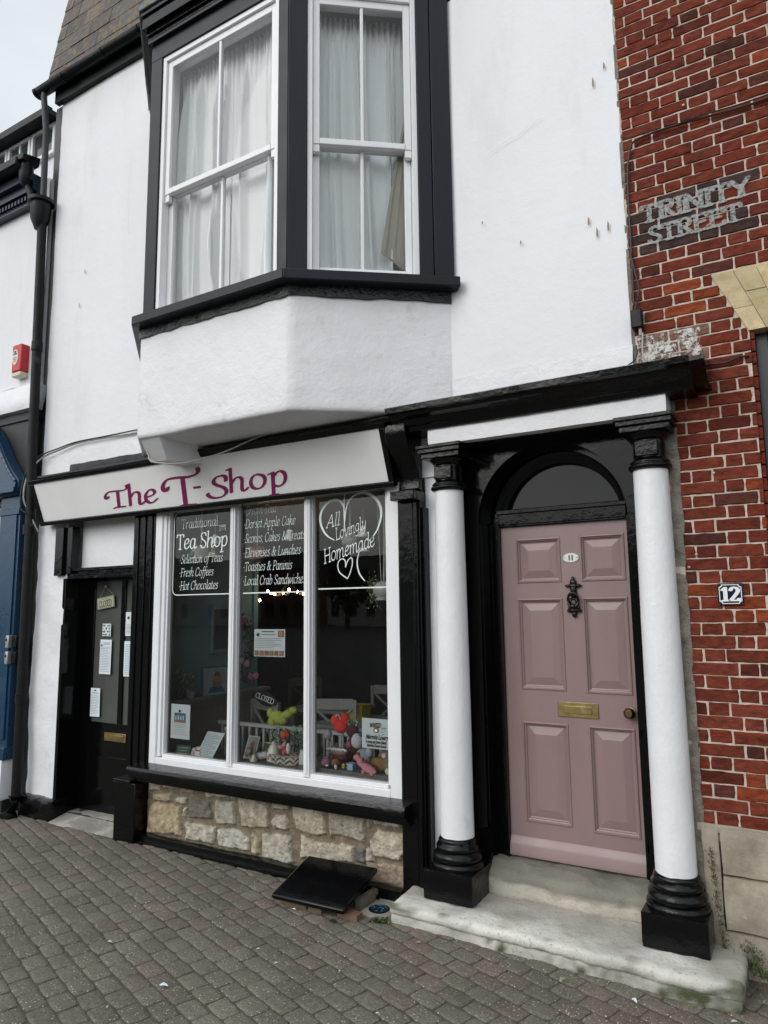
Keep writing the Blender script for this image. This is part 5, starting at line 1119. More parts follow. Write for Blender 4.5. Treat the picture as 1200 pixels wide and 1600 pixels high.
# alarm box, key safes
AB = thing('alarm_box', 'red and cream burglar alarm box on the white wall above the navy shop', 'alarm box')
q = MB(); q.hexa([(-6.74, -.02, 4.12), (-6.47, -.02, 4.12), (-6.47, .02, 4.12), (-6.74, .02, 4.12)], [(-6.74, -.02, 4.13), (-6.47, -.02, 4.13), (-6.47, .02, 4.13), (-6.74, .02, 4.13)])
q = MB(); q.box(-6.60, -6.45, -.085, .01, 4.12, 4.40); q.build('cover', pm('red_plastic', (.50, .015, .02), .35), AB, bevel=.012)
q = MB(); q.box(-6.598, -6.452, -.083, .01, 4.07, 4.117); q.build('strobe_lens', pm('cream_plastic', (.62, .55, .40), .35), AB, bevel=.01)
q = MB(); q.prism([(-6.54+.048*math.cos(2*math.pi*i/24), 4.27+.08*math.sin(2*math.pi*i/24)) for i in range(24)], 'y', -.089, -.085, (.68, .60, .50, 1)); q.box(-6.57, -6.51, -.091, -.0895, 4.295, 4.307, (.05, .05, .05, 1)); q.box(-6.555, -6.525, -.091, -.0895, 4.31, 4.335, (.05, .05, .05, 1)); q.box(-6.57, -6.51, -.091, -.0895, 4.26, 4.266, (.3, .1, .1, 1)); q.box(-6.565, -6.52, -.091, -.0895, 4.243, 4.249, (.3, .1, .1, 1)); q.box(-6.56, -6.52, -.091, -.0895, 4.226, 4.232, (.3, .1, .1, 1))
q.build('emblem', M['attr_gloss'], AB)
for i, (z, lb) in enumerate(((1.50, 'grey and black key safe, the upper one of the pair beside the downpipe'), (1.355, 'grey and black key safe, the lower one of the pair beside the downpipe'))):
    ks = thing('key_safe', lb, 'key safe', 'pair of key safes on the navy shopfront')
    q = MB(); q.box(-6.30, -6.235, -.10, -.01, z-.055, z+.055); q.build('safe_body', M['gutter'], ks, bevel=.008); q = MB(); q.box(-6.345, -6.300, -.135, -.09, z-.06, z+.055); q.build('safe_door', pm('brushed_grey_metal', (.45, .45, .44), .35, .6), ks, bevel=.008)
    q = MB(); q.lathe(-6.322, z+.015, [(.012, -.139), (.012, -.135)], 14, axis='y'); q.build('dial', M['cable'], ks)
# ------------------------------------------------------------------ coal hatch cover, drain chamber
HC = thing('hatch_cover', 'tilted glossy black hatch cover resting against the stone stall riser', 'hatch cover')
q = MB(); bt = [(-2.905, -.475, .034), (-2.395, -.455, .034), (-2.395, -.075, .150), (-2.905, -.10, .150)]; tp = [(a-.0, b_-.006, c_+.030) for a, b_, c_ in bt]
q.hexa(bt, tp); LID = q.build('lid', M['black_gloss'], HC, bevel=.010)
q = MB(); r5 = random.Random(4)
for (x, y, l, w_, a) in ((-2.85, -.43, .17, .07, 0), (-2.67, -.43, .1, .07, 0), (-2.47, -.42, .14, .07, 0), (-2.45, -.26, .05, .17, 0), (-2.86, -.22, .08, .17, 0), (-2.45, -.085, .05, .08, 0)):
    q = MB(); q.rough(x, x+l, y, y+w_, -.02, .033+(.02 if y > -.3 else 0), .03, .008, .003, 8, x, (.17*r5.uniform(.8, 1.1), .09, .06, 1) if y < -.3 else (.16, .145, .12, 1)); q.build('kerb_brick', M['attr'], HC, smooth=True)
DC = thing('drain_chamber', 'small sunken drain cover with blue painted marks beside the stone step', 'drain cover')
q = MB(); q.rough(-2.385, -2.20, -.33, -.10, -.03, .008, .03, .01, .004, 9, 1); q.rough(-2.38, -2.205, -.10, -.05, -.03, .012, .03, .01, .004, 9, 1); q.build('surround', M['step_worn'], DC, smooth=True)
q = MB(); q.lathe(-2.300, -.225, [(.062, .0), (.062, .011), (.052, .013), (.05, .009)], 24); q.build('cover', M['gutter'], DC, smooth=True, angle=40)
q = MB(); r6 = random.Random(2)
for i in range(26):
    a = r6.uniform(0, 6.28); r = .048*math.sqrt(r6.random()); x, y = -2.300+r*math.cos(a), -.225+r*math.sin(a); d = r6.uniform(.003, .009)
    q.prism([(x+d*math.cos(k*1.05+a)*r6.uniform(.6, 1.2), y+d*.8*math.sin(k*1.05+a)) for k in range(6)], 'z', .0135+i*.00003, .0142+i*.00003)
q.build('blue_paint', pm('blue_marking_paint', (.03, .17, .28), .7), DC)
# ------------------------------------------------------------------ moss, weeds, litter
def tuft(name, pts, label, n, h, spread, cols, seed, cat='weed', stuff=False):
    rnd = random.Random(seed); mb = MB()
    for i in range(n):
        px, py, pz = pts[rnd.randrange(len(pts))]; x, y, z = px+rnd.gauss(0, spread[0]), py+rnd.gauss(0, spread[1]), pz+abs(rnd.gauss(0, spread[2]))
        l = h*rnd.uniform(.4, 1.2); a = rnd.uniform(0, 6.28); t = rnd.uniform(.2, 1.1); w_ = l*.28
        d = Vector((math.cos(a)*math.sin(t), math.sin(a)*math.sin(t), math.cos(t))); s_ = Vector((-math.sin(a), math.cos(a), 0)); p = Vector((x, y, z)); c_ = cols[rnd.randrange(len(cols))]; k = rnd.uniform(.6, 1.3)
        mb.add([p-s_*w_*.3, p+s_*w_*.3, p+d*l*.55+s_*w_, p+d*l, p+d*l*.55-s_*w_], [(0, 1, 2, 3, 4)], (c_[0]*k, c_[1]*k, c_[2]*k, 1))
    o = mb.build(name, M['leaf'], None); tag(o, label, cat, kind='stuff' if stuff else None); return o
GR = [(.055, .085, .022), (.04, .06, .02), (.10, .11, .04)]; DR = [(.20, .16, .08), (.12, .10, .05), (.08, .09, .03)]
tuft('moss_clump', [(-.36+.02*i, -.05-.025*i, .06+.0*i) for i in range(6)]+[(-.33, -.07, .10), (-.37, -.06, .13)], 'green moss growing where the stone step meets the brick house base', 900, .012, (.018, .018, .018), GR, 1, 'moss')
tuft('dry_weed', [(-.462-.003*i, -.045, .08+.035*i) for i in range(14)], 'dry yellow weed climbing the joint behind the right column base', 620, .012, (.008, .006, .02), DR, 2, 'weed')
tuft('weed_tuft', [(-2.19, -.345, 0), (-2.21, -.35, 0), (-2.24, -.36, 0)], 'small green weed at the left corner of the stone step', 160, .02, (.02, .012, .003), GR, 3)
tuft('weed_tuft', [(-2.44, -.49, 0), (-2.46, -.485, 0)], 'tiny weed under the front right corner of the black hatch cover', 90, .016, (.012, .006, .003), GR, 4)
lf = MB()
for (x, y, l, a, c_) in ((-2.75, -1.45, .05, .3, (.62, .64, .70, 1)), (-.80, -.50, .045, -.9, (.7, .7, .68, 1)), (-1.13, -.48, .05, 1.1, (.30, .27, .2, 1)), (-.40, -.46, .03, .4, (.5, .5, .5, 1)), (-3.35, -1.28, .03, .2, (.6, .6, .62, 1)), (-2.42, -1.02, .025, .9, (.6, .55, .45, 1)), (-2.1, -.93, .025, 2.0, (.62, .6, .55, 1)), (-2.83, -1.7, .02, 2.0, (.7, .68, .62, 1)), (-3.6, -.9, .02, 2.0, (.7, .68, .62, 1)), (-2.74, -.47, .03, 0, (.7, .68, .62, 1)), (-1.9, -.48, .03, .4, (.35, .3, .2, 1)), (-1.75, -1.15, .02, .4, (.65, .6, .55, 1)), (-2.6, -.95, .02, .4, (.65, .62, .55, 1))):
    ca, sa = math.cos(a), math.sin(a); pts = [(-.5, 0, 0), (-.1, .2, .2), (.3, .13, .1), (.5, 0, .0), (.15, -.14, .12), (-.2, -.12, .05)]
    lf.add([(x+l*(p*ca-q_*sa), y+l*(p*sa+q_*ca), .008+l*r_) for p, q_, r_ in pts], [tuple(range(6))], c_)
tag(lf.build('litter', M['attr']), 'scattered scraps, pale leaves and cigarette ends on the paving', 'litter', kind='stuff')
# ------------------------------------------------------------------ inside of the shop
teal = pm('teal_wall_paint', (.26, .42, .50), .7, vary=.1, vs=2); dark = pm('dim_back_wall', (.09, .10, .105), .8, vary=.3, vs=1.5); taupe = pm('taupe_panelling', (.34, .30, .28), .55)
q = MB(); X0, X1, Y1, Z1 = -7.5, -1.95, 5.5, 2.75
q.quad((X0, Y1, .05), (X1, Y1, .05), (X1, Y1, Z1), (X0, Y1, Z1)); q.quad((X1, .07, .05), (X1, Y1, .05), (X1, Y1, Z1), (X1, .07, Z1)); q.quad((X0, .3, .05), (X0, Y1, .05), (X0, Y1, Z1), (X0, .3, Z1))
q.quad((X0, .3, .05), (-4.7, .3, .05), (-4.7, .3, Z1), (X0, .3, Z1)) ; q.build('shop_interior_wall', dark, SHOP)
q = MB(); q.quad((X0, .07, .05), (X1, .07, .05), (X1, Y1, .05), (X0, Y1, .05)); q.build('shop_floor', pm('dark_floorboards', (.07, .045, .03), .5, vary=.3, vs=3, stretch=(1, 9, 1)), SHOP)
q = MB(); q.quad((X0, .07, Z1), (X1, .07, Z1), (X1, Y1, Z1), (X0, Y1, Z1)); q.build('shop_ceiling', pm('grey_ceiling', (.25, .25, .24), .9), SHOP)
q = MB(); q.box(-4.72, -4.60, .065, 1.32, .05, Z1); q.box(-4.6, -4.585, 1.26, 1.32, 1.02, Z1); q.build('partition', teal, SHOP)
q = MB(); q.box(-4.60, -4.578, .065, 1.36, .60, 1.0); q.box(-4.60, -4.50, .06, 1.42, 1.0, 1.03); q.box(-4.60, -4.53, .06, 1.39, .965, 1.0); q.box(-4.60, -4.55, .06, 1.38, .93, .965)
for i in range(14): q.box(-4.578, -4.574, .10+i*.09, .175+i*.09, .62, .92)
q.build('panelled_dado', taupe, SHOP, bevel=.002)
q = MB(); q.box(-4.38, -2.36, .062, .52, .585, .612); q.build('window_ledge', pm('grey_wood_ledge', (.16, .145, .13), .6, vary=.35, vs=6, stretch=(1, 8, 1)), WIN); q = MB(); q.box(-3.70, -3.14, .075, .5, .613, .664); q.box(-3.13, -2.37, .075, .5, .613, .685); q.build('display_riser', pm('grey_cloth_riser', (.14, .13, .12), .9, vary=.3, vs=8), WIN)
# balustrade behind the display
RAILM = pm('dulled_white_rail', (.42, .43, .42), .6); BL = thing('balustrade', 'low white balustrade behind the shop window display', 'balustrade'); q = MB(); q.box(-4.36, -2.36, .56, .61, .81, .838); q.build('rail', RAILM, BL, bevel=.003)
q = MB(); x = -4.33
while x < -2.38: q.box(x, x+.02, .575, .60, .2, .81); x += .075
q.build('spindles', RAILM, BL)
# warm lamps
bulbm = emis('lit_bulb', (1, .74, .40), 80)
def chandelier(x, y, z, n, r, label, sx=1.0):
    t = thing('chandelier', label, 'lamp', 'chandeliers lit inside the shop'); q = MB(); q.tube([(x, y, z+.10), (x, y, 2.75)], .008, 6)
    for k in range(n): a = 6.28*k/n+.3; q.tube([(x, y, z+.12), (x+.6*r*sx*math.cos(a), y+.6*r*math.sin(a), z-.03), (x+r*sx*math.cos(a), y+r*math.sin(a), z-.02)], .007, 5)
    q.build('arms', M['bronze'], t)
    for k in range(n): a = 6.28*k/n+.3; q = MB(); q.ball((x+r*sx*math.cos(a)*1.25, y+r*math.sin(a), z+.022*math.sin(a*4)), (.011, .011, .015), 8, 6); q.build('bulb', bulbm, t)
chandelier(-4.42, 1.6, 1.93, 9, .17, 'lit chandelier with nine bulbs seen through the middle pane', 1.15)
chandelier(-5.35, 1.75, 2.02, 3, .16, 'lit lamp with three bulbs seen behind the Hot Chocolates lettering')
chandelier(-5.05, 1.8, 1.84, 2, .05, 'small lit lamp with two bulbs low at the left of the middle pane')
def chair(x, y, rz, col, label):
    t = thing('chair', label, 'chair', 'wooden chairs inside the tea shop'); ca, sa = math.cos(rz), math.sin(rz); T = lambda a, b_, c_: (x+a*ca-b_*sa, y+a*sa+b_*ca, c_+.05)
    m = M['attr']
    q = MB(T); q.box(-.2, .2, -.2, .2, .43, .46, col); q.build('seat', m, t, bevel=.008)
    for sx in (-1, 1): q = MB(T); q.box(sx*.185-.015, sx*.185+.015, .17, .2, 0, .92, col); q.build('rear_post', m, t); q = MB(T); q.box(sx*.18-.017, sx*.18+.017, -.2, -.166, 0, .43, col); q.build('leg', m, t)
    q = MB(T); q.box(-.17, .17, .175, .195, .84, .93, col); q.box(-.17, .17, .177, .193, .52, .56, col); q.tube([(-.16, .185, .56), (.16, .185, .84)], .014, 6, col); q.tube([(.16, .185, .56), (-.16, .185, .84)], .014, 6, col); q.build('backrest', m, t)
WC, GC = (.25, .25, .24, 1), (.12, .115, .10, 1)
chair(-4.1, 1.1, 2.9, WC, 'white wooden chair with the black closed sign on its back'); chair(-3.55, 1.05, .4, WC, 'white wooden chair behind the red heart cushion'); chair(-3.7, 2.2, .2, WC, 'white wooden chair further back by the right pane')
chair(-4.9, 2.6, 1.0, GC, 'dim wooden chair deep inside the shop')
def table(x, y, w_, d, c1, label):
    t = thing('table', label, 'table', 'tables inside the tea shop'); q = MB(); q.box(x-w_/2, x+w_/2, y-d/2, y+d/2, .76, .79, c1); q.build('tabletop', M['attr'], t, bevel=.006)
    for sx in (-1, 1):
        for sy in (-1, 1): q = MB(); q.box(x+sx*(w_/2-.06)-.025, x+sx*(w_/2-.06)+.025, y+sy*(d/2-.06)-.025, y+sy*(d/2-.06)+.025, .05, .76, WC); q.build('leg', M['attr'], t)
table(-3.35, 1.35, .8, .7, (.20, .25, .26, 1), 'pale green topped table behind the right hand pane'); table(-4.2, 2.0, .7, .6, (.3, .3, .28, 1), 'white table behind the middle pane')
sd_ = thing('sideboard', 'dark dresser with shelves at the back of the shop', 'dresser'); q = MB(); q.box(-4.9, -3.4, 4.6, 5.2, .05, .95); q.box(-4.9, -3.4, 4.55, 5.22, .95, .99); q.build('cabinet', pm('dark_wood', (.06, .045, .035), .5), sd_, bevel=.005); q = MB()
for z in (1.3, 1.65, 2.0): q.box(-4.88, -3.42, 5.0, 5.25, z, z+.025)
q.build('shelf', pm('dark_wood_shelf', (.08, .06, .05), .5), sd_)
q = MB(); rr = random.Random(8)
for z in (.99, 1.325, 1.675, 2.025):
    for i in range(9): x = -4.8+i*.16; q.lathe(x, 5.05, [(.03, z), (.045, z+.04), (.05, z+rr.uniform(.08, .16)), (.03, z+.17)], 10, (rr.uniform(.1, .5), rr.uniform(.1, .4), rr.uniform(.1, .4), 1))
q.build('crockery', M['attr_gloss'], sd_)
yb_ = thing('gift_bag', 'yellow box on a table behind the right pane', 'box'); q = MB(); q.box(-3.62, -3.42, 1.35, 1.5, .79, .90, (.50, .38, .02, 1)); q.build('box_body', M['attr'], yb_, bevel=.004); q = MB(); q.box(-3.63, -3.41, 1.34, 1.51, .90, .915, (.45, .33, .02, 1)); q.build('box_lid', M['attr'], yb_)
# ------------------------------------------------------------------ notices on the glass
def notice(name, label, x0, x1, z0, z1, y, lines, extra=None, tilt=0, cat='notice', mat='paper', group=None):
    t = thing(name, label, cat, group); cx, cz = (x0+x1)/2, (z0+z1)/2; ct, st = math.cos(tilt), math.sin(tilt)
    T = lambda a, b_, c_: (cx+(a-cx)*ct-(c_-cz)*st, b_, cz+(a-cx)*st+(c_-cz)*ct)
    q = MB(T); n = 8; vs = []; fs = []
    for j in range(n+1):
        for i in range(n+1): a, c_ = x0+(x1-x0)*i/n, z0+(z1-z0)*j/n; vs.append((a, y+.003*nz3(a, c_, 1, 12)*(abs(j-n/2)/n*2), c_))
    for j in range(n):
        for i in range(n): k = j*(n+1)+i; fs.append((k, k+1, k+n+2, k+n+1))
    q.add(vs, fs); q.build('sheet', M[mat], t, smooth=True)
    q = MB(T); W, H = x1-x0, z1-z0; e = -.004; any_ = False
    for (fx0, fx1, fz, hh, c_) in lines:
        any_ = True; q.box(x0+W*fx0, x0+W*fx1, y+e-.0004, y+e, z0+H*fz, z0+H*(fz+hh), c_)
    if extra: extra(q, y+e, x0, z0, W, H)
    q.build('print', M['attr'], t)
    return t
GY, BK, BL_ = (.20, .24, .28, 1), (.02, .02, .025, 1), (.03, .16, .30, 1)
def tlines(z_hi, z_lo, n, a=.1, b_=.9, hh=.010, c_=(.30, .34, .38, 1), seed=0):
    r = random.Random(seed); return [(a, b_-(r.uniform(0, .3) if i % 3 == 2 else r.uniform(0, .05)), z_hi-(z_hi-z_lo)*i/max(1, n-1), hh, c_) for i in range(n)]
def pot(q, y, x, z, s_):   # little teapot emblem
    pts = [(x+s_*math.cos(k*.524), z+s_*.95*math.sin(k*.524)) for k in range(12)]; q.prism(pts, 'y', y-.0006, y-.0001, BK)
    q.prism([(x+s_*.8, z), (x+s_*1.7, z+s_*.9), (x+s_*1.4, z+s_*1.0), (x+s_*.6, z+s_*.5)], 'y', y-.0009, y-.0006, BK); q.prism([(x-s_*.3, z+s_), (x+s_*.3, z+s_), (x, z+s_*1.5)], 'y', y-.0009, y-.0006, BK)
def ex1(q, y, x0, z0, W, H):
    pot(q, y, x0+W*.47, z0+H*.80, W*.05); q.box(x0+W*.2, x0+W*.78, y-.0005, y, z0+H*.47, z0+H*.75, (.05, .17, .30, 1)); q.box(x0+W*.2, x0+W*.78, y-.0008, y-.0005, z0+H*.47, z0+H*.53, (.38, .22, .13, 1))
    for i in range(4): q.box(x0+W*(.25+.13*i), x0+W*(.32+.13*i), y-.0010, y-.0008, z0+H*.55, z0+H*(.66+.02*(i % 2)), (.6, .6, .62, 1))
notice('notice', 'A4 notice with a blue boats picture at the lower left of the shop window', -4.353, -4.147, .778, 1.038, .036, tlines(.42, .33, 3, .12, .88, .008)+tlines(.27, .12, 4, .12, .88, .006, seed=2), ex1)
def ex2(q, y, x0, z0, W, H):
    pot(q, y, x0+W*.13, z0+H*.79, W*.045)
    r = random.Random(3)
    for i in range(6): cx = x0+W*(.03+.16*i); q.box(cx, cx+W*.135, y-.0005, y, z0+H*.04, z0+H*.22, (.33, .16, .09, 1)); q.ball((cx+W*.065, y-.001, z0+H*.13), (W*.05, .0008, H*.07), 10, 6, col=(r.uniform(.2, .5), r.uniform(.1, .3), .12, 1))
    cx = x0+W*.78; q.box(cx, cx+W*.18, y-.0005, y, z0+H*.72, z0+H*.95, (.30, .15, .10, 1)); q.ball((cx+W*.09, y-.001, z0+H*.83), (W*.06, .0008, H*.09), 10, 6, col=(.5, .3, .15, 1))
notice('notice', 'landscape notice edged with small food photos in the middle pane', -3.512, -3.224, 1.424, 1.620, .036, [(.26, .66, .90, .028, BK), (.26, .7, .80, .022, GY)]+tlines(.66, .32, 6, .05, .92, .014, seed=5), ex2)
def ex3(q, y, x0, z0, W, H):
    q.ball((x0+W*.48, y-.001, z0+H*.62), (W*.09, .001, H*.085), 14, 8, col=(.16, .12, .07, 1)); q.ball((x0+W*.48, y-.0022, z0+H*.61), (W*.05, .0006, H*.045), 12, 6, col=(.62, .6, .5, 1)); q.box(x0+W*.41, x0+W*.55, y-.002, y, z0+H*.70, z0+H*.76, (.42, .33, .1, 1))
    for (a, c_) in ((.66, .66), (.74, .64), (.66, .56), (.70, .49)): q.box(x0+W*a, x0+W*(a+.03), y-.0006, y, z0+H*c_, z0+H*(c_+.025), BK)
tw = notice('notice', 'square handwritten style notice asking for lovers of cheese scones, lower right of the window', -2.577, -2.345, .858, 1.048, .036, [], ex3)
q = MB(); lettering(q, [('WANTED', -2.515, .995, .0036, dict(pen=(.7, .5, 30), res=.4, slant=.2, width=.085)), ('_', -2.42, .995, .0036, dict(pen=(.5, .4, 0), res=.4, width=.03)), ('Marmite Lovers', -2.545, .920, .0037, dict(pen=(.7, .5, 30), res=.4, slant=.2, width=.165)), ('to enjoy our Home Baked', -2.545, .893, .0024, dict(pen=(.8, .6, 30), res=.5, width=.155)), ('Marmite Cheese Scones!', -2.535, .870, .0024, dict(pen=(.8, .6, 30), res=.5, width=.145))], (0, .031, 0), (1, 0, 0), (0, 0, 1)); q.build('handwriting', M['ink_black'], tw)
# papers on the shop door
DY = .2
def exD(q, y, x0, z0, W, H): pot(q, y, x0+W*.16, z0+H*.83, W*.06)
def exE(q, y, x0, z0, W, H):
    r = random.Random(9)
    for i in range(5):
        for j in range(4):
            if r.random() < .8: q.box(x0+W*(.06+.18*i), x0+W*(.06+.18*i+r.uniform(.08, .14)), y-.0005, y, z0+H*(.07+.235*j), z0+H*(.07+.235*j+r.uniform(.10, .17)), ((.10, .08, .09, 1), (.3, .12, .10, 1), (.12, .16, .2, 1), (.4, .38, .34, 1))[r.randrange(4)])
G_N = 'papers stuck to the shop door glass'
ct = thing('closed_sign', 'cream CLOSED sign hanging askew in the shop door glass', 'sign')
Tt = lambda a, b_, c_: (-5.385+(a)*math.cos(.13)-c_*math.sin(.13), b_, 1.842+a*math.sin(.13)+c_*math.cos(.13))
q = MB(Tt); q.box(-.115, .115, DY-.010, DY-.004, -.052, .052, (.24, .29, .22, 1)); q.box(-.105, .105, DY-.013, DY-.010, -.044, .044, (.50, .50, .36, 1)); q.build('plaque', M['attr'], ct, bevel=.002)
q = MB(Tt); lettering(q, [('CLOSED', -.088, -.034, .0072, dict(pen=(.62, .45, 20), res=.3, width=.176)), ('*****', -.045, .020, .004, dict(pen=(.6, .4, 20), res=.4, width=.09))], (0, DY-.0145, 0), (1, 0, 0), (0, 0, 1)); q.build('wording', pm('dark_brown_print', (.10, .05, .03), .7), ct)
q = MB(); q.tube([(-5.47, DY-.006, 1.885), (-5.40, DY-.006, 1.985), (-5.29, DY-.006, 1.91)], .002, 5); q.ball((-5.40, DY-.006, 1.985), (.012, .004, .012), 10, 6); q.build('string', M['cable_white'], ct)
notice('picture_card', 'small square card of tiny pictures under the CLOSED sign', -5.42, -5.305, 1.545, 1.655, DY-.006, [], exE, 0, 'card')
notice('notice', 'long menu sheet below the small picture card on the door', -5.44, -5.29, 1.215, 1.515, DY-.006, [(.3, .9, .90, .012, GY), (.3, .85, .86, .01, GY)]+tlines(.78, .08, 16, .08, .92, .009, seed=7), exD, -.01, group=G_N)
notice('notice', 'sheet at the lower left corner of the door glass with a curled edge', -5.54, -5.415, .845, 1.09, DY-.006, [(.4, .6, .9, .04, BK), (.2, .8, .82, .02, GY)]+tlines(.72, .1, 12, .1, .9, .010, seed=8), None, .01, group=G_N)
notice('notice', 'upper sheet with teapot emblem on the narrow right glass of the door', -5.115, -4.965, 1.55, 1.755, DY-.006, tlines(.46, .12, 7, .1, .9, .014, seed=9), lambda q, y, x0, z0, W, H: pot(q, y, x0+W*.25, z0+H*.75, W*.08), 0, group=G_N)
notice('notice', 'long lower sheet on the narrow right glass of the door', -5.120, -4.965, 1.205, 1.505, DY-.006, tlines(.9, .06, 18, .1, .9, .009, seed=10), None, 0, group=G_N)
# ------------------------------------------------------------------ hanging things in the shop window
def hang(x, y, z0, z1=2.57, r=.0022): q = MB(); q.tube([(x, y, z0), (x, y, z1)], r, 5); return q
def pend(x, y, z, label):
    t = thing('pendant_lamp', label, 'lamp', 'white pendant lamps hanging in the shop window'); hang(x, y, z+.05, 2.75, .0035).build('flex', M['cable_white'], t); q = MB(); q.lathe(x, y, [(.018, z+.07), (.024, z+.05), (.024, z+.03), (.040, z+.005), (.040, z-.005), (.03, z-.012)], 18, (.8, .82, .8, 1)); q.build('lamp_holder', M['attr_gloss'], t, smooth=True); q = MB(); q.lathe(x, y, [(.045, z-.10), (.052, z-.112), (.0, z-.118)], 18, (.7, .7, .68, 1)); q.build('shade_rim', M['attr_gloss'], t)
pend(-4.08, .2, 2.30, 'white pendant lamp hanging left of the Tea Shop lettering'); pend(-3.32, .2, 2.29, 'white pendant lamp hanging behind the Treats lettering'); pend(-2.66, .2, 2.27, 'white pendant lamp hanging behind the painted heart')
def bauble(x, y, z, r, label, cols, name='hanging_teapot'):
    t = thing(name, label, 'hanging ornament'); hang(x, y, z+r, 2.75, .004).build('ribbon', M['white_gloss'], t)
    q = MB(); q.ball((x, y, z), (r, r*.8, r*.85), 18, 12, col=cols[0], jit=.05); rnd = random.Random(int(x*100))
    for i in range(26): a, b_ = rnd.uniform(0, 6.28), rnd.uniform(-1.2, 1.2); q.ball((x+r*.93*math.cos(a)*math.cos(b_), y+r*.74*math.sin(a)*math.cos(b_), z+r*.8*math.sin(b_)), r*rnd.uniform(.14, .3), 7, 5, col=cols[rnd.randrange(len(cols))], jit=.3, seed=i)
    q.build('flower_ball' if 'ball' in name else 'pot_body', M['felt'], t, smooth=True)
    return t
tpt = bauble(-4.235, .2, 2.215, .092, 'cream flowery teapot hanging on a ribbon in the left pane', [(.42, .40, .34, 1), (.34, .22, .20, 1), (.2, .22, .15, 1)])
q = MB(); q.tube([(-4.155, .2, 2.19), (-4.11, .2, 2.23), (-4.09, .2, 2.27)], .012, 8, (.42, .4, .34, 1)); q.build('spout', M['attr_gloss'], tpt)
bauble(-3.82, .2, 2.24, .06, 'grey blue hanging ornament half behind the first mullion', [(.35, .40, .40, 1), (.25, .3, .3, 1)], 'hanging_ball')
bauble(-3.635, .2, 2.19, .072, 'pink flower ball hanging in the middle pane', [(.50, .20, .24, 1), (.40, .12, .16, 1), (.55, .32, .34, 1)], 'hanging_ball')
bauble(-2.77, .2, 2.245, .065, 'flowery cream and red teapot hanging behind the Homemade lettering', [(.40, .38, .34, 1), (.35, .15, .15, 1), (.15, .2, .12, 1)])
PT = thing('teapot_planter', 'white teapot planter with trailing greenery hanging at the right edge of the window', 'planter')
q = MB(); px, py, pz = -2.485, .17, 1.885
for dx in (-.04, .02, .035): q.tube([(px+dx*.3, py, pz+.05), (px+dx, py, 2.57)], .004, 5)
q.build('cord', M['cable_white'], PT); q = MB(); q.ball((px, py, pz), (.072, .06, .062), 20, 12, col=(.50, .52, .50, 1)); q.tube([(px+.07, py, pz+.02), (px+.10, py, pz), (px+.07, py, pz-.03)], .008, 7, (.5, .52, .5, 1)); q.lathe(px, py, [(.045, pz-.07), (.05, pz-.055), (.04, pz-.05)], 16, (.5, .52, .5, 1)); q.build('pot', M['attr_gloss'], PT, smooth=True)
rnd = random.Random(12); q = MB()
for i in range(420):
    x, y, z = px-.075+rnd.gauss(0, .028), py+rnd.gauss(0, .025), pz+rnd.gauss(0, .055); l = rnd.uniform(.008, .018); a = rnd.uniform(0, 6.28); t = rnd.uniform(0, 3.1); d = Vector((math.cos(a)*math.sin(t), math.sin(a)*math.sin(t), math.cos(t)))*l; s_ = Vector((-math.sin(a), math.cos(a), .2))*l*.35; p = Vector((x, y, z)); c_ = ((.10, .17, .05, 1), (.25, .30, .12, 1), (.5, .52, .42, 1))[min(2, int(rnd.random()*3))]; q.add([p, p+d*.5+s_, p+d, p+d*.5-s_], [(0, 1, 2, 3)], c_)
q.build('greenery', M['leaf'], PT)
# garland on the end of the partition
q = MB(); rnd = random.Random(6)
for i in range(500):
    z = rnd.uniform(1.08, 1.72); x = -4.56+.05*math.sin(z*14)+rnd.gauss(0, .03); y = 1.12+.05*math.cos(z*9)+rnd.gauss(0, .04); l = rnd.uniform(.015, .035); a = rnd.uniform(0, 6.28); d = Vector((math.cos(a), .2, math.sin(a)))*l; s_ = Vector((-math.sin(a), 0, math.cos(a)))*l*.35; p = Vector((x, y, z)); q.add([p, p+d*.5+s_, p+d, p+d*.5-s_], [(0, 1, 2, 3)], (.05, .09, .05, 1))
GL = thing('flower_garland', 'garland of pink and white flowers climbing the end of the teal partition', 'garland'); q.build('foliage', M['leaf'], GL)
for (x, y, z, c_) in ((-4.55, 1.05, 1.60, (.35, .06, .10, 1)), (-4.60, 1.03, 1.42, (.6, .55, .5, 1)), (-4.52, 1.03, 1.30, (.55, .30, .38, 1)), (-4.48, 1.06, 1.27, (.6, .38, .42, 1)), (-4.42, 1.05, 1.16, (.50, .12, .28, 1)), (-4.36, 1.05, 1.17, (.5, .2, .3, 1)), (-4.5, 1.04, 1.66, (.4, .08, .1, 1))):
    q = MB()
    for k in range(7): q.ball((x+.018*math.cos(k*.9), y-.01, z+.018*math.sin(k*.9)), (.016, .01, .016), 7, 5, col=c_, jit=.3, seed=k)
    q.build('flower', M['felt'], GL)
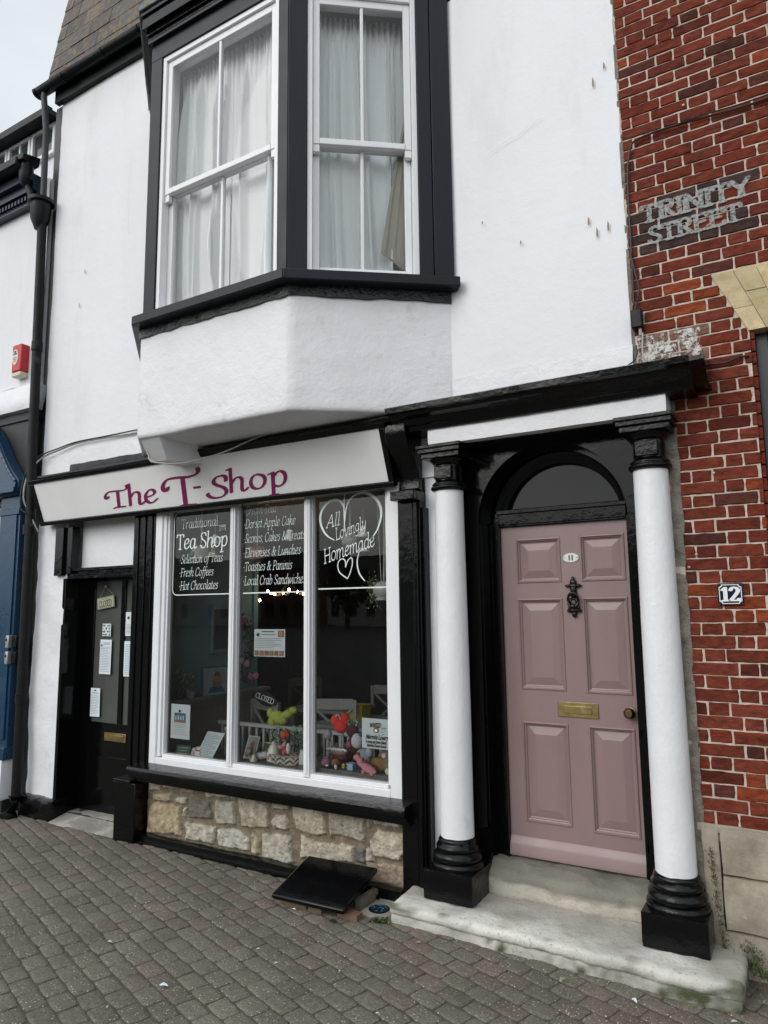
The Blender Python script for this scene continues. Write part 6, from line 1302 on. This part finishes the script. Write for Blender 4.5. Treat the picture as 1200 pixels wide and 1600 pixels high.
# things on the dado ledge
VS = thing('flower_vase', 'dark vase of yellow and white flowers on the ledge in the left pane', 'vase'); q = MB(); q.lathe(-4.545, .30, [(.02, 1.03), (.03, 1.05), (.032, 1.09), (.018, 1.13), (.022, 1.15)], 14, (.03, .03, .03, 1)); q.build('vase_body', M['attr_gloss'], VS, smooth=True); q = MB()
for i in range(160): x, y, z = -4.535+rnd.gauss(0, .04), .33+rnd.gauss(0, .05), 1.19+rnd.gauss(0, .035); l = .02; a = rnd.uniform(0, 6.28); d = Vector((math.cos(a), .3, math.sin(a)))*l; s_ = Vector((-math.sin(a), 0, math.cos(a)))*l*.4; p = Vector((x, y, z)); q.add([p, p+d*.5+s_, p+d, p+d*.5-s_], [(0, 1, 2, 3)], ((.18, .22, .06, 1), (.45, .40, .12, 1), (.1, .14, .05, 1))[i % 3])
q.ball((-4.55, .27, 1.26), .022, 9, 7, col=(.5, .45, .33, 1), jit=.2); q.build('flowers', M['leaf'], VS)
CB = thing('cake_picture', 'picture of a stacked cake with a turquoise edge standing on the ledge', 'picture'); Tc = lambda a, b_, c_: (-4.52+a*.35-b_, .60+a*.94, 1.03+c_)
q = MB(); q.hexa([(-4.55, .555, 1.03), (-4.50, .52, 1.03), (-4.44, .77, 1.03), (-4.49, .80, 1.03)], [(-4.56, .555, 1.27), (-4.51, .52, 1.27), (-4.45, .77, 1.27), (-4.50, .80, 1.27)], (.02, .20, .28, 1)); q.build('canvas_edge', M['attr'], CB)
def lp_(a, c_, e=.003): # point on its face
    p = Vector((-4.50, .52, 1.03)).lerp(Vector((-4.44, .77, 1.03)), a); p.z = 1.03+.24*c_; n = Vector((.25, -.06, 0)).normalized(); p = p+n*e; p.x -= .01*c_; return tuple(p)
q = MB(); q.quad(lp_(.02, .02), lp_(.98, .02), lp_(.98, .98), lp_(.02, .98), (.36, .42, .45, 1)); q.quad(lp_(.2, .1, .005), lp_(.85, .1, .005), lp_(.75, .3, .005), lp_(.3, .3, .005), (.03, .13, .26, 1)); q.quad(lp_(.38, .3, .005), lp_(.7, .3, .005), lp_(.7, .48, .005), lp_(.38, .48, .005), (.25, .18, .14, 1)); q.quad(lp_(.34, .48, .006), lp_(.74, .48, .006), lp_(.70, .68, .006), lp_(.4, .68, .006), (.40, .30, .15, 1)); q.quad(lp_(.42, .68, .006), lp_(.68, .68, .006), lp_(.62, .84, .006), lp_(.48, .84, .006), (.30, .12, .12, 1)); q.build('picture_face', M['attr'], CB)
TC = thing('teacup', 'white patterned teacup on the ledge beside the cake picture', 'cup'); q = MB(); q.lathe(-4.535, .42, [(.015, 1.03), (.028, 1.035), (.034, 1.06), (.04, 1.085), (.036, 1.085)], 18, (.45, .45, .45, 1)); q.build('cup_body', M['attr_gloss'], TC, smooth=True); q = MB(); q.tube([(-4.51, .39, 1.075), (-4.49, .37, 1.065), (-4.51, .385, 1.045)], .004, 6, (.45, .45, .45, 1)); q.build('handle', M['attr_gloss'], TC)
MN = thing('hanging_menu_board', 'narrow teal menu board hanging high behind the left pane', 'menu board'); q = MB(); q.box(-4.598, -4.575, .70, .93, 1.38, 1.80, (.35, .38, .36, 1)); q.build('frame', M['attr'], MN, bevel=.003); q = MB(); q.box(-4.574, -4.571, .72, .91, 1.42, 1.77, (.05, .10, .12, 1)); q.build('board', M['attr'], MN)
# ------------------------------------------------------------------ display on the window ledge
Z = .612
def boost(c): return tuple(min(.85, v*1.45) for v in c)
def toy(name, label, cat, parts, group=None, mat='felt'):
    t = thing(name, label, cat, group)
    for pn_, balls in parts:
        q = MB(); b0 = balls[0]; x_ = b0[1][0][0] if b0[0] == 't' else b0[1][0]
        if name not in ('plush_dinosaur', 'tea_caddy') and x_ > -3.7:
            dx_, dz_ = (.095, .075) if x_ > -3.12 else (.045, .055)
            if x_ > -2.6: dx_ = .02
            q.T = lambda a, b_, c_, dx_=dx_, dz_=dz_: (a+dx_, b_, c_+dz_)
        for bb_ in balls:
            if bb_[0] == 'b': q.ball(bb_[1], bb_[2], 14, 10, col=(*boost(bb_[3]), 1), rot=bb_[4] if len(bb_) > 4 else None, jit=.05, seed=bb_[1][0]*9)
            elif bb_[0] == 't': q.tube(bb_[1], bb_[2], 8, (*boost(bb_[3]), 1))
            elif bb_[0] == 'l': q.lathe(bb_[1][0], bb_[1][1], [(r_, z_+Z) for r_, z_ in bb_[2]], 18, (*boost(bb_[3]), 1))
            elif bb_[0] == 'x': q.box(*bb_[1], (*boost(bb_[2]), 1))
        q.build(pn_, M[mat], t, smooth=True)
    return t
W_ = (.50, .50, .48); R_ = (.55, .04, .03); DR_ = (.10, .022, .025); GYc = (.26, .28, .31); PK = (.50, .20, .25); BR = (.14, .07, .035); LG = (.28, .32, .06); MV = (.26, .13, .16)
SG = thing('small_chalkboard', 'small dark green sign at the bottom left of the window', 'sign'); q = MB(); q.hexa([(-4.36, .08, Z), (-4.22, .10, Z), (-4.22, .11, Z), (-4.36, .09, Z)], [(-4.36, .11, Z+.10), (-4.22, .13, Z+.10), (-4.22, .14, Z+.10), (-4.36, .12, Z+.10)], (.012, .035, .03, 1)); q.build('board', M['attr'], SG, bevel=.002); q = MB()
for i in range(4): z = Z+.08-.02*i; yv = .08+.03*(z-Z)/.10; q.quad((-4.34+.01*(i % 2), yv-.001, z), (-4.24-.01*(i % 2), yv+.015, z), (-4.24-.01*(i % 2), yv+.0165, z+.006), (-4.34+.01*(i % 2), yv+.0005, z+.006), (.12, .28, .2, 1))
q.build('writing', M['attr'], SG)
toy('toadstool_figure', 'red capped toadstool figure behind the left pane', 'figurine', [('stem', [('b', (-4.22, .33, Z+.05), (.03, .03, .05), (.25, .08, .06))]), ('cap', [('b', (-4.22, .33, Z+.11), (.045, .045, .03), R_), ('b', (-4.19, .30, Z+.12), .008, W_)])])
toy('toy_teapot', 'pink and white crocheted teapot low in the left pane', 'ornament', [('pot', [('b', (-4.215, .16, Z+.035), (.042, .04, .036), (.45, .28, .32)), ('b', (-4.215, .16, Z+.07), (.024, .024, .015), (.5, .45, .45))]), ('handle', [('t', [(-4.26, .16, Z+.05), (-4.275, .16, Z+.035), (-4.255, .16, Z+.02)], .007, (.5, .35, .38))])])
toy('jam_jar', 'white and dark red jam jar beside the menu stand', 'jar', [('jar', [('l', (-4.135, .15), [(.033, 0), (.036, .01), (.036, .07), (.03, .08)], (.25, .02, .03))]), ('lid', [('l', (-4.135, .15), [(.034, .08), (.036, .083), (.036, .10), (.0, .103)], W_)]), ('label', [('x', (-4.16, -4.11, .108, .114, Z+.03, Z+.07), W_)])], mat='attr_gloss')
toy('glass_lantern', 'white wire candle lantern behind the menu stand', 'lantern', [('frame', [('t', [(-4.07+.04*math.cos(k), .40+.04*math.sin(k), Z+.06), (-4.07+.04*math.cos(k), .40+.04*math.sin(k), Z+.20)], .003, W_) for k in (0, 1.05, 2.1, 3.14, 4.2, 5.2)]+[('l', (-4.07, .40), [(.05, .2), (.045, .22), (.0, .225)], (.3, .3, .3)), ('l', (-4.07, .40), [(.045, 0), (.045, .06), (.03, .06)], (.3, .3, .3))]), ('candle', [('l', (-4.07, .4), [(.018, .06), (.018, .15), (0, .155)], W_)])])
MS = thing('menu_stand', 'tilted white menu stand in the left pane', 'menu'); q = MB(); q.hexa([(-4.165, .10, Z), (-3.985, .09, Z), (-3.985, .10, Z), (-4.165, .11, Z)], [(-4.09, .17, Z+.215), (-3.90, .16, Z+.215), (-3.90, .17, Z+.215), (-4.09, .18, Z+.215)], (.62, .68, .70, 1)); q.build('sheet', M['attr_gloss'], MS, bevel=.002); q = MB()
for i in range(15):
    v = .9-.055*i; xa = -4.165+.075*v+.018; ya = .10+.07*v; z = Z+.215*v; ww = .15 if i % 3 else .11; q.quad((xa, ya-.002, z), (xa+ww, ya-.010, z), (xa+ww, ya-.009, z+.004), (xa, ya-.001, z+.004), (.25, .3, .33, 1))
q.build('print', M['attr'], MS)
def frame(name, label, x, y, w_, h, lean, fc, face):
    t = thing(name, label, 'framed picture'); q = MB(); T = lambda a, b_, c_: (x+a+lean*c_, y+b_+.25*c_, Z+c_+.05)
    q.T = T; q.box(-w_/2, w_/2, 0, .012, 0, h, fc); q.build('frame', M['attr'], t, bevel=.002)
    q = MB(T); q.box(-w_/2+.008, w_/2-.008, -.002, -.0005, .008, h-.008, face[0])
    for (cx, cz, rx, rz, c_) in face[1]: q.ball((cx, -.004, cz), (rx, .004, rz), 12, 8, col=c_, jit=.15)
    q.build('picture', M['attr'], t)
frame('framed_picture', 'white framed picture of a brown squirrel in the middle pane', -3.66, .16, .11, .16, .12, (.55, .55, .53, 1), ((.30, .31, .30, 1), [(0, .05, .022, .035, (.20, .07, .03, 1)), (.005, .10, .02, .022, (.28, .12, .06, 1)), (0, .09, .01, .03, (.35, .2, .12, 1))]))
frame('framed_picture', 'white framed green card leaning behind the cow jug', -3.555, .24, .12, .11, .12, (.55, .55, .53, 1), ((.06, .10, .05, 1), [(0, .05, .03, .02, (.25, .1, .08, 1))]))
toy('brass_ornament', 'small bronze leafy ornament in front of the squirrel picture', 'ornament', [('leaves', [('b', (-3.665+.022*math.cos(k*1.3), .11+.01*math.sin(k), Z+.012+.011*k), (.018, .012, .014), (.22, .17, .12)) for k in range(7)])])
toy('cow_jug', 'grey cow shaped creamer jug beside the ornate white jar', 'jug', [('body', [('b', (-3.575, .15, Z+.03), (.045, .028, .028), GYc), ('b', (-3.53, .135, Z+.045), (.026, .022, .024), (.35, .35, .36))]), ('muzzle', [('b', (-3.51, .125, Z+.036), (.016, .016, .014), (.45, .2, .24))])], mat='attr_gloss')
toy('ornate_jar', 'ornate white china jar with flowers in the middle pane', 'jar', [('jar_body', [('l', (-3.465, .16), [(.045, 0), (.052, .01), (.050, .05), (.042, .085), (.034, .10)], (.48, .48, .40))]), ('jar_lid', [('l', (-3.465, .16), [(.034, .10), (.028, .115), (.01, .125), (.012, .14), (0, .145)], (.48, .48, .42))]), ('roses', [('b', (-3.44+.02*k, .11, Z+.03+.02*(k % 2)), .012, (.3, .2, .16)) for k in (-2, -1, 0)])], mat='attr_gloss')
toy('pumpkin_ornament', 'orange red pumpkin ornament above the white jar', 'ornament', [('pumpkin', [('b', (-3.43+.012*math.cos(k), .25+.012*math.sin(k), Z+.175), (.026, .026, .030), (.42, .06, .025)) for k in (0, 1.2, 2.4, 3.6, 4.8)]), ('stalk', [('t', [(-3.43, .25, Z+.19), (-3.425, .25, Z+.22)], .004, (.1, .1, .04))]), ('stand', [('l', (-3.43, .25), [(.03, 0), (.012, .02), (.012, .14), (.02, .15)], (.2, .18, .14))])])
q = MB(); rnd = random.Random(31)
for i in range(700):
    x, y, z = rnd.uniform(-3.66, -3.22), .40+rnd.gauss(0, .035), Z+.17+rnd.gauss(0, .05); l = rnd.uniform(.010, .022); a = rnd.uniform(0, 6.28); d = Vector((math.cos(a), .2, math.sin(a)))*l; s_ = Vector((-math.sin(a), 0, math.cos(a)))*l*.4; p = Vector((x, y, z)); q.add([p, p+d*.5+s_, p+d, p+d*.5-s_], [(0, 1, 2, 3)], ((.05, .09, .05, 1), (.10, .16, .09, 1), (.30, .36, .28, 1))[i % 3])
PL = thing('leafy_plant', 'grey green leafy plant along the balustrade in the middle pane', 'plant'); q.build('foliage', M['leaf'], PL); q = MB(); q.box(-3.64, -3.24, .36, .44, Z, Z+.06, (.3, .3, .28, 1)); q.build('trough', M['attr'], PL)
BK_ = thing('woven_basket', 'low zigzag woven basket in the middle pane', 'basket'); q = MB(); n = 60; rows = 7; vs = []; fs = []; cs = []
for j in range(rows+1):
    for i in range(n):
        a = 6.283*i/n; r = 1+.06*j/rows; p = (-3.30+.125*r*math.cos(a), .17+.075*r*math.sin(a), Z+.052+.060*j/rows)
        vs.append(p); zig = ((i+ (j if (i//3) % 2 else -j)) % 4) < 2; cs.append((.60, .55, .48, 1) if zig else (.06, .045, .04, 1))
for j in range(rows):
    for i in range(n): fs.append((j*n+i, j*n+(i+1) % n, (j+1)*n+(i+1) % n, (j+1)*n+i))
q.v = vs; q.f = fs; q.c = cs; q.build('basket_body', M['attr'], BK_, smooth=True); q = MB(); q.tube([(-3.30+.133*math.cos(6.283*i/30), .17+.08*math.sin(6.283*i/30), Z+.114) for i in range(31)], .005, 6, (.35, .32, .27, 1)); q.build('rim', M['attr'], BK_)
toy('santa_figure', 'small pink and white figure standing in the woven basket', 'figurine', [('body', [('b', (-3.36, .15, Z+.085), (.022, .02, .035), (.45, .10, .12)), ('b', (-3.33, .16, Z+.10), (.018, .018, .04), W_)]), ('head', [('b', (-3.36, .15, Z+.128), .016, (.5, .3, .3))])])
toy('white_jug', 'plain white jug just left of the second mullion', 'jug', [('body', [('l', (-3.17, .13), [(.028, 0), (.036, .02), (.034, .07), (.024, .10), (.027, .115)], (.42, .44, .44))]), ('handle', [('t', [(-3.14, .13, Z+.09), (-3.115, .13, Z+.07), (-3.14, .13, Z+.035)], .005, (.42, .44, .44))])], mat='attr_gloss')
toy('plush_dinosaur', 'lime green plush dinosaur on the balustrade behind the middle pane', 'soft toy', [('body', [('b', (-3.72, .585, .90), (.09, .05, .05), LG, ('Y', .3)), ('b', (-3.80, .58, .93), (.035, .03, .04), LG), ('b', (-3.79, .585, .86), (.035, .03, .05), LG), ('b', (-3.63, .585, .93), (.06, .04, .035), LG, ('Y', -.3))]), ('head', [('b', (-3.57, .58, .965), (.04, .03, .028), LG)])])
OV = thing('oval_closed_sign', 'black oval CLOSED sign on the white chair behind the middle pane', 'sign'); To = lambda a, b_, c_: (-4.10+a*math.cos(-.25)-c_*math.sin(-.25), .86+b_, 1.0+a*math.sin(-.25)+c_*math.cos(-.25))
q = MB(To); q.prism([(.145*math.cos(6.283*i/28), .055*math.sin(6.283*i/28)*(1+.15*math.cos(6.283*i/7))) for i in range(28)], 'y', 0, .008); q.build('plaque', pm('sign_black', (.012, .012, .012), .4), OV); q = MB(To); lettering(q, [('CLOSED', -.105, -.022, .0062, dict(pen=(.5, .35, 20), res=.3, width=.21))], (0, -.002, 0), (1, 0, 0), (0, 0, 1)); q.build('wording', M['vinyl'], OV)
toy('heart_cushion', 'bright red knitted heart with white trim in the right pane', 'cushion', [('heart', [('b', (-3.075, .32, Z+.275), (.042, .03, .045), (.85, .04, .03)), ('b', (-3.0, .32, Z+.285), (.042, .03, .052), (.85, .04, .03)), ('b', (-3.035, .32, Z+.235), (.055, .03, .045), (.85, .04, .03))]), ('trim', [('t', [(-3.035+.02*math.cos(k*.5)-.0, .285, Z+.29+.035*math.sin(k*.5)) for k in range(6)], .005, W_)]), ('post', [('t', [(-3.03, .34, Z), (-3.03, .34, Z+.23)], .008, (.35, .4, .42))])])
toy('plush_deer', 'dark maroon plush deer with pale antlers in the right pane', 'soft toy', [('body', [('b', (-2.93, .33, Z+.115), (.048, .04, .07), DR_), ('b', (-2.965, .31, Z+.05), (.04, .04, .045), DR_)]), ('head', [('b', (-2.925, .31, Z+.215), (.046, .042, .046), (.085, .022, .025))]), ('antler', [('t', [(-2.95, .31, Z+.25), (-2.97, .31, Z+.275), (-2.955, .31, Z+.29)], .004, W_), ('t', [(-2.90, .31, Z+.25), (-2.885, .31, Z+.28), (-2.90, .31, Z+.295)], .004, W_)]), ('heart_patch', [('b', (-2.945, .285, Z+.125), (.02, .01, .022), (.30, .10, .15))])])
toy('plush_elephant', 'grey plush elephant with a blue bow in the right pane', 'soft toy', [('body', [('b', (-2.80, .26, Z+.055), (.062, .05, .065), (.22, .25, .28)), ('b', (-2.745, .24, Z+.10), (.028, .025, .035), (.32, .34, .36))]), ('head', [('b', (-2.84, .24, Z+.165), (.046, .042, .052), (.40, .42, .45)), ('b', (-2.805, .25, Z+.19), (.03, .015, .035), (.35, .37, .42))]), ('bow', [('b', (-2.80, .235, Z+.21), (.025, .012, .016), (.03, .04, .16)), ('b', (-2.77, .25, Z+.075), (.03, .012, .022), (.03, .04, .14))])])
toy('knitted_cake', 'brown and white fringed knitted cake slice in the right pane', 'ornament', [('cake', [('b', (-2.975, .20, Z+.09), (.085, .04, .028), (.19, .14, .12)), ('b', (-2.96, .20, Z+.055), (.06, .035, .03), DR_)]), ('icing', [('b', (-3.04+.018*k, .172, Z+.108+.004*(k % 2)), (.013, .012, .010), (.62, .58, .54)) for k in range(9)])])
toy('plum_teapot', 'plum coloured knitted teapot at the left of the right pane', 'ornament', [('pot', [('b', (-3.015, .11, Z+.03), (.036, .032, .030), MV), ('b', (-3.015, .11, Z+.06), (.022, .02, .012), MV)]), ('knob', [('b', (-3.015, .11, Z+.074), .008, DR_)])])
toy('brown_bun', 'round brown knitted bun beside the plum teapot', 'ornament', [('bun', [('b', (-2.945, .13, Z+.03), (.034, .03, .028), (.17, .085, .035))])])
toy('penguin_figure', 'tiny red white and black figure at the front of the right pane', 'figurine', [('body', [('b', (-2.915, .085, Z+.016), (.012, .011, .017), W_)]), ('hat', [('b', (-2.915, .085, Z+.034), (.010, .009, .008), (.3, .04, .03))])])
toy('bee_figure', 'tiny yellow and black bee figure at the front of the right pane', 'figurine', [('body', [('b', (-2.862, .10, Z+.022), (.014, .013, .018), (.45, .32, .08))]), ('stripe', [('b', (-2.862, .098, Z+.024), (.0148, .0135, .004), (.03, .02, .02))])])
toy('blue_box', 'small pale blue trinket box at the front of the right pane', 'box', [('box', [('x', (-2.835, -2.79, .10, .14, Z, Z+.035), (.22, .33, .40))]), ('lid', [('x', (-2.838, -2.787, .097, .143, Z+.035, Z+.043), (.28, .38, .45))])])
toy('pink_dinosaur', 'pink plush dinosaur with maroon spikes at the front of the right pane', 'soft toy', [('body', [('b', (-2.655, .085, Z+.030), (.068, .030, .028), PK, ('Y', .35)), ('b', (-2.72, .09, Z+.065), (.025, .022, .03), PK), ('b', (-2.69, .075, Z+.008), (.012, .012, .016), PK), ('b', (-2.62, .07, Z+.004), (.014, .013, .014), PK)]), ('head', [('b', (-2.745, .09, Z+.09), (.028, .022, .022), PK)]), ('spikes', [('b', (-2.70+.024*k, .09, Z+.082-.010*k), (.010, .007, .013), DR_) for k in range(5)]+[('b', (-2.735, .09, Z+.115), (.012, .008, .012), DR_)])])
toy('plush_bulldog', 'brown and white plush dog at the far right of the window', 'soft toy', [('body', [('b', (-2.54, .16, Z+.045), (.07, .045, .05), (.20, .11, .045)), ('b', (-2.455, .14, Z+.055), (.04, .04, .06), (.16, .15, .07)), ('b', (-2.445, .12, Z+.02), (.025, .025, .03), W_)]), ('head', [('b', (-2.475, .14, Z+.125), (.036, .032, .034), (.30, .22, .15)), ('b', (-2.475, .112, Z+.115), (.018, .014, .018), W_)])])
toy('plush_mouse', 'speckled brown plush between the elephant and the dog', 'soft toy', [('body', [('b', (-2.64, .27, Z+.07), (.045, .04, .055), (.17, .14, .11))]), ('head', [('b', (-2.64, .25, Z+.125), (.03, .028, .028), (.22, .18, .14))])])
toy('tea_caddy', 'lavender tea tin with a rounded lid at the right edge of the window', 'tin', [('tin', [('l', (-2.50, .34), [(.052, .26), (.054, .265), (.054, .375), (.05, .385)], (.28, .28, .36))]), ('lid', [('l', (-2.50, .34), [(.034, .385), (.036, .41), (.034, .415), (0, .418)], (.35, .35, .40))]), ('shelf', [('x', (-2.62, -2.40, .27, .42, Z+.24, Z+.258), (.25, .24, .22)), ('x', (-2.60, -2.58, .29, .31, Z, Z+.24), (.25, .24, .22)), ('x', (-2.43, -2.41, .29, .31, Z, Z+.24), (.25, .24, .22))])], mat='attr_gloss')
toy('grey_jar', 'pale grey china piece by the second mullion in the right pane', 'ornament', [('base', [('b', (-3.06, .20, Z+.20), (.03, .03, .035), (.35, .37, .36))]), ('stem', [('t', [(-3.06, .20, Z), (-3.06, .20, Z+.18)], .012, (.30, .31, .30))])], mat='attr_gloss')
toy('saucer', 'white saucer with a dark leaf pattern beside the woven basket', 'saucer', [('dish', [('l', (-3.20, .20), [(.02, .03), (.05, .045), (.06, .06), (.055, .06), (.02, .04)], W_)]), ('leaves', [('b', (-3.21+.02*k, .19, Z+.075), (.012, .01, .008), (.10, .15, .10)) for k in range(3)])], mat='attr_gloss')
toy('rose_ornament', 'small pink rose ornament between the pumpkin and the basket', 'ornament', [('petals', [('b', (-3.375+.012*math.cos(k*1.3), .13+.01*math.sin(k*1.3), Z+.11+.006*(k % 2)), .014, (.50, .20, .26)) for k in range(5)]), ('stem', [('t', [(-3.375, .13, Z+.06), (-3.375, .13, Z+.11)], .004, (.08, .14, .05))])])
toy('silver_bell', 'small silvery bell in front of the framed green card', 'bell', [('bell', [('l', (-3.60, .10), [(.030, 0), (.028, .01), (.018, .03), (.012, .045), (0, .05)], (.35, .34, .32))]), ('handle', [('t', [(-3.60, .10, Z+.05), (-3.60, .10, Z+.075)], .004, (.3, .28, .24))])], mat='attr_gloss')
toy('black_dish', 'small black dish at the front left of the right pane', 'dish', [('dish', [('l', (-2.985, .085), [(.012, 0), (.03, .008), (.036, .016), (.03, .016)], (.02, .02, .02))]), ('mint', [('b', (-2.985, .082, Z+.018), (.014, .012, .006), W_)])], mat='attr_gloss')
toy('plush_rabbit', 'small cream plush rabbit behind the brown bun', 'soft toy', [('body', [('b', (-3.06, .25, Z+.045), (.03, .03, .04), (.40, .36, .30))]), ('head', [('b', (-3.06, .245, Z+.10), (.022, .022, .022), (.42, .38, .32))]), ('ear', [('b', (-3.07, .245, Z+.13), (.006, .006, .018), (.42, .38, .32))]), ('ear', [('b', (-3.05, .245, Z+.13), (.006, .006, .018), (.42, .38, .32))])])
# ------------------------------------------------------------------ across the harbour (seen only as reflections in the glass and gloss paint)
water = MB(); water.quad((-200, -52, -.6), (80, -52, -.6), (80, -12, -.6), (-200, -12, -.6))
cols = [('white', (.7, .7, .68)), ('cream', (.62, .58, .48)), ('pale blue', (.45, .52, .56)), ('grey', (.30, .30, .31)), ('off white', (.66, .66, .62)), ('stone coloured', (.45, .41, .35)), ('light grey', (.55, .55, .55)), ('brick', (.25, .13, .10)), ('ivory', (.68, .66, .6)), ('brown', (.2, .15, .1))]
rnd = random.Random(77); wm = pm('far_window_glass', (.03, .035, .04), .2); rfm = pm('far_slates', (.05, .05, .055), .8)
for i in range(14):
    cn_, c_ = cols[i % 10]; w_ = rnd.uniform(7, 9); x0 = -118+i*9.2; h = rnd.uniform(5.2, 7.2); y0 = -58+rnd.uniform(-1, 1)
    t = thing('harbour_house', '%s house number %d of the row across the harbour' % (cn_, i+1) if False else '%s %s house in the row facing the shop from across the harbour' % ('tall' if i >= 10 else 'low', cn_), 'building', 'houses facing the shop across the harbour')
    q = MB(); q.box(x0, x0+9.1, y0-7, y0, 0, h); q.build('wall', pm('far_wall_%d' % i, c_, .9), t)
    q = MB(); q.prism([(y0-7.2, h), (y0+.3, h), (y0-3.5, h+2.2)], 'x', x0-.05, x0+9.15); q.build('roof', rfm, t)
    for k in range(4):
        for zf in (1.0, 3.6):
            q = MB(); q.box(x0+.7+k*2.15, x0+1.7+k*2.15, y0, y0+.06, zf, zf+1.6); q.build('window', wm, t)
for i in range(9):
    x, y = -100+i*13+rnd.uniform(-3, 3), -49+rnd.uniform(-2, 2); t = thing('harbour_tree', 'dark leafy tree standing before the houses across the harbour', 'tree', 'trees across the harbour'); q = MB(); q.tube([(x, y, 0), (x, y, 2.5)], [.25, .15], 8); q.build('trunk', pm('bark', (.08, .06, .05), .9) if i == 0 else bpy.data.materials['bark'], t)
    q = MB()
    for k in range(260): a, b_ = rnd.uniform(0, 6.28), rnd.gauss(0, .9); r = rnd.uniform(1.0, 2.3); p = Vector((x+r*math.cos(a)*math.cos(b_), y+r*math.sin(a)*math.cos(b_), 3.6+r*.9*math.sin(b_))); l = .4; d = Vector((rnd.gauss(0, 1), rnd.gauss(0, 1), rnd.gauss(0, 1))).normalized()*l; s_ = Vector((rnd.gauss(0, 1), rnd.gauss(0, 1), rnd.gauss(0, 1))).normalized()*l; q.add([p-d, p+s_, p+d, p-s_], [(0, 1, 2, 3)], (.03, .05, .02, 1))
    q.build('crown', M['leaf'], t)
